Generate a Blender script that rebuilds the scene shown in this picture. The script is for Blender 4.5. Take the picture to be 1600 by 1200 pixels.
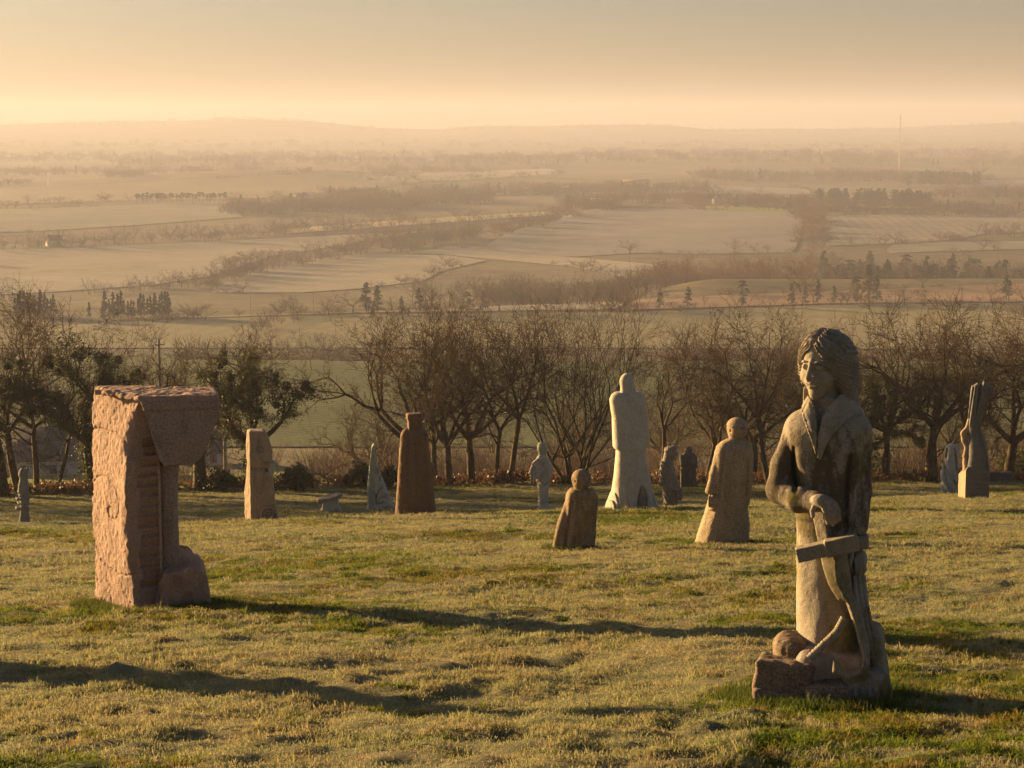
import bpy, bmesh, math, random
import numpy as np
from mathutils import Vector, Matrix, Euler
from mathutils.geometry import delaunay_2d_cdt

for _o in list(bpy.data.objects):
    bpy.data.objects.remove(_o)
SC = bpy.context.scene
COL = SC.collection
R = math.radians

# ---------------------------------------------------------------- camera
PITCH = R(7.63)
cam_d = bpy.data.cameras.new('camera')
cam = bpy.data.objects.new('camera', cam_d)
COL.objects.link(cam)
cam.location = (0, 0, 0)
cam.rotation_euler = (R(90) - PITCH, 0, 0)
cam_d.sensor_width = 36.0
cam_d.lens = 67.5
cam_d.clip_start = 0.5
cam_d.clip_end = 40000
SC.camera = cam

# ---------------------------------------------------------------- sky, sun, exposure
SUN_AZ = R(34.5)      # beyond the left-hand perpendicular
SUN_EL = R(8.0)
SUN_DIR = Vector((-math.cos(SUN_AZ) * math.cos(SUN_EL), math.sin(SUN_AZ) * math.cos(SUN_EL), math.sin(SUN_EL)))
world = bpy.data.worlds.new('World')
SC.world = world
world.use_nodes = True
nt = world.node_tree
for n in list(nt.nodes):
    nt.nodes.remove(n)
w_out = nt.nodes.new('ShaderNodeOutputWorld')
w_bg = nt.nodes.new('ShaderNodeBackground')
w_sky = nt.nodes.new('ShaderNodeTexSky')
w_sky.sky_type = 'NISHITA'
w_sky.sun_disc = False
w_sky.sun_elevation = SUN_EL
w_sky.sun_rotation = math.atan2(SUN_DIR.x, SUN_DIR.y)
w_sky.altitude = 200
w_sky.air_density = 0.8
w_sky.dust_density = 2.6
w_sky.ozone_density = 1.7
w_bg.inputs["Strength"].default_value = 0.027
nt.links.new(w_sky.outputs[0], w_bg.inputs['Color'])
nt.links.new(w_bg.outputs[0], w_out.inputs['Surface'])

sun_d = bpy.data.lights.new('sun', 'SUN')
sun_d.energy = 5.0
sun_d.angle = R(0.6)
sun_d.color = (1.0, 0.645, 0.28)
sun = bpy.data.objects.new('sun', sun_d)
COL.objects.link(sun)
sun.rotation_euler = SUN_DIR.to_track_quat('Z', 'Y').to_euler()

SC.view_settings.view_transform = 'Standard'
SC.view_settings.look = 'None'
SC.view_settings.exposure = 1.9
SC.view_settings.gamma = 1.0
SC.view_settings.use_curve_mapping = False
SC.cycles.max_bounces = 5
SC.cycles.diffuse_bounces = 2
SC.cycles.glossy_bounces = 2
SC.cycles.transparent_max_bounces = 8
SC.cycles.volume_bounces = 0
SC.cycles.use_denoising = True
SC.cycles.use_adaptive_sampling = True
SC.cycles.adaptive_threshold = 0.02
# ---------------------------------------------------------------- numeric helpers
def hash2(ix, iy, seed):
    h = (ix.astype(np.int64) * 374761393 + iy.astype(np.int64) * 668265263 + seed * 982451653) & 0xFFFFFFFF
    h = ((h ^ (h >> 13)) * 1274126177) & 0xFFFFFFFF
    h = h ^ (h >> 16)
    return (h & 0xFFFF) / 65535.0

def vnoise(x, y, seed=0):
    ix = np.floor(x); iy = np.floor(y)
    fx = x - ix; fy = y - iy
    fx = fx * fx * fx * (fx * (fx * 6 - 15) + 10); fy = fy * fy * fy * (fy * (fy * 6 - 15) + 10)
    a = hash2(ix, iy, seed); b = hash2(ix + 1, iy, seed); c = hash2(ix, iy + 1, seed); d = hash2(ix + 1, iy + 1, seed)
    return (a * (1 - fx) + b * fx) * (1 - fy) + (c * (1 - fx) + d * fx) * fy - 0.5

def fbm(x, y, seed=0, oct=4, gain=0.5):
    s = 0.0; a = 1.0
    for k in range(oct):
        s = s + a * vnoise(x * 2 ** k + 17.3 * k, y * 2 ** k - 9.1 * k, seed + k); a *= gain
    return s

def softplus(t):
    return np.log1p(np.exp(np.clip(t, -40, 40)))

def sstep(a, b, x):
    t = np.clip((x - a) / (b - a), 0, 1)
    return t * t * (3 - 2 * t)

# ---------------------------------------------------------------- the lie of the land (camera eye = 0)
_KN = np.array([(100, 19.9), (125, 23.1), (170, 32.5), (230, 43.6), (260, 47.0), (330, 54.0), (480, 58.5), (600, 77), (700, 79.5), (800, 80.2),
                (870, 79.8), (1000, 96), (1150, 97), (1400, 93.4), (1800, 90), (2100, 88), (2600, 87), (3000, 80), (3600, 85), (4500, 77),
                (5300, 68), (7000, 50), (8500, 0), (9200, -1), (10000, 30), (12000, 60)], float)
_ly = np.linspace(math.log(100), math.log(12000), 1600)
_hh = np.interp(np.exp(_ly), _KN[:, 0], _KN[:, 1])
_k = np.hanning(31); _k /= _k.sum()
_hh = np.convolve(np.pad(_hh, 15, mode='edge'), _k, 'valid')

def bump(x, y, cx, cy, rx, ry, h):
    return h * np.exp(-((x - cx) / rx) ** 2 - ((y - cy) / ry) ** 2)

def far_height(x, y):
    h = np.interp(np.log(np.maximum(y, 100.0)), _ly, _hh)
    u = x / np.maximum(y, 1.0)                        # lateral place in the view of the valley
    z = -h
    amp = sstep(150, 700, y)
    z = z + amp * (2.6 * vnoise(x / 260, y / 260, 5) + 1.4 * vnoise(x / 120, y / 120, 6))
    z = z + sstep(900, 2200, y) * (1 - sstep(4000, 6000, y)) * 9 * vnoise(x / 700 + 3.3, y / 700, 7)
    z = z + bump(x, y, -380, 2950, 300, 260, 15) + bump(x, y, 520, 880, 260, 60, 3.0) + bump(x, y, -120, 1480, 240, 260, -4)
    z = z + bump(x, y, -90, 3950, 900, 300, 14) + bump(x, y, 900, 4300, 700, 300, 12)
    z = z + 17 * sstep(20, 110, x) * np.exp(-((y - 985) / 72) ** 2)
    hill = sstep(6800, 8400, y)
    z = z + hill * (34 * np.exp(-((u + 0.165) / 0.09) ** 2) - 8 * np.exp(-((u + 0.06) / 0.06) ** 2) + 16 * np.exp(-((u - 0.28) / 0.05) ** 2)
                    - 6 * np.exp(-((u - 0.17) / 0.07) ** 2) - 4 + 22 * vnoise(x / 520, y / 3000, 8) + 9 * vnoise(x / 150, y / 3000, 9))
    return z

def lawn_height(x, y):
    h = 2.60 + 0.162 * y - 0.018 * x
    yc = 69 + 0.45 * np.clip(x, -60, 60) + 1.6 * vnoise(x / 9.0, y * 0 + 0.5, 3)
    h = h + 4 * 0.098 * softplus((y - yc) / 3.5) - 5 * 0.128 * softplus((y - yc - 14) / 5)
    return -h

def land(x, y):
    x = np.asarray(x, float); y = np.asarray(y, float)
    t = sstep(105, 135, y)
    return lawn_height(x, np.minimum(y, 140)) * (1 - t) + far_height(x, y) * t

def swells(x, y):
    return 0.16 * vnoise(x / 3.1, y / 3.1, 21) + 0.07 * vnoise(x / 1.1, y / 1.1, 22)

def lawn_z(x, y):
    """height of the grass field with its swells (no tussocks)"""
    x = np.asarray(x, float); y = np.asarray(y, float)
    return land(x, y) + swells(x, y) * (1 - sstep(100, 140, y))
# ---------------------------------------------------------------- mesh helpers
def mesh_from(name, V, F, mats=None, smooth=False, mat_idx=None):
    """V (n,3) array, F (m,3|4) int array or list of such arrays"""
    me = bpy.data.meshes.new(name)
    V = np.asarray(V, np.float32)
    Fs = F if isinstance(F, list) else [F]
    Fs = [np.asarray(f, np.int32) for f in Fs if len(f)]
    me.vertices.add(len(V)); me.vertices.foreach_set('co', V.ravel())
    nl = sum(f.size for f in Fs); npoly = sum(len(f) for f in Fs)
    me.loops.add(nl); me.polygons.add(npoly)
    me.loops.foreach_set('vertex_index', np.concatenate([f.ravel() for f in Fs]))
    starts = []; s = 0
    for f in Fs:
        starts.append(s + np.arange(len(f)) * f.shape[1]); s += f.size
    me.polygons.foreach_set('loop_start', np.concatenate(starts).astype(np.int32))
    if mats:
        for m in (mats if isinstance(mats, (list, tuple)) else [mats]):
            me.materials.append(m)
    if mat_idx is not None:
        me.polygons.foreach_set('material_index', np.asarray(mat_idx, np.int32))
    me.update(calc_edges=True)
    if smooth:
        me.polygons.foreach_set('use_smooth', np.ones(npoly, bool))
    return me

def link(name, me, parent=None, loc=None, rotz=None, scale=None, **props):
    o = bpy.data.objects.new(name, me)
    COL.objects.link(o)
    if parent is not None: o.parent = parent
    if loc is not None: o.location = loc
    if rotz is not None: o.rotation_euler = (0, 0, rotz)
    if scale is not None: o.scale = (scale,) * 3 if np.isscalar(scale) else scale
    for k, v in props.items():
        if v: o[k] = v
    return o

def float_attr(me, name, vals):
    a = me.attributes.new(name, 'FLOAT', 'POINT'); a.data.foreach_set('value', np.asarray(vals, np.float32))

# ---------------------------------------------------------------- material helpers
class Mat:
    def __init__(self, name, rough=0.9, spec=0.2):
        self.m = bpy.data.materials.new(name); self.m.use_nodes = True
        self.nt = self.m.node_tree; self.N = self.nt.nodes; self.L = self.nt.links
        self.b = self.N['Principled BSDF']
        self.b.inputs['Roughness'].default_value = rough
        self.b.inputs['Specular IOR Level'].default_value = spec
        self.out = self.N['Material Output']
        self._g = None
    def n(self, t, **kw):
        nd = self.N.new('ShaderNode' + t)
        for k, v in kw.items():
            if hasattr(nd, k): setattr(nd, k, v)
            else: nd.inputs[k.replace('_', ' ')].default_value = v
        return nd
    def ln(self, a, b): self.L.new(a, b)
    def obj(self):
        return self.n('TexCoord').outputs['Object']
    def pos(self):
        return self.n('NewGeometry').outputs['Position']
    def noise(self, vec, scale, detail=4, rough=0.55, dist=0.0, out='Fac'):
        nd = self.n('TexNoise'); nd.inputs['Scale'].default_value = scale; nd.inputs['Detail'].default_value = detail
        nd.inputs['Roughness'].default_value = rough; nd.inputs['Distortion'].default_value = dist
        if vec is not None: self.ln(vec, nd.inputs['Vector'])
        return nd.outputs[out]
    def voro(self, vec, scale, feature='F1', out='Distance', rnd=1.0):
        nd = self.n('TexVoronoi'); nd.feature = feature; nd.inputs['Scale'].default_value = scale; nd.inputs['Randomness'].default_value = rnd
        self.ln(vec, nd.inputs['Vector'])
        return nd.outputs[out]
    def mapv(self, vec, scale=(1, 1, 1), rot=(0, 0, 0), loc=(0, 0, 0)):
        nd = self.n('Mapping'); nd.inputs['Scale'].default_value = scale; nd.inputs['Rotation'].default_value = rot; nd.inputs['Location'].default_value = loc
        self.ln(vec, nd.inputs['Vector']); return nd.outputs[0]
    def ramp(self, fac, stops, interp='LINEAR'):
        nd = self.n('ValToRGB'); cr = nd.color_ramp; cr.interpolation = interp
        while len(cr.elements) < len(stops): cr.elements.new(0.5)
        for e, (p, c) in zip(cr.elements, stops):
            e.position = p; e.color = (*c, 1) if not np.isscalar(c) else (c, c, c, 1)
        self.ln(fac, nd.inputs[0]); return nd.outputs[0]
    def mix(self, fac, a, b, blend='MIX'):
        nd = self.n('Mix'); nd.data_type = 'RGBA'; nd.blend_type = blend
        for sock, v in ((nd.inputs[0], fac), (nd.inputs[6], a), (nd.inputs[7], b)):
            if hasattr(v, 'is_output') or isinstance(v, bpy.types.NodeSocket): self.ln(v, sock)
            elif np.isscalar(v): sock.default_value = v if sock == nd.inputs[0] else (v, v, v, 1)
            else: sock.default_value = (*v, 1)
        return nd.outputs[2]
    def math(self, op, a, b=0.0, clamp=False):
        nd = self.n('Math'); nd.operation = op; nd.use_clamp = clamp
        for sock, v in ((nd.inputs[0], a), (nd.inputs[1], b)):
            if isinstance(v, bpy.types.NodeSocket): self.ln(v, sock)
            else: sock.default_value = v
        return nd.outputs[0]
    def sep(self, vec):
        nd = self.n('SeparateXYZ'); self.ln(vec, nd.inputs[0]); return nd.outputs
    def attr(self, name, out='Fac'):
        nd = self.n('Attribute'); nd.attribute_name = name; return nd.outputs[out]
    def color(self, c):
        if isinstance(c, bpy.types.NodeSocket): self.ln(c, self.b.inputs['Base Color'])
        else: self.b.inputs['Base Color'].default_value = (*c, 1)
    def bump(self, h, strength=0.5, dist=0.02, prev=None):
        nd = self.n('Bump'); nd.inputs['Strength'].default_value = strength; nd.inputs['Distance'].default_value = dist
        self.ln(h, nd.inputs['Height'])
        if prev is not None: self.ln(prev, nd.inputs['Normal'])
        self.ln(nd.outputs[0], self.b.inputs['Normal']); return nd.outputs[0]
    def translucent(self, col, amount):
        t = self.n('BsdfTranslucent')
        if isinstance(col, bpy.types.NodeSocket): self.ln(col, t.inputs['Color'])
        else: t.inputs['Color'].default_value = (*col, 1)
        ms = self.n('MixShader'); ms.inputs[0].default_value = amount
        self.ln(self.b.outputs[0], ms.inputs[1]); self.ln(t.outputs[0], ms.inputs[2]); self.ln(ms.outputs[0], self.out.inputs['Surface'])

def plain(name, col, rough=0.9, spec=0.2, var=0.0, scale=6.0):
    M = Mat(name, rough, spec)
    if var:
        f = M.noise(M.obj(), scale, 5, 0.6)
        c = np.array(col)
        M.color(M.ramp(f, [(0.3, tuple(c * (1 - var))), (0.7, tuple(np.minimum(c * (1 + var), 1)))]))
        M.bump(f, 0.3, 0.02)
    else:
        M.color(col)
    return M.m

# ---------------------------------------------------------------- grass colours, shared by the turf and the blades
def grass_patches(M, pos):
    """0..1 masks of where frost lies, where the sward is straw and where it is lush (world metres)"""
    big = M.noise(pos, 0.16, 3, 0.55)
    mid = M.noise(pos, 1.3, 4, 0.6)
    fin = M.noise(pos, 6.0, 3, 0.6)
    s = M.math('ADD', M.math('MULTIPLY', big, 0.9), M.math('ADD', M.math('MULTIPLY', mid, 0.75), M.math('MULTIPLY', fin, 0.45)))
    px, py, pz = M.sep(pos)
    d = M.math('SUBTRACT', px, M.math('MULTIPLY', py, 0.055))
    worn = M.math('POWER', 2.718, M.math('MULTIPLY', M.math('MULTIPLY', d, d), -1.1))
    near = M.n('MapRange'); near.inputs[1].default_value = 26; near.inputs[2].default_value = 15; M.ln(py, near.inputs[0])
    s = M.math('ADD', s, M.math('MULTIPLY', M.math('MULTIPLY', worn, near.outputs[0]), 0.16))
    frost = M.ramp(s, [(0.98, 0.0), (1.26, 1.0)])
    lush = M.ramp(M.math('ADD', M.math('MULTIPLY', M.noise(M.mapv(pos, loc=(31, 7, 0)), 0.22, 3, 0.6), 1.0), M.math('MULTIPLY', M.noise(M.mapv(pos, loc=(3, 17, 0)), 1.7, 4, 0.65), 0.9)), [(0.80, 0.0), (1.02, 1.0)])
    straw = M.ramp(M.noise(M.mapv(pos, loc=(-11, 5, 2)), 2.1, 5, 0.65), [(0.52, 0.0), (0.66, 1.0)])
    return frost, lush, straw

def turf_material():
    M = Mat('turf', 0.95, 0.1)
    p = M.pos()
    frost, lush, straw = grass_patches(M, p)
    f2 = M.noise(p, 24, 4, 0.65)
    g = M.ramp(f2, [(0.3, (0.055, 0.05, 0.010)), (0.7, (0.13, 0.11, 0.022))])
    c = M.mix(lush, g, (0.065, 0.085, 0.014))
    c = M.mix(straw, c, (0.13, 0.09, 0.035))
    c = M.mix(M.math('MULTIPLY', frost, 0.4), c, (0.36, 0.33, 0.22))
    M.color(c)
    n1 = M.bump(M.noise(p, 30, 5, 0.7), 0.8, 0.05)
    return M.m

M_TURF = turf_material()

# ---------------------------------------------------------------- the grass field on the hill top
def build_lawn():
    ys = np.exp(np.linspace(math.log(9.0), math.log(150.0), 540))
    ys = np.concatenate([[-60, -30, -12, -4, 2, 6], ys])
    us = np.linspace(-1, 1, 340)
    w = 9 + 0.44 * np.maximum(ys, 0) + np.where(ys < 9, 20, 0)
    Y, U = np.meshgrid(ys, us, indexing='ij')
    X = U * w[:, None]
    far = sstep(30, 75, Y)
    Z = lawn_z(X, Y)
    tuss = fbm(X / 0.34, Y / 0.34, 31, 3, 0.55)
    ridg = np.abs(vnoise(X / 0.75, Y / 0.62, 35)) * 2
    fade = np.exp(-np.maximum(Y - 14, 0) / 60.0)
    Z = Z + (0.085 * tuss + 0.035 * (1 - ridg)) * (0.45 + 0.55 * fade) * (0.6 + 0.8 * (vnoise(X / 2.3, Y / 2.3, 37) + 0.5))
    Z -= 0.02
    Z -= 0.55 * sstep(122, 150, Y)
    n, m = Y.shape
    V = np.stack([X, Y, Z], -1).reshape(-1, 3)
    i = np.arange(n * m).reshape(n, m)
    F = np.stack([i[:-1, :-1], i[:-1, 1:], i[1:, 1:], i[1:, :-1]], -1).reshape(-1, 4)
    return link('lawn', mesh_from('lawn', V, F, M_TURF, True), kind='structure')
build_lawn()

# ---------------------------------------------------------------- valley floor and hills
def valley_material():
    M = Mat('valley_ground', 0.95, 0.1)
    p = M.pos()
    a = M.noise(p, 0.006, 6, 0.65, 0.6); b = M.noise(p, 0.05, 5, 0.65)
    c = M.ramp(a, [(0.35, (0.12, 0.095, 0.05)), (0.5, (0.17, 0.14, 0.075)), (0.65, (0.22, 0.185, 0.11))])
    c = M.mix(M.ramp(b, [(0.45, 0.0), (0.7, 0.6)]), c, (0.09, 0.075, 0.04))
    M.color(c)
    return M.m
def build_valley():
    ys = np.exp(np.linspace(math.log(126.0), math.log(11500.0), 460))
    us = np.linspace(-1, 1, 220)
    w = 60 + 0.62 * ys
    Y, U = np.meshgrid(ys, us, indexing='ij')
    X = U * w[:, None]
    Z = land(X, Y)
    Z = Z - 0.35 * (1 - sstep(126, 170, Y))
    V = np.stack([X, Y, Z], -1).reshape(-1, 3)
    n, m = Y.shape
    i = np.arange(n * m).reshape(n, m)
    F = np.stack([i[:-1, :-1], i[:-1, 1:], i[1:, 1:], i[1:, :-1]], -1).reshape(-1, 4)
    return link('terrain', mesh_from('terrain', V, F, valley_material(), True), kind='structure')
build_valley()

# ---------------------------------------------------------------- the air over the valley
def build_haze():
    M = Mat('haze')
    M.N.remove(M.b)
    v = M.n('VolumePrincipled')
    v.inputs['Color'].default_value = (0.68, 0.70, 0.86, 1)
    v.inputs['Density'].default_value = 0.00017
    v.inputs['Anisotropy'].default_value = 0.15
    M.ln(v.outputs[0], M.out.inputs['Volume'])
    x0, x1, y0, y1, z0, z1 = -9500, 9500, -400, 12500, -190, 140
    V = [(x, y, z) for z in (z0, z1) for y in (y0, y1) for x in (x0, x1)]
    F = [(0, 2, 3, 1), (4, 5, 7, 6), (0, 1, 5, 4), (2, 6, 7, 3), (0, 4, 6, 2), (1, 3, 7, 5)]
    return link('haze', mesh_from('haze', np.array(V), np.array(F), M.m), kind='stuff', label='warm pale haze filling the whole valley air', category='haze')
build_haze()
# ---------------------------------------------------------------- carving kit: distance fields turned into meshes
class G:
    """a block of stone: sample points (x right, y away, z up, metres)"""
    def __init__(s, lo, hi, h):
        s.lo = np.array(lo, float); s.h = h
        n = [int(math.ceil((b - a) / h)) + 1 for a, b in zip(lo, hi)]
        ax = [np.float32(a) + np.arange(k, dtype=np.float32) * np.float32(h) for a, k in zip(lo, n)]
        s.x, s.y, s.z = np.meshgrid(*ax, indexing='ij')
        s.p = (s.x, s.y, s.z)

def hash3(ix, iy, iz, seed):
    h = (ix * 374761393 + iy * 668265263 + iz * 2147483647 + seed * 982451653) & 0xFFFFFFFF
    h = ((h ^ (h >> 13)) * 1274126177) & 0xFFFFFFFF
    return ((h ^ (h >> 16)) & 0xFFFF).astype(np.float32) / np.float32(65535.0)

def n3(p, scale, seed=0):
    q = [c * np.float32(scale) for c in p]
    i = [np.floor(c) for c in q]; f = [(a - b) for a, b in zip(q, i)]
    i = [c.astype(np.int64) for c in i]; f = [c * c * (3 - 2 * c) for c in f]
    r = 0
    for dx in (0, 1):
        for dy in (0, 1):
            for dz in (0, 1):
                w = (f[0] if dx else 1 - f[0]) * (f[1] if dy else 1 - f[1]) * (f[2] if dz else 1 - f[2])
                r = r + w * hash3(i[0] + dx, i[1] + dy, i[2] + dz, seed)
    return r - np.float32(0.5)

def ell(p, c, r, M=None):
    d = [p[k] - c[k] for k in range(3)]
    if M is not None:
        d = [sum(M[k][j] * d[j] for j in range(3)) for k in range(3)]
    k0 = np.sqrt(sum((d[k] / r[k]) ** 2 for k in range(3)))
    k1 = np.sqrt(sum((d[k] / r[k] ** 2) ** 2 for k in range(3)))
    return k0 * (k0 - 1) / np.maximum(k1, 1e-6)

def cap(p, a, b, ra, rb=None):
    rb = ra if rb is None else rb
    ba = [b[k] - a[k] for k in range(3)]; L = sum(c * c for c in ba) + 1e-12
    t = np.clip(sum((p[k] - a[k]) * ba[k] for k in range(3)) / L, 0, 1)
    d = np.sqrt(sum((p[k] - a[k] - t * ba[k]) ** 2 for k in range(3)))
    return d - (ra + (rb - ra) * t)

def chain(p, pts, rad, k=0.0):
    f = None
    for i in range(len(pts) - 1):
        c = cap(p, pts[i], pts[i + 1], rad[i] if not np.isscalar(rad) else rad, rad[i + 1] if not np.isscalar(rad) else rad)
        f = c if f is None else (smin(f, c, k) if k else np.minimum(f, c))
    return f

def rotm(rx=0, ry=0, rz=0):
    return np.array(Euler((R(rx), R(ry), R(rz))).to_matrix().transposed())

def box(p, c, hf, M=None, r=0.0):
    d = [p[k] - c[k] for k in range(3)]
    if M is not None:
        d = [sum(M[k][j] * d[j] for j in range(3)) for k in range(3)]
    q = [np.abs(d[k]) - (hf[k] - r) for k in range(3)]
    return np.sqrt(sum(np.maximum(c_, 0) ** 2 for c_ in q)) + np.minimum(np.maximum(np.maximum(q[0], q[1]), q[2]), 0) - r

def poly2(a, b, P):
    """signed distance in the plane (a, b) to polygon P"""
    P = np.asarray(P, float); n = len(P)
    d = np.full(a.shape, 1e9, np.float32); s = np.zeros(a.shape, bool)
    for i in range(n):
        x0, y0 = P[i]; x1, y1 = P[(i + 1) % n]
        ex, ey = x1 - x0, y1 - y0
        wx, wy = a - x0, b - y0
        t = np.clip((wx * ex + wy * ey) / (ex * ex + ey * ey + 1e-12), 0, 1)
        d = np.minimum(d, (wx - ex * t) ** 2 + (wy - ey * t) ** 2)
        c = ((y0 > b) != (y1 > b))
        if abs(ey) > 1e-9:
            s ^= c & (a < x0 + (b - y0) * ex / ey)
    d = np.sqrt(d)
    return np.where(s, -d, d)

def line2(a, b, P):
    """unsigned distance in the plane to polyline P"""
    d = None
    for (x0, y0), (x1, y1) in zip(P[:-1], P[1:]):
        ex, ey = x1 - x0, y1 - y0
        wx, wy = a - x0, b - y0
        t = np.clip((wx * ex + wy * ey) / (ex * ex + ey * ey + 1e-12), 0, 1)
        q = (wx - ex * t) ** 2 + (wy - ey * t) ** 2
        d = q if d is None else np.minimum(d, q)
    return np.sqrt(d)

def loft(p, lv, n=2.4, rot=0.0):
    """lv rows: z, x centre, y centre, x radius, y radius; superellipse sections"""
    lv = np.array(sorted(lv), float)
    z = p[2]
    cx, cy, rx, ry = [np.interp(z, lv[:, 0], lv[:, k]).astype(np.float32) for k in (1, 2, 3, 4)]
    dx, dy = p[0] - cx, p[1] - cy
    if rot:
        c, s = math.cos(R(rot)), math.sin(R(rot))
        dx, dy = c * dx + s * dy, -s * dx + c * dy
    k = (np.abs(dx / rx) ** n + np.abs(dy / ry) ** n) ** (1.0 / n)
    f = (k - 1) * np.minimum(rx, ry)
    return np.maximum(f, np.maximum(lv[0, 0] - z, z - lv[-1, 0]))

def smin(a, b, k):
    h = np.clip(0.5 + 0.5 * (b - a) / k, 0, 1)
    return b + (a - b) * h - k * h * (1 - h)

def smax(a, b, k):
    return -smin(-a, -b, k)

def nets(g, f):
    """surface nets: quads around the zero set of f"""
    f = f.astype(np.float32)
    f[0], f[-1], f[:, 0], f[:, -1], f[:, :, 0], f[:, :, -1] = [np.maximum(a, g.h * 0.3) for a in (f[0], f[-1], f[:, 0], f[:, -1], f[:, :, 0], f[:, :, -1])]
    s = f < 0
    nx, ny, nz = f.shape
    cnt = np.zeros((nx - 1, ny - 1, nz - 1), np.int8)
    for a in (0, 1):
        for b in (0, 1):
            for c in (0, 1):
                cnt += s[a:nx - 1 + a, b:ny - 1 + b, c:nz - 1 + c]
    act = (cnt > 0) & (cnt < 8)
    I, J, K = np.nonzero(act)
    idx = np.full(act.shape, -1, np.int64); idx[I, J, K] = np.arange(len(I))
    acc = np.zeros((len(I), 3), np.float64); num = np.zeros(len(I))
    cor = [(a, b, c) for a in (0, 1) for b in (0, 1) for c in (0, 1)]
    for u in cor:
        for ax in range(3):
            if u[ax]: continue
            w = list(u); w[ax] = 1
            f0 = f[I + u[0], J + u[1], K + u[2]]; f1 = f[I + w[0], J + w[1], K + w[2]]
            m = (f0 < 0) != (f1 < 0)
            t = np.where(m, f0 / np.where(m, f0 - f1, 1), 0)
            q = np.array(u, float)[None] + np.zeros((len(I), 1)); q[:, ax] += t
            acc += q * m[:, None]; num += m
    V = g.lo + g.h * (np.stack([I, J, K], 1) + acc / np.maximum(num, 1)[:, None])
    Q = []
    for ax in range(3):
        o = [slice(1, -1)] * 3; o[ax] = slice(0, -1)
        a = s[tuple(o)]; o2 = list(o); o2[ax] = slice(1, None); b = s[tuple(o2)]
        E = np.nonzero(a != b)
        e = [E[0] + (0 if ax == 0 else 1), E[1] + (0 if ax == 1 else 1), E[2] + (0 if ax == 2 else 1)]
        inside = a[E]
        v1, v2 = [k for k in range(3) if k != ax]
        def at(d1, d2):
            c = [e[0], e[1], e[2]]; c = [x.copy() for x in c]
            c[v1] = c[v1] - d1; c[v2] = c[v2] - d2
            return idx[c[0], c[1], c[2]]
        q = np.stack([at(1, 1), at(0, 1), at(0, 0), at(1, 0)], 1)
        flip = inside if ax != 1 else ~inside
        q = np.where(flip[:, None], q, q[:, ::-1])
        Q.append(q)
    Q = np.concatenate(Q); Q = Q[(Q >= 0).all(1)]
    return V, Q

def carve(name, g, f, mat, parent=None, smooth=True, **props):
    V, Q = nets(g, f)
    return link(name, mesh_from(name, V, Q, mat, smooth), parent, **props)

def base_z(x, y, r=0.3):
    """lowest ground under a footprint"""
    return float(min(lawn_z(x + a, y + b) for a in (-r, 0, r) for b in (-r, 0, r)))

def statue_root(name, label, x, y, sink=0.05, group=None, category='statue', turn=True):
    o = bpy.data.objects.new(name, None); COL.objects.link(o)
    o.empty_display_size = 0.3
    o.location = (x, y, float(lawn_z(x, y)) - sink)
    if turn: o.rotation_euler = (0, 0, -math.atan2(x, y))
    o['label'] = label; o['category'] = category
    if group: o['group'] = group
    return o

class Draw:
    """scale drawing of one statue: photo measurements (px) to metres, depth y given"""
    def __init__(s, px0, py0, sx, sz=None, k0=0.2, k1=0.0):
        s.a = (px0, py0, sx, sz or sx, k0, k1)
    def __call__(s, px, py, y=0.0):
        px0, py0, sx, sz, k0, k1 = s.a
        return ((px - px0) / sx, y, (py0 - py) / sz - y * (k0 - k1 * (py0 - py) / 577.0))
    def xz(s, pts, y=0.0):
        return [(s(a, b, y)[0], s(a, b, y)[2]) for a, b in pts]

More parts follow.
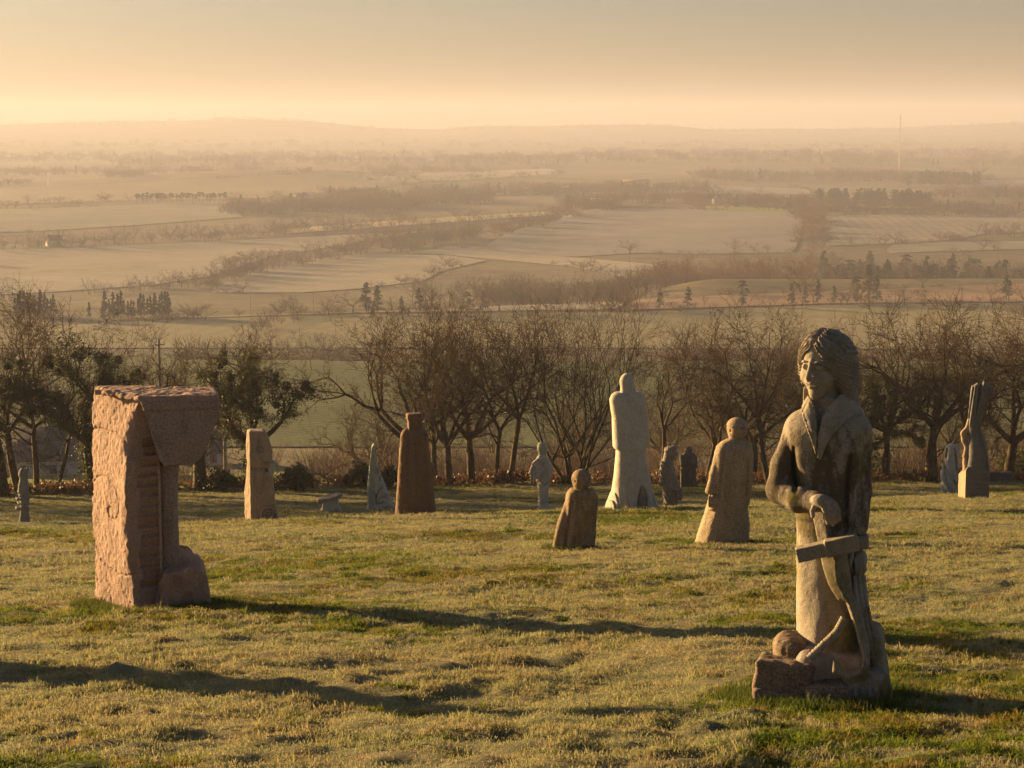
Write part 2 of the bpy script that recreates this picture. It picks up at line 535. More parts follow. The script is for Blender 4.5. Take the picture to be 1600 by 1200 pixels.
# ---------------------------------------------------------------- stone
def stone(name, base, dark, light, grain=95.0, stain=0.5, stain_col=(0.035, 0.026, 0.018), moss=0.3, moss_col=(0.13, 0.12, 0.015),
          streak=3.0, band=None, rough_bump=0.6, lichen=0.12, stain_scale=2.2, lumpy=0.0):
    M = Mat(name, 0.88, 0.25)
    o = M.obj(); x, y, z = M.sep(o)
    sp = M.voro(o, grain, 'F1', 'Color'); spv = M.n('SeparateColor'); M.ln(sp, spv.inputs[0])
    c = M.ramp(spv.outputs[0], [(0.0, dark), (0.22, dark), (0.3, base), (0.75, base), (0.85, light), (1.0, light)])
    tone = M.noise(o, 3.0, 5, 0.6)
    c = M.mix(0.35, c, M.ramp(tone, [(0.3, tuple(np.array(base) * 0.7)), (0.7, tuple(np.minimum(np.array(base) * 1.3, 1)))]))
    if stain:
        st = M.noise(M.mapv(o, (stain_scale * 1.4, stain_scale * 1.4, stain_scale / streak)), 1.0, 7, 0.68, 0.4)
        fine = M.noise(o, 38, 4, 0.7)
        m = M.math('ADD', st, M.math('MULTIPLY', M.math('SUBTRACT', fine, 0.5), 0.25))
        if band:
            z0, z1, z2, z3 = band
            up = M.n('MapRange'); up.inputs[1].default_value = z0; up.inputs[2].default_value = z1; M.ln(z, up.inputs[0])
            dn = M.n('MapRange'); dn.inputs[1].default_value = z3; dn.inputs[2].default_value = z2; M.ln(z, dn.inputs[0])
            w = M.math('MULTIPLY', up.outputs[0], dn.outputs[0])
            m = M.math('ADD', m, M.math('MULTIPLY', M.math('SUBTRACT', w, 0.5), 0.34))
        mk = M.ramp(m, [(0.52, 0.0), (0.66, 1.0)])
        c = M.mix(M.math('MULTIPLY', mk, stain), c, stain_col)
    if moss:
        mo = M.noise(M.mapv(o, (2.3, 2.3, 1.2), loc=(4, 9, 1)), 1.0, 7, 0.7)
        mk = M.ramp(mo, [(0.51, 0.0), (0.60, 1.0)])
        c = M.mix(M.math('MULTIPLY', mk, moss), c, moss_col)
    if lichen:
        lv = M.voro(M.mapv(o, (1, 1, 1), loc=(3, 3, 3)), 9.0, 'F1', 'Distance')
        mk = M.ramp(lv, [(0.12, 1.0), (0.2, 0.0)])
        c = M.mix(M.math('MULTIPLY', mk, lichen), c, (0.5, 0.48, 0.38))
    M.color(c)
    b1 = M.bump(M.noise(o, 70, 4, 0.7), rough_bump, 0.012)
    b2 = M.bump(M.noise(o, 14, 5, 0.6), rough_bump * 0.8, 0.03, b1)
    if lumpy:
        M.bump(M.noise(M.mapv(o, (1, 1, 0.8)), 7.5, 6, 0.65), lumpy, 0.06, b2)
    return M.m

ST_GREY = stone('weathered_grey_granite', (0.29, 0.25, 0.195), (0.21, 0.18, 0.14), (0.36, 0.315, 0.255), 120, 0.85, (0.062, 0.044, 0.024), 0.75, (0.13, 0.11, 0.012), band=(1.3, 1.75, 2.4, 2.85), stain_scale=3.4, streak=2.2)
ST_FACE = stone('pale_carved_granite', (0.32, 0.275, 0.215), (0.25, 0.21, 0.16), (0.38, 0.335, 0.27), 130, 0.5, (0.12, 0.085, 0.035), 0.5, (0.16, 0.12, 0.012))
ST_HAIR = stone('mossy_hair_granite', (0.28, 0.24, 0.19), (0.21, 0.175, 0.13), (0.35, 0.31, 0.255), 110, 0.5, (0.085, 0.065, 0.03), 0.55, (0.12, 0.095, 0.015))
ST_ROBE = stone('pink_grey_granite', (0.32, 0.255, 0.21), (0.25, 0.20, 0.165), (0.39, 0.325, 0.27), 110, 0.3, (0.08, 0.06, 0.03), 0.3)
ST_ANCH = stone('mossy_dark_granite', (0.26, 0.22, 0.165), (0.19, 0.16, 0.115), (0.33, 0.285, 0.22), 110, 0.5, (0.09, 0.07, 0.035), 0.6, (0.12, 0.095, 0.014))
ST_ROCK = stone('rough_brown_granite', (0.20, 0.14, 0.095), (0.09, 0.06, 0.04), (0.32, 0.24, 0.18), 80, 0.5, (0.04, 0.03, 0.016), 0.35, rough_bump=0.7, lumpy=0.4)
ST_PINK = stone('rose_granite', (0.38, 0.245, 0.185), (0.26, 0.15, 0.105), (0.49, 0.36, 0.29), 75, 0.4, (0.17, 0.095, 0.055), 0.06, rough_bump=0.9, lumpy=0.25, lichen=0.1)
ST_PINKG = stone('hammered_grey_rose_granite', (0.30, 0.225, 0.185), (0.20, 0.13, 0.10), (0.40, 0.33, 0.285), 60, 0.3, (0.13, 0.07, 0.045), 0.0, rough_bump=0.5)
ST_RED = stone('red_brown_granite', (0.155, 0.092, 0.056), (0.095, 0.055, 0.035), (0.22, 0.14, 0.09), 60, 0.3, (0.11, 0.065, 0.02), 0.25, (0.12, 0.085, 0.012), rough_bump=0.5, streak=5)
ST_BROWN = stone('brown_mossy_granite', (0.26, 0.18, 0.11), (0.12, 0.08, 0.045), (0.36, 0.27, 0.18), 70, 0.65, (0.07, 0.042, 0.018), 0.5, (0.17, 0.12, 0.012), streak=4)
ST_TAN = stone('tan_speckled_granite', (0.33, 0.245, 0.155), (0.17, 0.12, 0.07), (0.44, 0.35, 0.24), 60, 0.3, (0.13, 0.095, 0.04), 0.3, (0.14, 0.12, 0.03), streak=4)
ST_PALE = stone('pale_fresh_granite', (0.46, 0.41, 0.33), (0.31, 0.27, 0.21), (0.58, 0.53, 0.45), 60, 0.12, (0.22, 0.19, 0.13), 0.08)
ST_SLAB = stone('buff_granite', (0.33, 0.24, 0.165), (0.19, 0.13, 0.085), (0.44, 0.34, 0.25), 60, 0.25, (0.12, 0.09, 0.05), 0.05, rough_bump=0.5)
ST_GREEN = stone('green_stained_granite', (0.36, 0.36, 0.25), (0.2, 0.2, 0.13), (0.46, 0.46, 0.35), 60, 0.2, (0.13, 0.14, 0.05), 0.2)
ST_DARK = stone('dark_grey_granite', (0.13, 0.11, 0.09), (0.07, 0.06, 0.05), (0.2, 0.175, 0.15), 60, 0.2, (0.06, 0.05, 0.035), 0.05)
ST_MID = stone('mid_grey_granite', (0.25, 0.205, 0.155), (0.13, 0.105, 0.08), (0.36, 0.31, 0.25), 60, 0.35, (0.08, 0.065, 0.035), 0.1)
# ---------------------------------------------------------------- the tall statue with the anchor
def build_anchor_statue():
    root = statue_root('statue', 'tall weathered granite figure with long hair and open collar, hand resting on an anchor', 2.99, 17.94, 0.02)
    q = Draw(1285, 1090, 163.5, 163.0, 0.30, 0.197)
    def Z(py, y=0.0): return q(0, py, y)[2]
    def X(px): return (px - 1285) / 163.5
    # ---- clothed body
    g = G((-0.62, -0.62, 0.25), (0.50, 0.46, 3.12), 0.0165)
    p = g.p
    def row(py, xl, xr, yc, ry): return (Z(py, yc), (X(xl) + X(xr)) / 2, yc, (X(xr) - X(xl)) / 2, ry)
    torso = loft(p, [row(760, 1237, 1338, 0, .31), row(720, 1235, 1340, 0.0, .32), row(680, 1231, 1346, 0, .31), row(660, 1232, 1347, 0, .28),
                     row(645, 1240, 1340, 0.01, .24), row(630, 1250, 1326, 0.02, .20), row(612, 1256, 1318, 0.03, .17), row(800, 1239, 1336, 0, .30)], 2.3)
    torso = smin(torso, ell(p, q(1240, 668, 0), (.14, .17, .17)), .10)
    torso = smin(torso, ell(p, q(1330, 674, 0), (.12, .17, .17)), .10)
    # chest fullness
    torso = smin(torso, ell(p, q(1298, 705, -.15), (.19, .15, .26)), .12)
    torso = smin(torso, ell(p, q(1255, 700, -.14), (.13, .14, .22)), .12)
    robe = loft(p, [row(1060, 1243, 1352, 0.02, .40), row(1000, 1244, 1342, 0.0, .36), row(930, 1243, 1338, 0, .32), row(860, 1241, 1337, 0, .30),
                    row(800, 1240, 1337, 0, .29), row(770, 1240, 1337, 0, .28)], 2.1, 18)
    body = smin(torso, robe, .05)
    # flat pressed plane on the skirt, turned towards the open side
    nx, ny = -math.sin(R(46)), -math.cos(R(46))
    pl = g.x * nx + g.y * ny - 0.315 - 0.03 * (g.z < 0)
    body = np.where(g.z < Z(815), smax(body, pl, .05), body)
    # hanging arm
    arm = chain(p, [q(1333, 682, 0.0), q(1335, 760, -.05), q(1335, 818, -.13)], [.118, .108, .086], .04)
    groove = line2(g.x, g.z, q.xz([(1318, 705), (1314, 760), (1314, 832)], -.22))
    arm_on = np.minimum(smin(body, arm, .012), 9)
    body = arm_on + .055 * np.exp(-(groove / .022) ** 2) * (g.y < -.05)
    # bent arm
    sl = chain(p, [q(1236, 672, 0.0), q(1219, 725, -.02), q(1213, 762, -.08)], [.125, .125, .125], .05)
    fore = chain(p, [q(1213, 762, -.08), q(1243, 777, -.27), q(1272, 781, -.41)], [.125, .118, .105], .05)
    barm = smin(sl, fore, .05)
    body = smin(body, barm, .018)
    seam = line2(g.x, g.z, q.xz([(1235, 690), (1236, 730), (1238, 752)]))
    body = body + .03 * np.exp(-(seam / .02) ** 2) * (g.y < -.08)
    # sleeve end opened
    body = smax(body, -cap(p, q(1268, 781, -.40), q(1292, 786, -.50), .075), .015)
    # neck and V opening
    body = smin(body, cap(p, q(1283, 648, .0), q(1282, 612, .0), .135, .125), .04)
    V_ = poly2(g.x, g.z, q.xz([(1263, 625), (1287, 628), (1272, 655), (1269, 676)], -.2))
    body = body + .05 * sstep(.03, -.03, V_) * (g.y < -.05)
    # folds and tool marks
    body = body + .006 * np.sin(26 * g.x + 9 * n3(p, 3.0, 4)) * sstep(1.9, 1.2, g.z) + .010 * n3(p, 6, 1) + .006 * n3(p, 16, 2)
    carve('body', g, body, ST_GREY, root, label='stained coat and pale skirt of the figure')

    # ---- collar
    g = G((-0.36, -0.50, 2.20), (0.44, 0.42, 3.02), 0.0125)
    p = g.p
    tor = loft(p, [row(760, 1237, 1338, 0, .31), row(720, 1235, 1340, 0.0, .32), row(680, 1231, 1346, 0, .31), row(660, 1232, 1347, 0, .28),
                   row(645, 1240, 1340, 0.01, .24), row(630, 1250, 1326, 0.02, .20), row(612, 1256, 1318, 0.03, .17)], 2.3)
    tor = smin(tor, ell(p, q(1240, 668, 0), (.14, .17, .17)), .10)
    tor = smin(tor, ell(p, q(1330, 674, 0), (.12, .17, .17)), .10)
    tor = smin(tor, ell(p, q(1298, 705, -.15), (.19, .15, .26)), .12)
    tor = smin(tor, ell(p, q(1255, 700, -.14), (.13, .14, .22)), .12)
    off = -.25
    left = poly2(g.x, g.z, q.xz([(1243, 640), (1253, 618), (1258, 622), (1266, 640), (1269, 668), (1268, 706), (1258, 678), (1247, 652)], off))
    right = poly2(g.x, g.z, q.xz([(1269, 708), (1270, 672), (1277, 645), (1290, 625), (1303, 612), (1322, 622), (1340, 645), (1322, 645), (1302, 660), (1284, 685), (1275, 712)], off))
    lap = np.minimum(left, right)
    shell = np.abs(tor - .020) - .022
    f = smax(shell, lap, .02)
    back = np.maximum(np.abs(tor - .03) - .03, np.maximum(np.maximum(-g.y + .0, Z(640) - g.z - .25 * g.y), np.abs(g.x - .03) - .27))
    f = np.minimum(f, back)
    ridge = np.abs(lap + .022)
    f = f + .012 * np.exp(-(ridge / .010) ** 2) + .005 * n3(p, 14, 2)
    carve('collar', g, f, ST_FACE, root, label='pale open sailor collar streaked with moss')

    # ---- head
    hc = np.array(q(1274, 568, -.05)); Mh = rotm(4, 0, -29)     # looks a little towards the open side and down
    g = G(hc + (-.36, -.42, -.40), hc + (.36, .36, .36), 0.0085)
    def H(pt, G_):
        d = [G_.p[k] - pt[k] for k in range(3)]
        return tuple(sum(Mh[k][j] * d[j] for j in range(3)).astype(np.float32) for k in range(3))
    h = H(hc, g); hx, hy, hz = h
    f = ell(h, (0, .03, .05), (.185, .235, .27))
    f = smin(f, ell(h, (0, -.055, -.12), (.125, .135, .165)), .08)          # jaw
    f = smin(f, ell(h, (0, -.135, -.245), (.060, .055, .050)), .05)          # chin
    for s in (-1, 1):
        f = smin(f, ell(h, (s * .095, -.115, -.07), (.065, .06, .075)), .05)     # cheek
        f = smax(f, -ell(h, (s * .075, -.238, .025), (.050, .050, .032)), .03)   # eye socket
        f = smin(f, ell(h, (s * .073, -.182, .022), (.038, .032, .027)), .005)    # eyeball
        f = smin(f, chain(h, [(s * .036, -.186, .034), (s * .073, -.214, .044), (s * .108, -.176, .030)], .008), .010)   # upper lid
        f = smin(f, chain(h, [(s * .040, -.186, .008), (s * .073, -.204, .001), (s * .104, -.174, .012)], .005), .010)   # lower lid
        f = smin(f, chain(h, [(s * .022, -.212, .062), (s * .072, -.214, .082), (s * .125, -.160, .062)], .010), .020)   # brow
        f = f + .012 * np.exp(-((np.sqrt((hx - s * .070) ** 2 + (hz - .022) ** 2)) / .009) ** 2) * (hy < -.1)            # pupil
        f = smin(f, ell(h, (s * .030, -.232, -.078), (.020, .024, .018)), .012)  # nostril wing
    f = smin(f, chain(h, [(0, -.205, .070), (0, -.232, .01), (0, -.268, -.060)], [.022, .024, .030]), .018)   # nose
    f = smin(f, ell(h, (0, -.185, -.120), (.075, .045, .050)), .03)             # upper lip swell
    mouth = line2(hx, hz, [(-.068, -.128), (-.03, -.140), (0, -.142), (.03, -.140), (.070, -.124)])
    f = smin(f, chain(h, [(-.05, -.215, -.132), (0, -.232, -.130), (.05, -.215, -.132)], [.008, .014, .008]), .012)
    f = smin(f, chain(h, [(-.042, -.208, -.155), (0, -.226, -.160), (.042, -.208, -.155)], [.009, .016, .009]), .012)
    f = f + .018 * np.exp(-(mouth / .007) ** 2) * (hy < -.1) * sstep(.072, .05, np.abs(hx))
    f = smin(f, cap(g.p, q(1283, 640, .0), q(1280, 600, .02), .130, .12), .03)
    f = f + .004 * n3(g.p, 14, 5)
    head = carve('head', g, f, ST_FACE, root, label='smiling carved face turned slightly aside')

    # ---- hair
    hc2 = np.array(q(1284, 566, .05))
    g = G(hc2 + (-.38, -.43, -.48), hc2 + (.38, .42, .42), 0.0100)
    h = H(hc, g); hx, hy, hz = h
    f = ell(h, (.015, .06, .075), (.250, .270, .275))
    f = smin(f, ell(g.p, q(1309, 574, .02), (.125, .20, .25)), .08)
    f = smin(f, chain(g.p, [q(1312, 585, -.06), q(1315, 608, -.04), q(1316, 626, .0)], [.11, .085, .05]), .05)
    f = smin(f, chain(g.p, [q(1252, 552, -.04), q(1247, 574, -.05), q(1248, 594, -.03)], [.065, .05, .03]), .05)
    face = ell(h, (-.012, -.20, -.065), (.148, .26, .245))
    face = smin(face, ell(h, (0, -.28, .07), (.10, .22, .12)), .05)
    f = smax(f, -face, .02)
    f = smax(f, -cap(g.p, q(1276, 660, -.12), q(1276, 615, -.12), .17), .03)
    warp = 2.6 * n3(g.p, 5, 7) + 1.6 * n3(g.p, 12, 8) + .8 * n3(g.p, 26, 12)
    side = hx > 0
    ph = np.where(side, (hx * .55 + hz * .85 + .25 * hy) * 150, (-hx * .75 + hz * .65 + .3 * hy) * 150)
    low = sstep(.02, -.16, hz)
    ph = ph * (1 - low) + (hz * 1.1 + .25 * hx) * 150 * low
    f = f + .013 * np.sin(ph + 5 * warp) + .010 * n3(g.p, 9, 9) + .012 * n3(g.p, 30, 10)
    part = np.abs(hx + .008 * np.sin(30 * hy)) + np.where(hz < .12, 1, 0)
    f = f + .035 * np.exp(-(part / .013) ** 2)
    hair = link('hair', mesh_from('hair', *nets(g, f), ST_HAIR, True), head, label='shoulder-length carved hair with centre parting')

    # ---- hands
    g = G(np.array(q(1258, 822, -.66)) + (0, 0, -.12), np.array(q(1312, 760, -.34)) + (0, 0, .12), 0.0078)
    f = ell(g.p, q(1281, 779, -.50), (.115, .085, .062), rotm(0, 14, 0))
    f = smin(f, cap(g.p, q(1262, 779, -.42), q(1280, 780, -.50), .062, .06), .03)
    for (a, b, c), r in (([(1279, 785), (1284, 797), (1288, 813)], .024), ([(1287, 782), (1292, 797), (1295, 815)], .025), ([(1293, 781), (1298, 795), (1300, 810)], .024), ([(1298, 781), (1303, 793), (1305, 807)], .021)):
        f = smin(f, chain(g.p, [q(*a, -.55), q(*b, -.575), q(*c, -.55)], [r, r * .95, r * .78]), .010)
    f = smin(f, chain(g.p, [q(1268, 785, -.49), q(1264, 795, -.52), q(1265, 803, -.53)], [.026, .024, .02]), .012)
    f = f + .004 * n3(g.p, 20, 5)
    carve('hand', g, f, ST_FACE, root, label='hand draped over the anchor head')
    g = G(np.array(q(1312, 905, -.42)) + (0, 0, -.05), np.array(q(1358, 826, .06)) + (0, 0, .12), 0.0078)
    f = box(g.p, q(1338, 840, -.15), (.078, .10, .062), rotm(0, -4, 0), .025)
    f = smin(f, ell(g.p, q(1337, 868, -.15), (.075, .085, .10)), .02)
    for (a, b, c), r in (([(1342, 868), (1345, 884), (1339, 897)], .023), ([(1337, 868), (1339, 886), (1334, 899)], .024), ([(1331, 868), (1333, 887), (1329, 897)], .023), ([(1325, 858), (1322, 874), (1324, 890)], .025)):
        f = smin(f, chain(g.p, [q(*a, -.22), q(*b, -.26), q(*c, -.22)], [r, r, r * .8]), .009)
    f = f + .004 * n3(g.p, 20, 6)
    carve('hand', g, f, ST_FACE, root, label='lowered hand gripping the ropes below a square cuff')

    # ---- anchor
    g = G((-.32, -.86, 0.12), (.42, -.10, 1.98), 0.0115)
    p = g.p
    ys = -.46 - .16 * sstep(1.25, .4, g.z)                # leans out towards the foot
    sil = q.xz([(1261, 791), (1281, 790), (1289, 838), (1316, 852), (1320, 880), (1327, 925), (1346, 978), (1357, 1008), (1358, 1042), (1347, 1058), (1330, 1063),
                (1316, 1052), (1299, 1050), (1300, 1026), (1309, 1031), (1322, 1046), (1333, 1044), (1342, 1030), (1330, 1010), (1312, 946), (1290, 912), (1280, 880), (1272, 838)], -.52)
    rid = q.xz([(1282, 790), (1290, 838), (1300, 870), (1304, 905), (1322, 940), (1340, 992), (1346, 1025), (1338, 1040), (1322, 1050), (1304, 1038)], -.52)
    dr = line2(g.x, g.z, rid)
    sd = poly2(g.x, g.z, sil)
    f = smax(sd, np.maximum(ys - .09 + .75 * dr - g.y, g.y - ys - .16), .012)
    # fluke on the far side, standing clear of the rocks
    fl = poly2(g.x, g.z, q.xz([(1352, 1015), (1362, 985), (1354, 958), (1352, 945), (1362, 944), (1378, 962), (1378, 990), (1368, 1015), (1358, 1045), (1346, 1055)], -.35))
    f2 = smax(fl, np.abs(g.y + .36) - .10, .02)
    f2 = smax(f2, -ell(p, q(1364, 975, -.47), (.05, .10, .17)), .02)
    ch = line2(g.x, g.z, q.xz([(1314, 945), (1330, 985), (1339, 1020), (1336, 1038)], -.58))
    f = f + .075 * np.exp(-(ch / .035) ** 2)
    f = np.minimum(f, f2) + .006 * n3(p, 9, 3) + .003 * n3(p, 25, 4)
    anc = carve('anchor', g, f, ST_ANCH, root, label='stone anchor with curved shank leaning on the skirt')
    g = G((-.32, -.84, 1.05), (.34, -.30, 1.80), 0.0115)
    f = box(g.p, q(1270, 857, -.57), (.175, .08, .066), rotm(0, -15, 0), .008)
    f = np.minimum(f, box(g.p, q(1309, 846, -.58), (.150, .095, .078), rotm(0, -15, 0), .012))
    f = f + .004 * n3(g.p, 18, 4)
    link('stock', mesh_from('stock', *nets(g, f), ST_ANCH, True), anc, label='short square crossbar of the anchor')

    # ---- ropes
    def rope(pts, r, turns):
        P = np.array(pts); t = np.linspace(0, 1, 240)
        k = np.linspace(0, 1, len(P)); C = np.stack([np.interp(t, k, P[:, j]) for j in range(3)], 1)
        kk = np.hanning(41); kk /= kk.sum()
        C = np.stack([np.convolve(np.pad(C[:, j], 20, mode='reflect', reflect_type='odd'), kk, 'valid') for j in range(3)], 1)
        T = np.gradient(C, axis=0); T /= np.linalg.norm(T, axis=1)[:, None]
        A = np.cross(T, (0.1, 1, 0)); A /= np.linalg.norm(A, axis=1)[:, None]; B = np.cross(T, A)
        m = 14; V = []
        for i in range(len(C)):
            a = np.arange(m) / m * 2 * math.pi
            rr = r * (1 + .10 * np.cos(3 * a - t[i] * turns))
            V.append(C[i] + (np.cos(a) * rr)[:, None] * A[i] + (np.sin(a) * rr)[:, None] * B[i])
        V = np.concatenate(V); i = np.arange(len(C) * m).reshape(len(C), m); j = np.roll(i, -1, 1)
        F = np.stack([i[:-1], j[:-1], j[1:], i[1:]], -1).reshape(-1, 4)
        return mesh_from('rope', V, F, ST_FACE, True)
    link('rope', rope([q(1316, 962, -.50), q(1305, 985, -.50), q(1290, 1002, -.50), q(1264, 1030, -.52)], .038, 110), root)
    link('rope', rope([q(1329, 895, -.26), q(1333, 930, -.34), q(1342, 970, -.42), q(1345, 990, -.40)], .026, 130), root)
    link('rope', rope([q(1336, 895, -.24), q(1340, 930, -.32), q(1349, 975, -.38), q(1356, 1002, -.36)], .028, 130), root)
    link('rope', rope([q(1343, 893, -.22), q(1347, 930, -.28), q(1355, 970, -.33), q(1362, 995, -.28)], .024, 130), root)

    # ---- rocks at the foot
    def boulder(c, hf, M, r, seed, lo=None, amp=.05, h=.016, mat=ST_ROCK, lab=None, cut=None):
        c = np.array(c); e = np.array(hf) * 1.25 + .06
        m = float(max(e[0], e[1])); e = np.array((m, m, e[2] + .06))
        g = G(c - e, c + e, h)
        f = box(g.p, c, hf, M, r)
        if cut: f = cut(g, f)
        f = f + amp * n3(g.p, 4.5, seed) + amp * .5 * n3(g.p, 11, seed + 1) + .012 * n3(g.p, 28, seed + 2)
        carve('rock', g, f, mat, root, label=lab)
    boulder(q(1229, 1058, -.42), (.28, .20, .165), rotm(0, 3, -8), .05, 11, lab='angular brown rock at the foot')
    boulder(q(1222, 1086, -.46), (.25, .21, .055), rotm(0, 2, -4), .04, 14, lab='flat ledge under the angular rock', amp=.03)
    boulder(q(1236, 1020, -.16), (.175, .22, .17), rotm(0, 0, 10), .14, 17, amp=.04, lab='rounded rock against the skirt')
    boulder(q(1288, 1086, -.62), (.20, .17, .11), rotm(0, -8, 14), .07, 21, lab='low rough rock below the anchor')
    boulder(q(1300, 1046, -.20), (.34, .34, .24), rotm(0, 4, 0), .12, 25, mat=ST_ROBE, amp=.05, lab='broad carved footing')
    def grooves(g, f):
        a = np.arctan2(g.x - X(1352), -(g.y + .3))
        return f + .018 * np.cos(g.x * 95) * (g.z < .28) * (g.y < -.3)
    boulder(q(1347, 1068, -.34), (.23, .28, .18), rotm(0, -6, 12), .09, 29, mat=ST_GREY, amp=.04, cut=grooves, lab='ribbed footing beneath the fluke')
    boulder(q(1366, 1022, -.18), (.09, .20, .30), rotm(0, -10, 0), .08, 33, mat=ST_GREY, amp=.04, lab='upright stone behind the fluke')
build_anchor_statue()
# ---------------------------------------------------------------- the rose granite block with the carved stairs
def build_block():
    root = statue_root('statue', 'massive rose granite block with spiral lines, a carved stair and an overhanging top', -5.62, 29.35, 0.06)
    q = Draw(240, 950, 100.0, 100.2, 0.25, 0.0)
    def X(px): return (px - 240) / 100.0
    # plan: long rough flank A-B turned to the light, narrow stair face A-C, plain back
    g = G((-1.05, -0.62, -0.25), (0.42, 1.05, 3.52), 0.0195)
    p = g.p
    wob = .05 * np.sin(2.1 * g.z + 1.0) + .06 * n3(p, 1.4, 3)
    edge = np.interp(g.z, [0, .6, 1.3, 2.0, 2.6, 3.0, 3.4], [X(212), X(208), X(201), X(202), X(207), X(218), X(228)]).astype(np.float32)   # arris between the two faces
    left = np.interp(g.z, [0, .5, 1.3, 2.3, 3.1, 3.4], [X(147), X(149), X(152), X(154), X(156), X(158)]).astype(np.float32)
    dyf = 1.25                                             # depth of the flank
    ay = -.42
    # flank plane through (edge, ay) and (left, ay + dyf)
    ex, ey = (left - edge), dyf
    L = np.sqrt(ex * ex + ey * ey); nx, ny = -ey / L, ex / L
    flank = (g.x - edge) * nx + (g.y - ay) * ny
    stair_dx = X(254) - edge
    fx, fy = stair_dx, 0.16
    L2 = np.sqrt(fx * fx + fy * fy); mx, my = fy / L2, -fx / L2
    front = (g.x - edge) * mx + (g.y - ay) * my
    back = g.y - (ay + dyf) - .05
    right = g.x - X(256) - .0 * g.z
    f = smax(smax(flank, front, .03), smax(back, right, .03), .03)
    top = g.z - (3.40 + .02 * g.y - .03 * g.x)
    f = smax(f, smax(top, -.2 - g.z, .02), .03)
    # quarry-rough flank, spalled arris, dressed front
    rough = sstep(.25, .02, np.abs(flank)) * (front < -.02)
    wp = [c + .05 * n3(p, 6, 40 + i) for i, c in enumerate(p)]
    big = 2.4 * n3(p, 2.2, 5) + .35 * n3((wp[0], wp[1], wp[2] * .6), 8, 6) + .75 * n3((wp[0], wp[1], wp[2] * .8), 20, 7) + .7 * n3(p, 26, 17)
    f = f + rough * .022 * big + (1 - rough) * .012 * n3(p, 10, 8)
    arr = np.sqrt((g.x - edge) ** 2 + (g.y - ay) ** 2)
    f = f + .20 * np.exp(-(arr / .13) ** 2) * np.clip(n3(p, 3.0, 9) + .5 * n3(p, 8, 19) + .25, 0, 1) * sstep(.1, 1.2, g.z)
    # engraved lines on the flank, drawn in the flank's own plane (s along, z up)
    s = -((g.x - edge) * ex + (g.y - ay) * ey) / L          # 0 at the arris, negative going back
    s = -s
    W = float(np.median(L))
    def fl(px, py): return ((205 - px) / 54.0 * W, (945 - py) / 98.0)
    curves = [[(150, 676), (158, 672), (168, 671), (178, 671), (186, 672), (196, 678), (206, 687), (216, 695)],
              [(152, 757), (158, 748), (166, 743), (175, 743), (182, 748), (188, 760), (191, 775), (191, 792), (187, 803), (181, 806), (176, 803), (174, 795), (177, 788), (182, 789)],
              [(150, 850), (155, 868), (162, 879), (172, 885), (184, 888), (196, 886), (208, 880), (217, 870)]]
    on = (flank > -.12)
    for c in curves:
        d = line2(s, g.z, [fl(*v) for v in c])
        f = f + .026 * np.exp(-(d / .012) ** 2) * on
    # stair treads cut in the narrow front face
    for k in range(15):
        z0 = .42 + k * .158 + .012 * math.sin(3.1 * k)
        w = .30 - (.10 if k > 12 else 0) - .03 * math.sin(1.7 * k)
        zz = g.z - z0
        t = (g.x > X(252) - w) & (g.x < X(252)) & (zz > 0) & (zz < .145)
        dep = .085 * np.clip(1 - zz / .145, 0, 1)
        f = np.where(t & (front > -.16) & (rough < .6), np.maximum(f, front + .012 + dep), f)
    carve('slab', g, f, ST_PINK, root, label='rough sunlit flank engraved with spirals')

    # ---- slender shaft beside the stairs
    g = G((X(244), -.34, .35), (X(302), .62, 2.40), 0.021)
    p = g.p
    f = loft(p, [(.45, X(271), .12, .20, .30), (.62, X(271), .12, .19, .26), (.85, X(268), .12, .155, .24), (1.3, X(267.5), .12, .145, .24), (2.0, X(267.5), .12, .148, .24), (2.3, X(270), .12, .16, .26)], 4)
    f = f + .010 * n3(p, 12, 3) + .006 * np.sin(g.x * 60 + 5 * n3(p, 4, 4)) * (n3(p, 5, 6))
    carve('shaft', g, f, ST_PINKG, root, label='hammered column below the overhang')

    # ---- overhanging top block
    g = G((X(222), -.72, 2.10), (X(352), .95, 3.60), 0.022)
    p = g.p
    P = [(X(228), 3.40), (X(347), 3.33), (X(349), 3.12), (X(336), 2.85), (X(318), 2.42), (X(308), 2.33), (X(262), 2.32), (X(255), 2.42)]
    f = poly2(g.x, g.z, P)
    yb = -.52 + .10 * sstep(2.9, 2.3, g.z) + .05 * (g.x - .1)
    f = smax(f, np.maximum(yb - g.y, g.y - .62), .03)
    f = smax(f, g.z - (3.37 + .03 * n3(p, 5, 2) - .03 * g.x), .015)
    brow = sstep(.04, .0, np.abs(g.z - (3.27 - .02 * g.x)))
    dent = (g.z < 3.22 - .02 * g.x) & (g.x > X(231) + .42 * (3.22 - g.z))
    f = np.where(dent & (g.y < yb + .10), np.maximum(f, yb + .045 - g.y), f)
    f = f + .016 * n3(p, 8, 4) + .012 * n3(p, 20, 5) + .02 * n3(p, 6, 7) * (g.z > 3.22)
    carve('overhang', g, f, ST_PINKG, root, label='grey hammered trapezoid top')
    # ---- rough cap crust
    g = G((X(150), -.62, 3.25), (X(352), 1.0, 3.60), 0.022)
    p = g.p
    f = poly2(g.x, g.y, [(X(158), .40), (X(186), .05), (X(226), -.50), (X(262), -.52), (X(340), -.46), (X(347), -.2), (X(344), .6), (X(300), .62), (X(200), .5)])
    f = smax(f, np.abs(g.z - 3.385 + .02 * g.x) - .045, .02)
    f = f + .035 * n3(p, 6, 4) + .025 * n3(p, 16, 5)
    carve('cap', g, f, ST_PINK, root, label='dark crusted top surface')
    # ---- foot block
    g = G((X(228), -.72, -.22), (X(334), .72, .95), 0.022)
    p = g.p
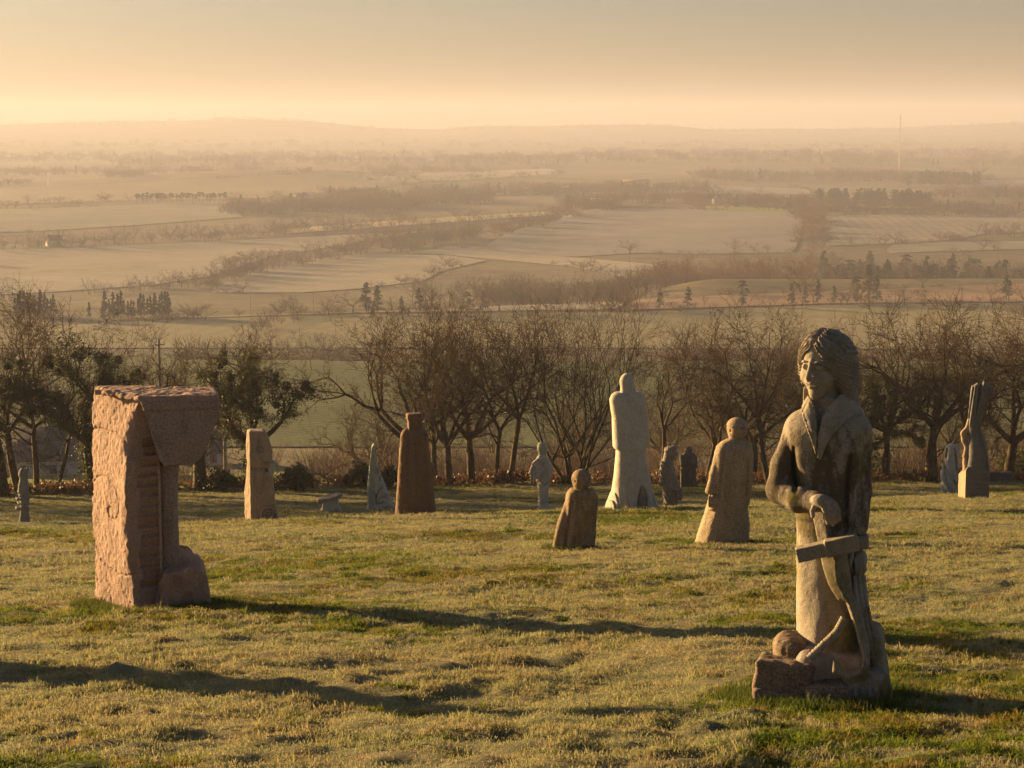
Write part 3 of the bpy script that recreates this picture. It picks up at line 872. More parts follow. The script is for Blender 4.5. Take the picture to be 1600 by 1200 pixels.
    P = [(X(240), -.2), (X(327), -.2), (X(328), .22), (X(321), .60), (X(313), .74), (X(296), .78), (X(256), .66), (X(250), .45), (X(242), .15)]
    f = poly2(g.x, g.z, P)
    f = smax(f, np.maximum(-.56 - .05 * g.z - g.y + .12 * np.abs(g.x - .45), g.y - .52), .05)
    for c, r in (((X(277), -.62, .50), (.07, .09, .14)), ((X(294), -.60, .26), (.065, .08, .11))):
        e = ell(p, c, r)
        f = f + .05 * np.exp(-(e / .02) ** 2)
    ln = line2(g.x, g.z, [(X(243), -.1), (X(250), .30), (X(256), .48)])
    ln2 = line2(g.x, g.z, [(X(262), -.1), (X(268), .18), (X(264), .25)])
    f = f + .04 * np.exp(-(ln / .018) ** 2) + .035 * np.exp(-(ln2 / .02) ** 2)
    f = smin(f, ell(p, (X(284), .05, .80), (.20, .22, .20)), .06)
    f = f + .022 * n3(p, 7, 4) + .014 * n3(p, 18, 5)
    carve('foot_block', g, f, ST_PINK, root, label='low carved block at the foot of the column')
build_block()
# ---------------------------------------------------------------- the other statues on the hill
def build_slab_head():
    root = statue_root('statue', 'upright slab carved as a bearded profile with a spiral disc near its base', -8.50, 64.0, 0.05)
    q = Draw(412, 812, 46.0, 46.0, 0.2)
    X = lambda px: (px - 412) / 46.0
    g = G((-.72, -.50, -.12), (.66, .62, 3.25), 0.026); p = g.p
    prof = q.xz([(386, 818), (386, 770), (389, 745), (391, 720), (390, 690), (392, 668), (397, 666), (417, 666), (423, 673), (427, 686), (431, 700), (429, 704), (430, 712), (424, 717), (421, 727),
                 (428, 735), (431, 750), (433, 775), (437, 806), (438, 818)])
    f = smax(poly2(g.x, g.z, prof), np.abs(g.y - .05 + .22 * g.x) - .34, .03)
    f = smax(f, (g.x - X(398)) * -.93 + (g.y + .32) * -.37 - .01, .02)
    rough = (g.x < X(399)) * 1.0
    f = f + .03 * n3(p, 7, 2) * rough + .01 * n3(p, 14, 3)
    fr = (g.y < .0) * (g.x > X(398))
    for c, r, dep in (((X(411), X(690) * 0 + q(0, 694)[2]), .10, .05),):
        d = np.abs(np.sqrt((g.x - c[0]) ** 2 + (g.z - c[1]) ** 2) - r); f = f + 2 * dep * np.exp(-(d / .045) ** 2) * fr
    for pts in ([(396, 724), (410, 725), (419, 725)], [(404, 727), (403, 745), (407, 758), (412, 763), (416, 755), (418, 740), (419, 730)], [(413, 708), (418, 716), (425, 716)], [(411, 679), (413, 684)]):
        f = f + .075 * np.exp(-(line2(g.x, g.z, q.xz(pts)) / .048) ** 2) * fr
    rr = np.sqrt((g.x - X(424)) ** 2 + (g.z - q(0, 797)[2]) ** 2)
    disc = sstep(.34, .30, rr)
    f = f - .035 * disc * fr + .05 * disc * np.cos(rr * 62) * fr
    carve('slab', g, f, ST_SLAB, root)
    g = G((.05, -.45, -.12), (.92, .55, 2.1), 0.026); p = g.p
    f = smax(poly2(g.x, g.z, q.xz([(421, 818), (424, 775), (423, 740), (424, 712), (430, 711), (437, 718), (441, 724), (440, 731), (431, 729), (431, 745), (433, 775), (439, 806), (440, 818)])), np.abs(g.y + .08) - .25, .04)
    f = f + .012 * n3(p, 10, 5)
    carve('beard', g, f, ST_GREEN, root, label='green stained beard and robe beneath the face')

def build_dolmen():
    root = statue_root('small_dolmen', 'low pale stone with a draped fringed capstone on the frosty lower lawn', -9.51, 98.9, 0.04, category='carved stone')
    g = G((-.66, -.5, -.15), (.66, .5, .72), 0.03); p = g.p
    f = smax(poly2(g.x, g.z, [(-.62, -.12), (-.44, .16), (-.40, .62), (.40, .66), (.46, .3), (.64, -.12)]), np.abs(g.y) - .36, .06) + .02 * n3(p, 8, 2)
    f = f + .06 * np.exp(-(line2(g.x, g.z, [(.1, -.1), (.25, .15), (.45, .2)]) / .04) ** 2)
    carve('support', g, f, ST_PALE, root)
    g = G((-.80, -.62, .42), (.74, .62, 1.10), 0.03); p = g.p
    zc = .70 + .10 * g.x + .09 * sstep(-.1, .5, g.x)
    f = smax(ell(p, (-.03, 0, .70), (.68, .55, .9)), np.abs(g.z - zc) - .10, .05) + .05 * n3(p, 6, 3) + .02 * np.sin(22 * g.x) * (g.z < zc)
    carve('capstone', g, f, ST_MID, root, label='darker rumpled capstone')

def build_fin():
    root = statue_root('statue', 'tapering greenish fin with a crouching figure in its lee, beside the red robed statue', -6.95, 100.3, 0.05)
    q = Draw(596, 798, 29.4, 29.4, 0.2); X = lambda px: (px - 596) / 29.4
    g = G((-.82, -.55, -.12), (.30, .55, 3.7), 0.035); p = g.p
    f = smax(poly2(g.x, g.z, q.xz([(576, 801), (577, 760), (579, 720), (582, 697), (585, 692), (588, 695), (589, 720), (588, 750), (586, 801)])), np.abs(g.y) - .35, .03) + .02 * n3(p, 8, 2)
    carve('fin', g, f, ST_GREEN, root, label='tall thin green blade of stone')
    g = G((-.35, -.55, -.12), (.80, .62, 3.0), 0.035); p = g.p
    f = smax(poly2(g.x, g.z, q.xz([(585, 801), (587, 715), (591, 722), (595, 738), (602, 757), (606, 768), (612, 782), (617, 796), (617, 801)])), np.abs(g.y) - .36, .08)
    for c, r in (((592, 745), (.16, .12, .35)), ((591, 775), (.14, .12, .25)), ((600, 770), (.2, .14, .28)), ((604, 788), (.26, .16, .2))):
        f = smin(f, ell(p, q(*c, -.36), r), .06)
    for pts in ([(588, 778), (593, 768), (597, 762)], [(586, 772), (590, 790), (600, 786)], [(598, 742), (600, 758), (606, 766)], [(590, 735), (594, 750)]):
        f = f + .13 * np.exp(-(line2(g.x, g.z, q.xz(pts, -.3)) / .065) ** 2) * (g.y < -.1)
    f = f + .06 * n3(p, 6, 3)
    carve('crouching_figure', g, f, ST_PALE, root, label='pale crouching figure with bent knees')
    g = G((-1.0, -.45, -.1), (-.45, .45, 2.4), 0.04); p = g.p
    f = smax(poly2(g.x, g.z, q.xz([(574, 801), (575, 780), (574, 765), (577, 742), (578, 722), (582, 722), (580, 801)])), np.abs(g.y - .05) - .3, .08) + .07 * n3(p, 6, 5)
    carve('cloak_edge', g, f, ST_PALE, root)

def build_red_robe():
    root = statue_root('statue', 'red brown granite robed statue with a square head seen from behind', -3.42, 66.9, 0.05)
    q = Draw(650, 805, 44.2, 44.2, 0.2); X = lambda px: (px - 650) / 44.2
    g = G((-.86, -.62, -.15), (.90, .62, 3.35), 0.03); p = g.p
    r = lambda py, a, b, ry: (q(0, py)[2], (X(a) + X(b)) / 2, 0, (X(b) - X(a)) / 2, ry)
    f = loft(p, [r(811, 617, 683, .52), r(790, 619, 681, .50), r(760, 621, 679, .48), r(720, 624, 675, .44), r(690, 626, 671, .40), r(674, 627, 671, .37), r(667, 630, 668, .32), r(662, 636, 662, .24)], 3.4, -4)
    for x0, a in ((640, .03), (652, .04), (664, .03)):
        f = f + a * np.exp(-((g.x - X(x0) - .03 * (2 - g.z)) / .05) ** 2) * (g.y < 0)
    f = smin(f, ell(p, q(676, 735, -.02), (.12, .2, .40)), .06)
    f = f + .02 * n3(p, 7, 2) + .012 * n3(p, 18, 3)
    carve('robe', g, f, ST_RED, root)
    g = G((-.40, -.38, 2.95), (.36, .38, 3.95), 0.03); p = g.p
    f = box(g.p, q(649.5, 653), (.245, .25, .31), rotm(0, -1, 8), .05) + .015 * n3(p, 12, 3)
    f = smin(f, box(g.p, q(649, 644), (.275, .27, .10), rotm(0, -2, 8), .04), .03)
    carve('head', g, f, ST_RED, root, label='square block head')

def build_basket():
    root = statue_root('statue', 'small pale figure with a drooping netted pouch at its back, standing alone in mid lawn', 1.50, 98.2, 0.04)
    q = Draw(845, 798, 30.0, 30.0, 0.2); X = lambda px: (px - 845) / 30.0
    g = G((-.55, -.6, -.1), (.75, .6, 3.1), 0.03); p = g.p
    r = lambda py, a, b, ry: (q(0, py)[2], (X(a) + X(b)) / 2, 0, (X(b) - X(a)) / 2, ry)
    f = loft(p, [r(800, 836, 868, .50), r(795, 840, 861, .40), r(785, 841, 856, .28), r(765, 841, 857, .26), r(754, 839, 858, .28), r(748, 837, 859, .30), r(740, 841, 861, .32), r(730, 843, 862, .32), r(720, 838, 860, .30),
                 r(714, 838, 855, .26), r(709, 842, 852, .2)], 2.3)
    f = smin(f, ell(p, q(857, 738, -.05), (.2, .3, .4)), .1)
    ln = line2(g.x, g.z, q.xz([(840, 752), (848, 758), (857, 754)])); f = f + .09 * np.exp(-(ln / .06) ** 2) * (g.y < 0)
    st = (g.x < X(842)); f = f + .03 * np.sin(g.z * 34) * st * (g.z < 1.2)
    f = f + .012 * n3(p, 12, 2)
    carve('body', g, f, ST_PALE, root)
    g = G((-.3, -.42, 2.55), (.5, .42, 3.75), 0.024); p = g.p
    f = ell(p, q(846, 698), (.235, .25, .30)); f = smin(f, cap(p, q(846, 716), q(846, 703), .17), .05); f = smin(f, ell(p, q(852, 702), (.10, .2, .18)), .05)
    f = f + .01 * n3(p, 14, 2)
    hd = carve('head', g, f, ST_GREEN, root, label='round lichened head turned away')
    g = G((-.78, -.62, 1.45), (.35, .1, 2.95), 0.026); p = g.p
    tri = poly2(g.x, g.z, q.xz([(842, 713), (832, 721), (826, 739), (829, 745), (837, 749), (846, 743), (852, 728), (854, 716)], -.3))
    f = smax(tri, np.abs(g.y + .32) - .16, .05)
    hole = poly2(g.x, g.z, q.xz([(833, 726), (830, 741), (838, 744), (841, 735)], -.45)); f = smax(f, -smax(hole, np.abs(g.y + .50) - .10, .03), .02)
    edge = np.abs(tri + .07); f = f + .06 * np.exp(-(edge / .05) ** 2) * np.sin(34 * g.x) * np.sin(34 * g.z + 1)
    f = f + .09 * np.exp(-(line2(g.x, g.z, q.xz([(842, 722), (846, 728), (848, 722), (851, 730)], -.45)) / .05) ** 2) * (g.y < -.3)
    f = f + .012 * n3(p, 14, 2)
    carve('pouch', g, f, ST_PALE, root, label='netted pouch hanging at the back')
    g = G((-.8, -.4, -.12), (-.1, .4, .35), 0.03); p = g.p
    f = smin(box(p, q(832, 796), (.14, .2, .16), rotm(0, 0, 20), .06), ell(p, q(838, 795), (.15, .2, .14)), .03) + .05 * n3(p, 7, 3)
    carve('rock', g, f, ST_MID, root)

def build_bust():
    root = statue_root('statue', 'brown mossy half figure with a round head rising from the grass, arms at its sides', 1.40, 41.9, 0.06)
    q = Draw(897, 862, 70.2, 70.2, 0.215); X = lambda px: (px - 897) / 70.2
    g = G((-.60, -.50, -.15), (.62, .5, 1.42), 0.02); p = g.p
    r = lambda py, a, b, ry: (q(0, py)[2], (X(a) + X(b)) / 2, 0, (X(b) - X(a)) / 2, ry)
    f = loft(p, [r(870, 871, 927, .34), r(850, 873, 928, .34), r(810, 880, 930, .33), r(785, 882, 932, .33), r(774, 883, 932, .31), r(766, 886, 928, .27), r(760, 893, 919, .2), r(756, 898, 914, .15)], 3.4, 5)
    arm = chain(p, [q(889, 786, -.06), q(878, 820, -.14), q(870, 854, -.18)], [.12, .125, .115], .03)
    f = smin(f, arm, .05)
    f = f + .045 * np.exp(-(line2(g.x, g.z, q.xz([(893, 783), (888, 815), (883, 852)], -.25)) / .028) ** 2) * (g.y < -.08)
    f = f + .035 * np.exp(-(line2(g.x, g.z, q.xz([(902, 783), (900, 820), (896, 850)], -.3)) / .02) ** 2) * (g.y < -.15)
    hole = ell(p, q(881, 858, -.30), (.07, .10, .06)); f = smax(f, -hole, .02)
    f = f + .018 * n3(p, 8, 2) + .01 * n3(p, 20, 3)
    carve('torso', g, f, ST_BROWN, root)
    g = G((-.36, -.42, 1.20), (.48, .42, 2.05), 0.016); p = g.p
    hc = np.array(q(907, 747)); M = rotm(0, 0, 35); d = [p[k] - hc[k] for k in range(3)]; h = tuple(sum(M[k][j] * d[j] for j in range(3)) for k in range(3))
    f = ell(h, (0, 0, 0), (.215, .245, .225)); f = smin(f, cap(p, q(905, 765), q(906, 750), .145), .06)
    f = smin(f, ell(h, (0, -.24, -.045), (.032, .05, .07)), .025)
    for s in (-1, 1):
        f = smax(f, -ell(h, (s * .08, -.25, .02), (.06, .065, .04)), .015)
        f = f + .02 * np.exp(-((np.sqrt((h[1] - .0) ** 2 + (h[2] + .02) ** 2) - .05) / .018) ** 2) * (s * h[0] > .1)
    f = f + .04 * np.exp(-(line2(h[0], h[2], [(-.06, -.125), (.06, -.125)]) / .016) ** 2) * (h[1] < 0)
    f = f + .008 * n3(p, 14, 2)
    carve('head', g, f, ST_BROWN, root, label='smooth round head with faint face')

def build_tall():
    root = statue_root('statue', 'tallest pale hooded statue with a cape and fluted hem, arched niche at its foot', 4.22, 66.1, 0.05)
    q = Draw(990, 799, 44.6, 44.6, 0.2); X = lambda px: (px - 990) / 44.6
    r = lambda py, a, b, ry: (q(0, py)[2], (X(a) + X(b)) / 2, 0, (X(b) - X(a)) / 2, ry)
    g = G((-1.06, -.95, -.15), (1.06, .9, 2.75), 0.03); p = g.p
    f = loft(p, [r(806, 946, 1035, .78), r(790, 950, 1030, .72), r(765, 958, 1021, .62), r(740, 961, 1016, .52), r(715, 963, 1011, .45), r(695, 964, 1009, .42), r(680, 964, 1009, .4)], 2.8, 10)
    fan = sstep(1.0, .2, g.z) * (g.x < X(974))
    f = f + .045 * np.sin(g.x * 60 + g.y * 30) * fan
    nich = poly2(g.x, g.z, q.xz([(993, 812), (996, 790), (1000, 768), (1004, 752), (1010, 762), (1015, 776), (1013, 790), (1012, 812)], -.55))
    f = smax(f, -smax(nich, np.abs(g.y + .75) - .30, .05), .02)
    f = f + .06 * np.exp(-(line2(g.x, g.z, q.xz([(987, 747), (982, 762), (983, 780), (988, 800)], -.5)) / .03) ** 2) * (g.y < 0)
    f = f + .05 * np.exp(-(line2(g.x, g.z, q.xz([(1020, 775), (1024, 790), (1027, 800)], -.5)) / .03) ** 2) * (g.y < 0)
    f = f + .010 * n3(p, 9, 2)
    robe = carve('robe', g, f, ST_PALE, root)
    g = G((-.30, -.80, -.12), (.62, -.2, 1.05), 0.03); p = g.p
    f = smax(poly2(g.x, g.z, q.xz([(995, 812), (997, 790), (1001, 770), (1004, 757), (1009, 764), (1013, 777), (1012, 812)], -.5)), np.abs(g.y + .42) - .10, .03)
    f = f + .03 * np.cos(g.x * 70) * (g.z < .35) + .03 * n3(p, 8, 4)
    link('niche', mesh_from('niche', *nets(g, f), ST_MID, True), robe, label='carved arched niche')
    g = G((-.90, -.62, 2.20), (.70, .6, 4.25), 0.03); p = g.p
    f = loft(p, [r(706, 960, 1012, .49), r(698, 959, 1014, .49), r(680, 958, 1015, .47), r(650, 957, 1013, .44), r(632, 954, 1010, .42), r(622, 953, 1008, .38), r(615, 956, 1005, .32), r(611, 962, 1000, .26)], 3.0, 10)
    bot = q(0, 700)[2] + .10 * ((g.x + .15) / .5) ** 2 + .12 * (g.x > .3) * (g.x - .3)
    f = smax(f, bot - .06 - g.z, .02)
    f = f + .008 * n3(p, 9, 3)
    cape = carve('cape', g, f, ST_PALE, root, label='smooth cape over the shoulders')
    g = G((-.55, -.42, 3.95), (.42, .4, 5.0), 0.028); p = g.p
    f = loft(p, [r(618, 968, 998, .30), r(606, 970, 992, .26), r(600, 969, 991, .26), r(592, 969, 990, .25), r(586, 972, 988, .2), r(583, 976, 985, .12), r(582, 979, 982, .05)], 2.4)
    f = smin(f, ell(p, q(979, 594), (.22, .26, .27)), .05) + .006 * n3(p, 12, 3)
    carve('hood', g, f, ST_PALE, root, label='rounded hood with a grey lichen patch')

def build_beard():
    root = statue_root('statue', 'weathered grey figure with curly hair in side view, behind the tallest statue', 8.47, 99.8, 0.04)
    q = Draw(1050, 793, 29.5, 29.5, 0.2); X = lambda px: (px - 1050) / 29.5
    r = lambda py, a, b, ry: (q(0, py)[2], (X(a) + X(b)) / 2, 0, (X(b) - X(a)) / 2, ry)
    g = G((-.85, -.55, -.12), (.75, .55, 2.75), 0.03); p = g.p
    f = loft(p, [r(798, 1037, 1060, .36), r(780, 1037, 1058, .36), r(765, 1035, 1062, .40), r(755, 1033, 1062, .42), r(740, 1031, 1055, .40), r(725, 1031, 1052, .38), r(715, 1034, 1050, .3), r(709, 1038, 1047, .2)], 2.6)
    f = smin(f, chain(p, [q(1036, 722, -.3), q(1034, 752, -.36), q(1052, 760, -.45), q(1061, 762, -.40)], [.17, .17, .15, .12], .05), .03)
    f = smin(f, ell(p, q(1061, 770, -.2), (.20, .25, .32)), .08)
    ph = g.x * 30 + g.z * 18 + 6 * n3(p, 3, 4)
    f = f + .028 * np.sin(ph) + .05 * n3(p, 6, 2)
    f = f + .07 * np.exp(-(line2(g.x, g.z, q.xz([(1052, 765), (1046, 780), (1042, 795)], -.35)) / .04) ** 2) * (g.y < 0)
    carve('body', g, f, ST_MID, root)
    g = G((-.55, -.5, 2.30), (.35, .5, 3.55), 0.026); p = g.p
    f = ell(p, q(1049, 706), (.24, .26, .31)); f = smin(f, ell(p, q(1053, 712), (.14, .18, .16)), .05); f = smin(f, cap(p, q(1045, 722), q(1046, 710), .2), .06)
    f = smin(f, cap(p, q(1056, 703), q(1057.5, 707), .04, .05), .03)
    f = f + .008 * n3(p, 12, 2)
    hd = carve('head', g, f, ST_MID, root, label='bearded face in profile')
    g = G((-.65, -.5, 2.25), (.45, .5, 3.65), 0.03); p = g.p
    f = ell(p, q(1044.5, 704), (.28, .33, .36)); f = smin(f, ell(p, q(1040, 715), (.16, .28, .26)), .06); f = smin(f, ell(p, q(1050, 697.5), (.26, .28, .13)), .05)
    f = smax(f, -ell(p, q(1056.5, 709), (.26, .6, .34)), .03) + .08 * n3(p, 9, 5) + .05 * n3(p, 16, 6)
    link('hair', mesh_from('hair', *nets(g, f), ST_MID, True), hd)

def build_book():
    root = statue_root('statue', 'dark robed figure holding an open book, farthest statue near the hedge', 11.25, 120.3, 0.04)
    q = Draw(1076, 761, 24.5, 24.5, 0.19); X = lambda px: (px - 1076) / 24.5
    r = lambda py, a, b, ry: (q(0, py)[2], (X(a) + X(b)) / 2, 0, (X(b) - X(a)) / 2, ry)
    g = G((-.66, -.5, -.1), (.66, .5, 2.35), 0.03); p = g.p
    f = loft(p, [r(765, 1063, 1090, .36), r(745, 1063, 1088, .36), r(725, 1063, 1087, .36), r(712, 1064, 1086, .34), r(707, 1067, 1083, .28), r(704, 1071, 1079, .2)], 2.8)
    f = f + .035 * np.sin(g.x * 42) * (g.z < 1.25)
    f = smin(f, chain(p, [q(1065, 714, -.2), q(1066, 726, -.34), q(1073, 724, -.42)], [.16, .15, .1], .04), .03)
    f = smin(f, chain(p, [q(1085, 714, -.2), q(1086, 728, -.34), q(1080, 726, -.42)], [.16, .15, .1], .04), .03)
    f = f + .015 * n3(p, 9, 2)
    carve('robe', g, f, ST_DARK, root)
    g = G((-.4, -.4, 2.0), (.4, .4, 2.75), 0.026); p = g.p
    f = smin(ell(p, q(1075, 704), (.23, .25, .29)), ell(p, q(1075, 709, -.12), (.17, .14, .15)), .05) + .02 * n3(p, 9, 2)
    carve('hood', g, f, ST_DARK, root)
    g = G((-.2, -.75, 1.10), (.62, -.2, 2.15), 0.026); p = g.p
    b = np.abs(g.x - X(1081)); f = box(p, (X(1081), -.46, q(0, 718, -.46)[2]), (.24, .07, .28), rotm(-20, 0, 0), .015) + .05 * np.exp(-(b / .03) ** 2)
    carve('book', g, f, ST_DARK, root, label='open stone book held to the chest')

def build_standing():
    root = statue_root('statue', 'tan speckled standing figure in a long plain coat with hands hanging at its sides', 4.97, 44.3, 0.06)
    q = Draw(1130, 849, 66.3, 66.3, 0.21); X = lambda px: (px - 1130) / 66.3
    r = lambda py, a, b, ry, yc=0: (q(0, py, yc)[2], (X(a) + X(b)) / 2, yc, (X(b) - X(a)) / 2, ry)
    g = G((-.80, -.75, -.15), (.72, .62, 2.62), 0.021); p = g.p
    f = loft(p, [r(856, 1084, 1168, .52), r(845, 1086, 1168, .50), r(812, 1096, 1171, .44), r(785, 1104, 1166, .38), r(760, 1109, 1166, .36), r(720, 1113, 1172, .35), r(700, 1115, 1174, .33), r(690, 1118, 1172, .29), r(683, 1125, 1167, .23), r(678, 1136, 1160, .16)], 3.2, 7)
    nx, ny = -math.sin(R(52)), -math.cos(R(52))
    pl = g.x * nx + g.y * ny - (.37 + .30 * (1.0 - g.z))
    f = np.where(g.z < q(0, 788)[2], smax(f, pl, .03), f)
    pl2 = g.x * .62 - g.y * .78 - (.62 - .04 * g.z); f = np.where(g.z < 1.0, smax(f, pl2, .04), f)
    sl = chain(p, [q(1124, 700, -.10), q(1116, 735, -.18), q(1110, 762, -.24)], [.13, .125, .13], .03)
    f = smin(f, sl, .02)
    sr = chain(p, [q(1168, 700, 0.0), q(1168, 735, -.05), q(1166, 766, -.08)], [.10, .10, .10], .03)
    f = smin(f, sr, .02)
    f = f + .045 * np.exp(-(line2(g.x, g.z, q.xz([(1130, 700), (1126, 735), (1122, 768)], -.3)) / .022) ** 2) * (g.y < -.1)
    f = f + .035 * np.exp(-(line2(g.x, g.z, q.xz([(1165, 712), (1165, 766)], -.2)) / .018) ** 2) * (g.y < -.05)
    f = f + .04 * np.exp(-(line2(g.x, g.z, q.xz([(1100, 768), (1121, 768)], -.3)) / .022) ** 2) * (g.y < -.1)
    f = f + .014 * n3(p, 8, 2) + .008 * n3(p, 20, 3)
    carve('coat', g, f, ST_TAN, root)
    g = G((-.45, -.62, 1.0), (-.02, .1, 1.45), 0.013); p = g.p
    f = ell(p, q(1114, 776, -.33), (.085, .12, .13))
    for a, b, c in (((1108, 772), (1108, 784), (1109, 789)), ((1112, 776), (1112, 786), (1113, 790)), ((1116, 776), (1116, 785), (1116, 789)), ((1120, 774), (1119, 782), (1117, 786))):
        f = smin(f, chain(p, [q(*a, -.38), q(*b, -.40), q(*c, -.37)], [.036, .034, .026]), .012)
    carve('hand', g, f, ST_TAN, root)
    g = G((.42, -.35, 1.0), (.70, .2, 1.4), 0.018); p = g.p
    f = smin(ell(p, q(1166, 776, -.08), (.07, .11, .12)), cap(p, q(1166, 776, -.12), q(1164, 787, -.12), .055, .04), .03)
    carve('hand', g, f, ST_TAN, root)
    g = G((-.18, -.48, 2.40), (.72, .48, 3.22), 0.017); p = g.p
    hc = np.array(q(1149, 663)); M = rotm(0, 0, 40); d = [p[k] - hc[k] for k in range(3)]; h = tuple(sum(M[k][j] * d[j] for j in range(3)) for k in range(3))
    f = ell(h, (0, 0, 0), (.225, .265, .25)); f = smin(f, cap(p, q(1146, 686), q(1147, 668), .155), .05)
    f = smin(f, chain(h, [(0, -.25, .04), (0, -.305, -.045)], [.022, .04]), .02)
    for s in (-1, 1):
        f = smax(f, -ell(h, (s * .09, -.27, .03), (.07, .075, .045)), .015)
        f = smin(f, ell(h, (s * .085, -.205, .025), (.04, .03, .026)), .006)
        f = f + .022 * np.exp(-((np.sqrt((h[1] - .03) ** 2 + (h[2] + .01) ** 2) - .06) / .016) ** 2) * (s * h[0] > .12)
    f = f + .045 * np.exp(-(line2(h[0], h[2], [(-.07, -.12), (0, -.13), (.07, -.12)]) / .016) ** 2) * (h[1] < 0)
    capm = (h[2] > .07 + .05 * h[1]); f = f - .026 * capm + .006 * n3(p, 14, 2)
    carve('head', g, f, ST_TAN, root, label='round head tilted up under a close cap')

def build_drape():
    root = statue_root('statue', 'pale rounded statue with sweeping carved folds, shorter neighbour of the dark twisted column', 25.05, 108.2, 0.04)
    q = Draw(1482, 776, 27.3, 27.3, 0.19); X = lambda px: (px - 1482) / 27.3
    r = lambda py, a, b, ry: (q(0, py)[2], (X(a) + X(b)) / 2, 0, (X(b) - X(a)) / 2, ry)
    g = G((-.75, -.6, -.1), (.75, .6, 3.25), 0.03); p = g.p
    f = loft(p, [r(780, 1471, 1498, .40), r(765, 1470, 1496, .42), r(745, 1467, 1495, .44), r(725, 1470, 1495, .42), r(712, 1473, 1494, .38), r(700, 1473, 1495, .34), r(694, 1476, 1492, .26), r(691, 1481, 1488, .15)], 2.6)
    f = smin(f, cap(p, q(1494, 700), q(1497, 696), .10, .05), .06)
    for pts in ([(1472, 718), (1480, 740), (1492, 756), (1496, 770)], [(1474, 730), (1478, 755), (1486, 768)], [(1488, 700), (1491, 720), (1492, 745)], [(1477, 700), (1476, 715)]):
        f = f + .14 * np.exp(-(line2(g.x, g.z, q.xz(pts, -.3)) / .06) ** 2) * (g.y < 0)
    f = f + .04 * np.sin(16 * (g.x + .6 * g.z) + 3 * n3(p, 2, 3)) * sstep(2.4, 1.0, g.z) + .03 * n3(p, 7, 2)
    carve('draped_body', g, f, ST_PALE, root)
    g = G((-.22, -.58, 2.20), (.36, -.1, 2.95), 0.024); p = g.p
    f = ell(p, q(1484, 706, -.28), (.17, .14, .23)) + .02 * n3(p, 9, 4)
    f = f + .03 * np.exp(-(line2(g.x, g.z, q.xz([(1480, 704), (1484, 707), (1488, 704)], -.4)) / .02) ** 2)
    carve('face', g, f, ST_PALE, root)

def build_twist():
    root = statue_root('statue', 'dark grey twisted column with a sunlit edge and ribbed flaring top', 17.45, 71.4, 0.05)
    q = Draw(1522, 780, 41.2, 41.2, 0.2); X = lambda px: (px - 1522) / 41.2
    g = G((-.62, -.62, -.12), (.62, .62, 1.75), 0.027); p = g.p
    # squared foot with a bright narrow side
    f = poly2(g.x, g.y, [(X(1499.5), .36), (X(1510), -.34), (X(1544), -.30), (X(1546), .36), (X(1505), .42)])
    top = q(0, 735)[2] + 1.1 * (g.x - X(1505)) * (g.x < X(1514)) + .18 * (g.x > X(1514))
    f = smax(f, g.z - top, .04)
    step = (g.x > X(1527)) & (g.y < 0)
    f = f + .05 * step * np.clip(np.sin(g.z * 2 * math.pi / .20), -.2, .6)
    f = f + .02 * n3(p, 8, 2)
    carve('foot', g, f, ST_DARK2, root, label='squared foot, one side lit gold, steps cut in the other')
    g = G((-.55, -.55, .85), (.66, .62, 4.62), 0.027); p = g.p
    r = lambda py, a, b, ry, yc=0: (q(0, py, yc)[2], (X(a) + X(b)) / 2, yc, (X(b) - X(a)) / 2, ry)
    f = loft(p, [r(745, 1510, 1544, .34), r(730, 1510, 1544, .34), r(712, 1512, 1543, .32), r(690, 1512, 1539, .28), r(672, 1511, 1531, .22), r(662, 1511, 1529, .20), r(650, 1511, 1532, .22), r(630, 1512, 1538, .26), r(612, 1512, 1544, .30), r(600, 1513, 1545, .30), r(594, 1514, 1543, .27)], 2.5)
    up = sstep(2.7, 3.0, g.z)
    f = f + up * .026 * np.sin((g.x - .10 * (g.z - 2.8)) * 62 + 2 * g.y)
    notch = poly2(g.x, g.z, q.xz([(1521, 588), (1525, 606), (1523, 640), (1528, 612), (1530, 598), (1533, 588)]))
    f = smax(f, -smax(notch, np.abs(g.y + .35) - .27, .03), .03)
    f = smax(f, -smax(notch, q(0, 607)[2] - g.z, .03), .03)
    swirl = line2(g.x, g.z, q.xz([(1524, 665), (1532, 690), (1538, 715), (1541, 735)], -.2)); f = f + .06 * np.exp(-(swirl / .035) ** 2) * (g.y < 0)
    f = smax(f, g.z - q(0, 597)[2] - .10 * np.sin(9 * g.x), .03) + .015 * n3(p, 7, 2)
    carve('column', g, f, ST_DARK2, root)
    # slim ribbon standing clear on the lit side, in paler stone for its sunlit look
    g = G((-.62, -.42, 1.0), (-.05, .42, 3.4), 0.024); p = g.p
    f = chain(p, [q(1513, 655), q(1510, 668), q(1504, 676), q(1505, 688), q(1510, 697), q(1508, 712), q(1509, 722), q(1510, 728), q(1508, 738)], [.10, .10, .11, .10, .09, .10, .12, .13, .10], .04)
    f = smin(f, chain(p, [q(1506, 678), q(1512, 684), q(1515, 692), q(1511, 703)], .07, .03), .02)
    f = f + .02 * n3(p, 9, 3)
    carve('ribbon', g, f, ST_SLAB, root, label='thin twisted ribbon catching the sun')
    g = G((-.66, -.5, -.12), (-.2, .5, 1.25), 0.024); p = g.p  # paler slab added over the foot, its colour painting the sunlit side
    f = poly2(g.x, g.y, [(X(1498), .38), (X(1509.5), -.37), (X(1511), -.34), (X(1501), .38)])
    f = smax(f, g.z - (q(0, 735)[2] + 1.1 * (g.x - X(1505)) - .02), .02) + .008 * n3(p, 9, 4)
    carve('lit_side', g, f, ST_SLAB, root, label='thin pale slab with sunlight put into its colour')

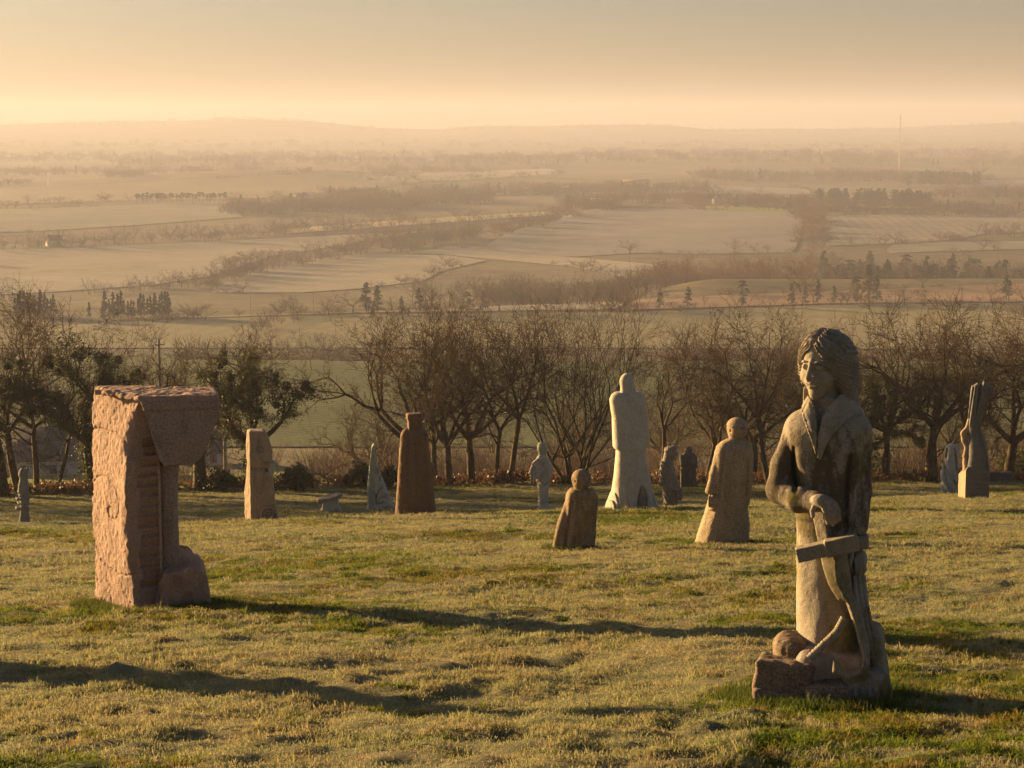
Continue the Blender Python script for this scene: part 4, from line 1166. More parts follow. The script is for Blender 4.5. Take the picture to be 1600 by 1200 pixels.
def build_low_stone():
    root = statue_root('stone_bench', 'long low dark carved stone lying beyond the twisted column near the hedge', 31.9, 124.2, 0.05, category='carved stone')
    g = G((-1.25, -.5, -.12), (1.2, .5, .86), 0.032); p = g.p
    f = smax(poly2(g.x, g.z, [(-1.1, -.1), (-1.12, .62), (-.6, .68), (.2, .70), (.92, .72), (1.06, .60), (1.02, .3), (1.12, -.1)]), np.abs(g.y) - .36, .04)
    f = f + .05 * n3(p, 4, 2) + .03 * np.sin(9 * g.x + 4 * n3(p, 3, 3)) * (g.y < 0)
    o = carve('carved_face', g, f, ST_DARK, root)

def build_totem():
    root = statue_root('statue', 'slim grey totem of stacked ledges topped by a bird-like form', -24.1, 93.2, 0.05)
    q = Draw(37, 816, 31.6, 31.6, 0.2); X = lambda px: (px - 37) / 31.6
    g = G((-.5, -.45, -.1), (.5, .45, 2.0), 0.026); p = g.p
    r = lambda py, a, b, ry: (q(0, py)[2], (X(a) + X(b)) / 2, 0, (X(b) - X(a)) / 2, ry)
    f = loft(p, [r(820, 27, 46, .3), r(808, 29, 45, .27), r(796, 31, 44, .24), r(780, 31, 44, .24), r(762, 30, 45, .24)], 2.6)
    carve('shaft', g, f + .015 * n3(p, 9, 2), ST_MID2, root)
    for py, a, b, h in ((792, 24, 44, .12), (784, 27, 46, .07), (777, 25, 45, .09), (772, 29, 46, .06), (766, 28, 45, .10)):
        z = q(0, py)[2]
        g = G((X(a) - .08, -.42, z - h - .06), (X(b) + .08, .42, z + h + .06), 0.022); p = g.p
        f = box(p, ((X(a) + X(b)) / 2, 0, z), ((X(b) - X(a)) / 2, .30, h * .55), rotm(0, 4, 6), .03) + .03 * n3(p, 9, 2)
        carve('ledge', g, f, ST_MID2, root)
    g = G((-.45, -.42, 1.55), (.42, .42, 2.95), 0.024); p = g.p
    f = loft(p, [r(764, 28, 45, .24), r(752, 30, 45, .24), r(744, 32, 44, .2), r(742, 34, 43, .15)], 2.3)
    f = smin(f, ell(p, q(37, 738), (.22, .24, .32)), .05)
    f = smin(f, cap(p, q(43, 735), q(44, 728), .08, .05), .05)
    f = smax(f, -ell(p, q(38, 727, -.1), (.07, .3, .16)), .03) + .02 * n3(p, 8, 3)
    carve('bird', g, f, ST_MID2, root)

ST_DARK2 = stone('slate_dark_granite', (0.13, 0.127, 0.122), (0.085, 0.083, 0.08), (0.19, 0.186, 0.178), 60, 0.2, (0.08, 0.065, 0.045), 0.05)
ST_MID2 = stone('blue_grey_granite', (0.21, 0.20, 0.175), (0.12, 0.115, 0.10), (0.3, 0.29, 0.26), 60, 0.3, (0.08, 0.08, 0.06), 0.05)
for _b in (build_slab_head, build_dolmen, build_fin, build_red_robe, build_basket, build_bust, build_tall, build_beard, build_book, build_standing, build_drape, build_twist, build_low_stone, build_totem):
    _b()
# ---------------------------------------------------------------- the neighbour whose shadow crosses the near lawn
def build_neighbour():
    src = [o for o in bpy.data.objects if o.get('label', '').startswith('tan speckled standing')][0]
    x, y = -9.0, 23.4
    o = src.copy(); COL.objects.link(o); o.location = (x, y, float(lawn_z(x, y)) - .06); o.rotation_euler = (0, 0, R(35)); o.scale = (1.2, 1.2, 1.07)
    o['label'] = 'robed statue beside the frame edge whose long shadow crosses the near lawn'
    for ch in list(src.children):
        c = ch.copy(); COL.objects.link(c); c.parent = o
build_neighbour()
# ---------------------------------------------------------------- grass
def blade_material(name, lushness=None):
    M = Mat(name, 0.7, 0.25)
    p = M.pos()
    frost, lush, straw = grass_patches(M, p)
    inf = M.n('ObjectInfo').outputs['Random']
    g = M.ramp(inf, [(0.0, (0.12, 0.125, 0.014)), (0.5, (0.21, 0.19, 0.02)), (1.0, (0.31, 0.24, 0.038))])
    c = M.mix(lush, g, M.ramp(inf, [(0.0, (0.10, 0.15, 0.012)), (1.0, (0.20, 0.24, 0.024))]))
    c = M.mix(straw, c, M.ramp(inf, [(0.0, (0.19, 0.12, 0.03)), (1.0, (0.38, 0.265, 0.085))]))
    if lushness is None:
        c = M.mix(M.math('MULTIPLY', frost, 0.55), c, (0.46, 0.41, 0.25))
    else:
        c = M.mix(lushness, c, (0.055, 0.085, 0.014))
    M.color(c); M.translucent(c, 0.45)
    return M.m

def tuft(name, mat, n, spread, hmin, hmax, width, seed, lean=0.5):
    rng = np.random.default_rng(seed)
    V = []; F = []
    for k in range(n):
        a = rng.uniform(0, 2 * math.pi); r = spread * math.sqrt(rng.uniform())
        b = np.array((math.cos(a) * r, math.sin(a) * r, -0.015))
        h = rng.uniform(hmin, hmax); az = rng.uniform(0, 2 * math.pi); ln = rng.uniform(0.15, 1.0) * lean
        d = np.array((math.cos(az), math.sin(az), 0)); s = np.array((-d[1], d[0], 0)) * width * rng.uniform(.6, 1.2)
        m = b + d * h * ln * .35 + np.array((0, 0, h * .62)); t = b + d * h * ln + np.array((0, 0, h * (1.0 - .35 * ln)))
        i = len(V)
        V += [b - s, b + s, m + s * .75, m - s * .75, t]
        F += [(i, i + 1, i + 2), (i, i + 2, i + 3), (i + 3, i + 2, i + 4)]
    return mesh_from(name, np.array(V), np.array(F), mat)

def scatter(name, P, scale, rotz, protos, pick, **props):
    """one object: prototypes instanced on the points P by geometry nodes"""
    me = bpy.data.meshes.new(name)
    me.vertices.add(len(P)); me.vertices.foreach_set('co', np.asarray(P, np.float32).ravel())
    sv = np.asarray(scale, np.float32); sv = np.repeat(sv[:, None], 3, 1) if sv.ndim == 1 else sv
    a = me.attributes.new('size', 'FLOAT_VECTOR', 'POINT'); a.data.foreach_set('vector', sv.ravel())
    a = me.attributes.new('turn', 'FLOAT_VECTOR', 'POINT'); a.data.foreach_set('vector', np.asarray(rotz, np.float32).ravel())
    a = me.attributes.new('pick', 'INT', 'POINT'); a.data.foreach_set('value', np.asarray(pick, np.int32))
    me.update()
    o = link(name, me, **props)
    col = bpy.data.collections.new(name + '_kinds')
    for pm in protos:
        po = bpy.data.objects.new(pm.name, pm); col.objects.link(po)
    ng = bpy.data.node_groups.new(name + '_scatter', 'GeometryNodeTree')
    ng.interface.new_socket('Geometry', in_out='INPUT', socket_type='NodeSocketGeometry')
    ng.interface.new_socket('Geometry', in_out='OUTPUT', socket_type='NodeSocketGeometry')
    N = ng.nodes; L = ng.links
    gi = N.new('NodeGroupInput'); go = N.new('NodeGroupOutput')
    ip = N.new('GeometryNodeInstanceOnPoints'); ci = N.new('GeometryNodeCollectionInfo')
    ci.inputs['Collection'].default_value = col; ci.inputs['Separate Children'].default_value = True; ci.inputs['Reset Children'].default_value = True
    def na(nm, t):
        n_ = N.new('GeometryNodeInputNamedAttribute'); n_.data_type = t; n_.inputs['Name'].default_value = nm
        return n_.outputs['Attribute']
    ip.inputs['Pick Instance'].default_value = True
    L.new(gi.outputs[0], ip.inputs['Points']); L.new(ci.outputs[0], ip.inputs['Instance'])
    L.new(na('pick', 'INT'), ip.inputs['Instance Index']); L.new(na('turn', 'FLOAT_VECTOR'), ip.inputs['Rotation']); L.new(na('size', 'FLOAT_VECTOR'), ip.inputs['Scale'])
    L.new(ip.outputs[0], go.inputs[0])
    md = o.modifiers.new('scatter', 'NODES'); md.node_group = ng
    return o

FOOT = [(2.99, 17.75, .80), (-5.62, 29.4, 1.05), (1.40, 41.9, .55), (4.97, 44.3, .65)]     # statue footprints to keep clear
def build_grass():
    rng = np.random.default_rng(7)
    mat = blade_material('grass_blades'); lush = blade_material('lush_grass_blades', 0.7)  # fringe blades are mixed towards a lush dark green, without frost
    protos = [tuft('tuft_%s' % c, mat, 30, .12, .012, .036, .0032, 10 + i, 1.1) for i, c in enumerate('abcdef')]
    protos += [tuft('tuft_%s' % c, mat, 46, .10, .025, .07, .0034, 30 + i, 1.2) for i, c in enumerate('ghi')]
    P = []; S = []; K = []
    for y0, y1, dens, sc in ((11.5, 18, 260, 1.0), (18, 26, 190, 1.1), (26, 40, 110, 1.35), (40, 56, 58, 1.7), (56, 80, 30, 2.2), (80, 126, 11, 3.2)):
        wmax = .30 * y1 + 1.5
        n = int(dens * 2 * wmax * (y1 - y0))
        x = rng.uniform(-wmax, wmax, n); y = rng.uniform(y0, y1, n)
        keep = np.abs(x) < .30 * y + 1.5
        for fx, fy, fr in FOOT: keep &= (x - fx) ** 2 + (y - fy) ** 2 > (fr * .62) ** 2
        x = x[keep]; y = y[keep]
        cl = fbm(x / .42, y / .42, 51, 3, .6) + .5 * vnoise(x / 2.2, y / 2.2, 52)
        keep = rng.uniform(size=len(x)) < np.clip(.72 + 1.0 * cl, .42, 1)
        x = x[keep]; y = y[keep]; cl = cl[keep]
        tus = fbm(x / .34, y / .34, 31, 3, .55); fade = np.exp(-np.maximum(y - 14, 0) / 60.0)
        ridg = np.abs(vnoise(x / .75, y / .62, 35)) * 2
        z = lawn_z(x, y) + (.085 * tus + .035 * (1 - ridg)) * (.45 + .55 * fade) * (.6 + .8 * (vnoise(x / 2.3, y / 2.3, 37) + .5)) - .02
        P.append(np.stack([x, y, z], 1)); s_ = rng.uniform(.65, 1.25, len(x)) * (1 + .5 * np.clip(cl, 0, 1)); S.append(np.stack([sc * s_, sc * s_, s_ * sc ** .45], 1))
        K.append(np.where(cl + rng.normal(0, .15, len(x)) > .30, rng.integers(6, 9, len(x)), rng.integers(0, 6, len(x))))
    P = np.concatenate(P); S = np.concatenate(S); K = np.concatenate(K)
    T = np.stack([rng.normal(0, .12, len(P)), rng.normal(0, .12, len(P)), rng.uniform(0, 6.28, len(P))], 1)
    scatter('grass', P, S, T, protos, K, kind='stuff', label='short frosted grass covering the hilltop field', category='grass')
    # unmown fringe round the feet of the nearer stones
    pr2 = [tuft('fringe_%s' % c, lush, 40, .10, .06, .17, .0036, 50 + i, .7) for i, c in enumerate('abc')]
    Q = []
    for (fx, fy, fr), n in zip(FOOT, (420, 460, 170, 200)):
        a = rng.uniform(0, 2 * math.pi, n); r = fr * rng.uniform(.75, 1.22, n) * (1 + .15 * np.sin(3 * a))
        Q.append(np.stack([fx + r * np.cos(a), fy + r * .85 * np.sin(a)], 1))
    Q = np.concatenate(Q); z = lawn_z(Q[:, 0], Q[:, 1]) - .02
    T = np.stack([rng.normal(0, .1, len(Q)), rng.normal(0, .1, len(Q)), rng.uniform(0, 6.28, len(Q))], 1)
    scatter('grass', np.column_stack([Q, z]), rng.uniform(.6, 1.25, len(Q)), T, pr2, rng.integers(0, 3, len(Q)), kind='stuff', label='longer dark green grass fringing the statue feet', category='grass')
build_grass()
# ---------------------------------------------------------------- trees
def bark_material(name, a, b, moss):
    M = Mat(name, 0.9, 0.15)
    p = M.pos()
    f = M.noise(M.mapv(p, (1, 1, .25)), 9.0, 4, 0.6)
    c = M.ramp(f, [(0.3, a), (0.7, b)])
    if moss: c = M.mix(M.ramp(M.noise(p, 1.4, 4, 0.6), [(0.5, 0.0), (0.62, moss)]), c, (0.16, 0.12, 0.02))
    M.color(c); M.bump(f, 0.6, 0.03)
    return M.m
BARK = bark_material('bark', (0.045, 0.033, 0.02), (0.11, 0.08, 0.048), 0.6)
TWIG = bark_material('twig_bark', (0.075, 0.048, 0.028), (0.14, 0.09, 0.052), 0)
TWIG2 = bark_material('dark_twig_bark', (0.055, 0.038, 0.024), (0.10, 0.068, 0.04), 0)
SCRUB = bark_material('scrub_bark', (0.07, 0.045, 0.03), (0.13, 0.088, 0.055), 0)
def leaf_material(name, a, b, tr=0.3):
    M = Mat(name, 0.55, 0.35)
    r = M.noise(M.pos(), 2.3, 3, 0.6)
    c = M.ramp(r, [(0.3, a), (0.7, b)])
    M.color(c); M.translucent(c, tr)
    return M.m
IVY = leaf_material('ivy_leaf', (0.035, 0.05, 0.010), (0.10, 0.105, 0.022))
BRACKEN = leaf_material('bracken', (0.10, 0.045, 0.015), (0.21, 0.105, 0.04))
HEDGE = leaf_material('hedge_leaf', (0.035, 0.045, 0.012), (0.09, 0.085, 0.025))

def tubes(segs, n):
    """prisms along segments: rows x0 y0 z0 r0 x1 y1 z1 r1"""
    S = np.asarray(segs, np.float64)
    if len(S) == 0: return np.zeros((0, 3)), np.zeros((0, 4), int)
    A, B = S[:, 0:3], S[:, 4:7]; ra, rb = S[:, 3], S[:, 7]
    T = B - A; T /= np.linalg.norm(T, axis=1)[:, None] + 1e-9
    ref = np.where(np.abs(T[:, 2:3]) < .9, np.array([[0, 0, 1.0]]), np.array([[1.0, 0, 0]]))
    U = np.cross(T, ref); U /= np.linalg.norm(U, axis=1)[:, None] + 1e-9
    W = np.cross(T, U)
    a = np.arange(n) / n * 2 * math.pi
    ring = U[:, None, :] * np.cos(a)[None, :, None] + W[:, None, :] * np.sin(a)[None, :, None]
    V0 = A[:, None, :] + ring * ra[:, None, None]; V1 = B[:, None, :] + ring * rb[:, None, None]
    V = np.concatenate([V0, V1], 1).reshape(-1, 3)
    base = (np.arange(len(S)) * 2 * n)[:, None]
    i = np.arange(n)[None, :]; j = (i + 1) % n
    F = np.stack([base + i, base + j, base + n + j, base + n + i], -1).reshape(-1, 4)
    return V, F

class Grow:
    def __init__(s, seed):
        s.r = random.Random(seed); s.thick = []; s.mid = []; s.fine = []; s.ivy = []
    def put(s, a, ra, b, rb):
        row = (a.x, a.y, a.z, ra, b.x, b.y, b.z, rb)
        (s.thick if ra > .045 else s.mid if ra > .016 else s.fine).append(row)
    def limb(s, p, d, L, r, lev, up, gnarl, spread, maxlev, ivy=0.0, kids=None):
        """one limb: bends as it goes, throws side limbs, ends in twigs"""
        R_ = s.r
        n = max(2, int(L / (.55 if lev < 2 else .36 if lev < 4 else .29)))
        st = L / n
        rt = r * (.62 if lev < maxlev else .35)
        for k in range(n):
            ra = r + (rt - r) * k / n; rb = r + (rt - r) * (k + 1) / n
            j = Vector((R_.gauss(0, 1), R_.gauss(0, 1), R_.gauss(0, 1))) * gnarl
            d = (d + j + Vector((0, 0, up))).normalized()
            q = p + d * st
            s.put(p, ra, q, rb)
            if ivy > 0 and ra > .014: s.ivy.append((q, ra, ivy))
            p = q
            t = (k + 1) / n
            if lev < maxlev and lev > 0 and t > .22 and R_.random() < (.78 if lev > 2 else .5):
                s.side(p, d, L * (1 - .45 * t), rb, lev, up, gnarl, spread, maxlev, ivy)
        if lev < maxlev:
            for _ in range(kids if kids else (3 if R_.random() < .35 else 2)):
                s.fork(p, d, L, rt, lev, up, gnarl, spread, maxlev, ivy)
    def turn(s, d, ang):
        R_ = s.r
        ax = d.orthogonal().normalized(); ax.rotate(Matrix.Rotation(R_.uniform(0, 6.283), 3, d))
        v = d.copy(); v.rotate(Matrix.Rotation(ang, 3, ax)); return v.normalized()
    def side(s, p, d, L, r, lev, up, gnarl, spread, maxlev, ivy):
        R_ = s.r
        s.limb(p, s.turn(d, spread * R_.uniform(.8, 1.5)), L * R_.uniform(.38, .62), r * R_.uniform(.38, .55), lev + 1 + (lev < 2 and R_.random() < .4), up, gnarl * 1.1, spread, maxlev, ivy * .4)
    def fork(s, p, d, L, r, lev, up, gnarl, spread, maxlev, ivy):
        R_ = s.r
        s.limb(p, s.turn(d, spread * R_.uniform(.4, 1.0)), L * R_.uniform(.62, .86), r * R_.uniform(.68, .88), lev + 1, up, gnarl * 1.08, spread, maxlev, ivy * .85)

def leaf_cloud(C, rad, n, size, mat, name, seed, flat=0.0):
    """n small leaves scattered round the points C (rows x y z) within rad"""
    rng = np.random.default_rng(seed)
    C = np.asarray(C, float); k = rng.integers(0, len(C), n)
    rr = np.asarray(rad, float); rr = rr[k] if rr.ndim else np.full(n, rr)
    d = rng.normal(size=(n, 3)); d /= np.linalg.norm(d, axis=1)[:, None]
    P = C[k] + d * (rr * rng.uniform(.25, 1, n) ** .6)[:, None]
    u = rng.normal(size=(n, 3)); u /= np.linalg.norm(u, axis=1)[:, None]
    v = np.cross(u, rng.normal(size=(n, 3))); v /= np.linalg.norm(v, axis=1)[:, None]
    s = size * rng.uniform(.6, 1.3, n)[:, None]
    V = np.stack([P - u * s * .5, P + v * s * .38, P + u * s * .6, P - v * s * .38], 1).reshape(-1, 3)
    F = np.arange(4 * n).reshape(n, 4)
    return mesh_from(name, V, F, mat)

def make_tree(x, y, H, seed, label, trunk=.30, fork_at=.30, spread=.62, up=.05, gnarl=.10, stems=1, ivy=0.0, lean=(0, 0), limbs=4, maxlev=5, twig=TWIG, group='bare trees in the row beyond the lawn', wide=1.0, name='bare_tree', ivy_n=2600, z=None, first=.42):
    G_ = Grow(seed); R_ = G_.r
    for sidx in range(stems):
        a = R_.uniform(0, 6.28)
        off = Vector((math.cos(a), math.sin(a), 0)) * (.28 * (stems > 1))
        d = Vector((lean[0], lean[1], 1)).normalized()
        if stems > 1: d = (d + off * (1.0 if stems < 4 else R_.uniform(.3, 2.6))).normalized()
        p = off + Vector((0, 0, -.25))
        L = H * fork_at; r = trunk * (1 if stems == 1 else .55)
        n = max(4, int(L / .5)); st = L / n
        side_at = []
        for k in range(n):
            ra = r * (1.28 if k == 0 else 1 - .28 * k / n); rb = r * (1 - .28 * (k + 1) / n)
            d = (d + Vector((R_.gauss(0, 1), R_.gauss(0, 1), 0)) * gnarl * .35 + Vector((0, 0, .03))).normalized()
            q = p + d * st
            G_.put(p, ra, q, rb); 
            if ivy: G_.ivy.append((q, ra, ivy)); G_.ivy.append(((p + q) / 2, ra, ivy))
            p = q
            if k > n * .55 and R_.random() < .35: side_at.append((p.copy(), d.copy(), rb))
        for (sp, sd, sr) in side_at:
            G_.limb(sp, G_.turn(sd, R_.uniform(.9, 1.3)), H * R_.uniform(.18, .30) * wide, sr * .42, 2, up, gnarl, spread, maxlev, ivy * .3)
        nl = limbs if stems == 1 else max(2, limbs - 2)
        a0 = R_.uniform(0, 6.28)
        for i in range(nl):
            ang = spread * R_.uniform(.55, 1.15) * wide
            dd = Vector((math.sin(ang) * math.cos(a0 + i * 6.283 / nl), math.sin(ang) * math.sin(a0 + i * 6.283 / nl), math.cos(ang)))
            dd = (dd * .8 + d * .35).normalized()
            G_.limb(p, dd, H * first * R_.uniform(.55, .80), r * .72 * R_.uniform(.55, .85), 1, up, gnarl, spread, maxlev, ivy * .6)
    V, F = tubes(G_.thick, 7)
    me_t = mesh_from('trunk', V, F, BARK, True)
    fi = np.array(G_.fine); fi[:, 3] = np.maximum(fi[:, 3], .0085); fi[:, 7] = np.maximum(fi[:, 7], .006)
    V1, F1 = tubes(G_.mid, 3); V2, F2 = tubes(fi, 3)
    me_c = mesh_from('crown', np.concatenate([V1, V2]), np.concatenate([F1, F2 + len(V1)]), twig, True)
    zz = float(land(x, y)) - .25 if z is None else z
    # scale to the wanted height
    top = V2[:, 2].max() if len(V2) else V1[:, 2].max()
    root = bpy.data.objects.new(name, None); COL.objects.link(root)
    root.location = (x, y, zz); k = H * 1.27 / top; root.scale = (k, k, k)
    root['label'] = label; root['category'] = 'tree'; root['group'] = group
    link('trunk', me_t, root); link('crown', me_c, root)
    if ivy and G_.ivy:
        iv = [(q, ra) for q, ra, w in G_.ivy if R_.random() < w]
        if iv:
            C = [(q.x, q.y, q.z) for q, _ in iv]; rad = [ra * 1.1 + .15 + .5 * R_.random() ** 2 * ivy for _, ra in iv]
            link('ivy', leaf_cloud(C, rad, ivy_n, .09, IVY, 'ivy', seed), root)
    return root, len(G_.thick) * 14 + len(G_.mid) * 8 + len(G_.fine) * 6
# ---------------------------------------------------------------- the tree row at the foot of the lawn
def copy_thing(src, x, y, k, rot, label, group=None, dz=-.25, name=None):
    o = src.copy(); COL.objects.link(o)
    if name: o.name = name
    o.location = (x, y, float(land(x, y)) + dz); o.scale = [c * k for c in src.scale]; o.rotation_euler = (0, 0, rot)
    o['label'] = label
    if group: o['group'] = group
    for ch in list(src.children):
        c = ch.copy(); COL.objects.link(c); c.parent = o
    return o

def PX(px, y): return (px - 800) / 3000.0 * y * 1.015
def build_tree_row():
    T = {}
    def t(key, px, y, H, seed, label, **kw):
        T[key] = make_tree(PX(px, y), y, H, seed, label, **kw)[0]
    oak = dict(spread=.80, gnarl=.13, up=.025, maxlev=6, wide=1.25, limbs=4, first=.38)
    t('a', 30, 119, 10.6, 3, 'bare oak with a forked crown at the totem end of the row', **{**oak, 'ivy': .35, 'ivy_n': 500, 'trunk': .26, 'fork_at': .36, 'lean': (-.12, 0)})
    t('b', 57, 120, 11.2, 14, 'tall bare oak just behind the slim grey totem', **{**oak, 'trunk': .22, 'fork_at': .40, 'ivy': .3, 'ivy_n': 350})
    t('c', 144, 120, 10.0, 21, 'ivy-smothered tree behind the rose granite block', ivy=1.0, ivy_n=32000, **{**oak, 'trunk': .30})
    t('e', 312, 123, 9.4, 33, 'twisted bare tree rising above the top of the rose granite block', **{**oak, 'gnarl': .2, 'spread': .95, 'trunk': .28, 'limbs': 5})
    t('f', 392, 121, 8.9, 41, 'broad tree with a thick ivy mantle behind the bearded slab', ivy=1.0, ivy_n=28000, **{**oak, 'wide': 1.5, 'limbs': 5, 'fork_at': .28})
    t('g', 648, 125, 9.4, 52, 'wide low-branching oak behind the red robed statue', ivy=.45, ivy_n=1600, **{**oak, 'wide': 1.65, 'limbs': 6, 'fork_at': .25, 'up': .01})
    t('i', 737, 124, 10.2, 63, 'upright bare oak with a straight trunk between the red robed and netted-pouch statues', **{**oak, 'fork_at': .30, 'limbs': 5, 'trunk': .27})
    t('j', 897, 123, 11.9, 71, 'large many-stemmed beech with a fan crown behind the netted-pouch figure', stems=6, spread=.62, gnarl=.065, up=.012, fork_at=.20, limbs=5, first=.50, maxlev=5, wide=1.35, trunk=.30, twig=TWIG)
    t('k', 1100, 124, 11.0, 82, 'big spreading oak with two main stems behind the book-holding statue', **{**oak, 'stems': 2, 'limbs': 6, 'fork_at': .24, 'trunk': .36, 'wide': 1.35})
    t('l', 1203, 123, 10.0, 95, 'slender dark oak beside the arm of the anchor statue', twig=TWIG2, **{**oak, 'trunk': .20, 'fork_at': .44})
    t('m', 1450, 124, 10.6, 104, 'spreading oak with yellow lichen behind the pale draped statue', twig=TWIG2, **{**oak, 'wide': 1.5, 'limbs': 6, 'trunk': .25})
    t('n', 680, 123, 10.9, 117, 'tall ivy-trunked tree leaning behind the shoulder of the red robed statue', ivy=.75, ivy_n=2600, lean=(-.10, 0), **{**oak, 'trunk': .20, 'fork_at': .42, 'spread': .6, 'up': .05})
    cp = [('i', 703, 122.5, .90, 2.0, 'slim ivy-flecked tree next to the leaning ivy-trunked one'), ('b', 775, 124, .86, 1.1, 'narrow bare tree beside the upright oak, trunk bending'),
          ('l', 796, 123.5, .97, 4.0, 'thin bare tree left of the many-stemmed beech'), ('l', 1030, 126, .84, 2.2, 'thin dark tree between the tallest statue and the big spreading oak'),
          ('e', 1178, 125, .90, .6, 'crooked bare tree between the big spreading oak and the slender one'), ('k', 1300, 127, .86, 1.6, 'bare crown showing just behind the head of the anchor statue'),
          ('m', 1385, 126, .92, 2.5, 'brown bare tree beside the shoulder of the anchor statue'), ('i', 1520, 127, .98, .9, 'bare tree directly behind the dark twisted column'),
          ('g', 1578, 125, 1.06, 3.1, 'wide bare tree behind the long low stone'), ('m', 1650, 123, 1.05, .4, 'bare tree beyond the low stone at the edge of the row'),
          ('a', 1740, 122, .95, 1.4, 'bare oak past the far end of the low stone'), ('b', -50, 118, 1.0, 2.6, 'bare oak of the row continuing past the totem'),
          ('k', -170, 117, .95, 2.9, 'spreading oak continuing the row past the totem'), ('m', -330, 116, 1.0, 5.1, 'brown oak farther along the row past the totem'),
          ('g', -520, 114, 1.1, 4.4, 'wide oak farther still along the row past the totem'), ('j', 230, 130, .74, .8, 'multi-stemmed tree mostly hidden by the rose granite block'),
          ('n', 1465, 123, .68, .5, 'ivy-wrapped pole-like tree beside the pale draped statue'), ('f', 1345, 126, .80, 3.6, 'ivy-dark tree half hidden by the anchor statue')]
    for key, px, y, k, rot, lab in cp:
        copy_thing(T[key], PX(px, y), y, k, rot, lab)
    # slim leaning stem and ivied stump at the far end
    make_tree(PX(84, 118.5), 118.5, 6.6, 131, 'slim leaning young tree beside the ivy-smothered one', trunk=.13, fork_at=.62, spread=.7, gnarl=.12, lean=(.30, 0), limbs=3, maxlev=4, ivy=.4, ivy_n=350)
    make_tree(PX(2, 117), 117, 3.6, 137, 'short ivied pollard stump at the end of the row', trunk=.36, fork_at=.8, spread=1.0, gnarl=.1, limbs=3, maxlev=3, first=.12, ivy=1.0, ivy_n=1800)
    make_tree(PX(312, 120), 120, 3.0, 139, 'short ivied stump beside the column of the rose granite block', trunk=.34, fork_at=.85, spread=1.0, gnarl=.1, limbs=3, maxlev=3, first=.10, ivy=1.0, ivy_n=1500)
    # the wooded slope behind the row
    rng = np.random.default_rng(11)
    keys = ['a', 'b', 'e', 'g', 'i', 'k', 'l', 'm']
    slope = [(rng.uniform(500, 1650), rng.uniform(150, 330)) for _ in range(20)]
    for i, (px, y) in enumerate(slope):
        copy_thing(T[keys[i % 8]], PX(px, y), y, rng.uniform(.6, 1.0), rng.uniform(0, 6.28), 'bare tree on the slope falling away behind the tree row', 'bare trees on the slope behind the row')
    return T
TREES = build_tree_row()

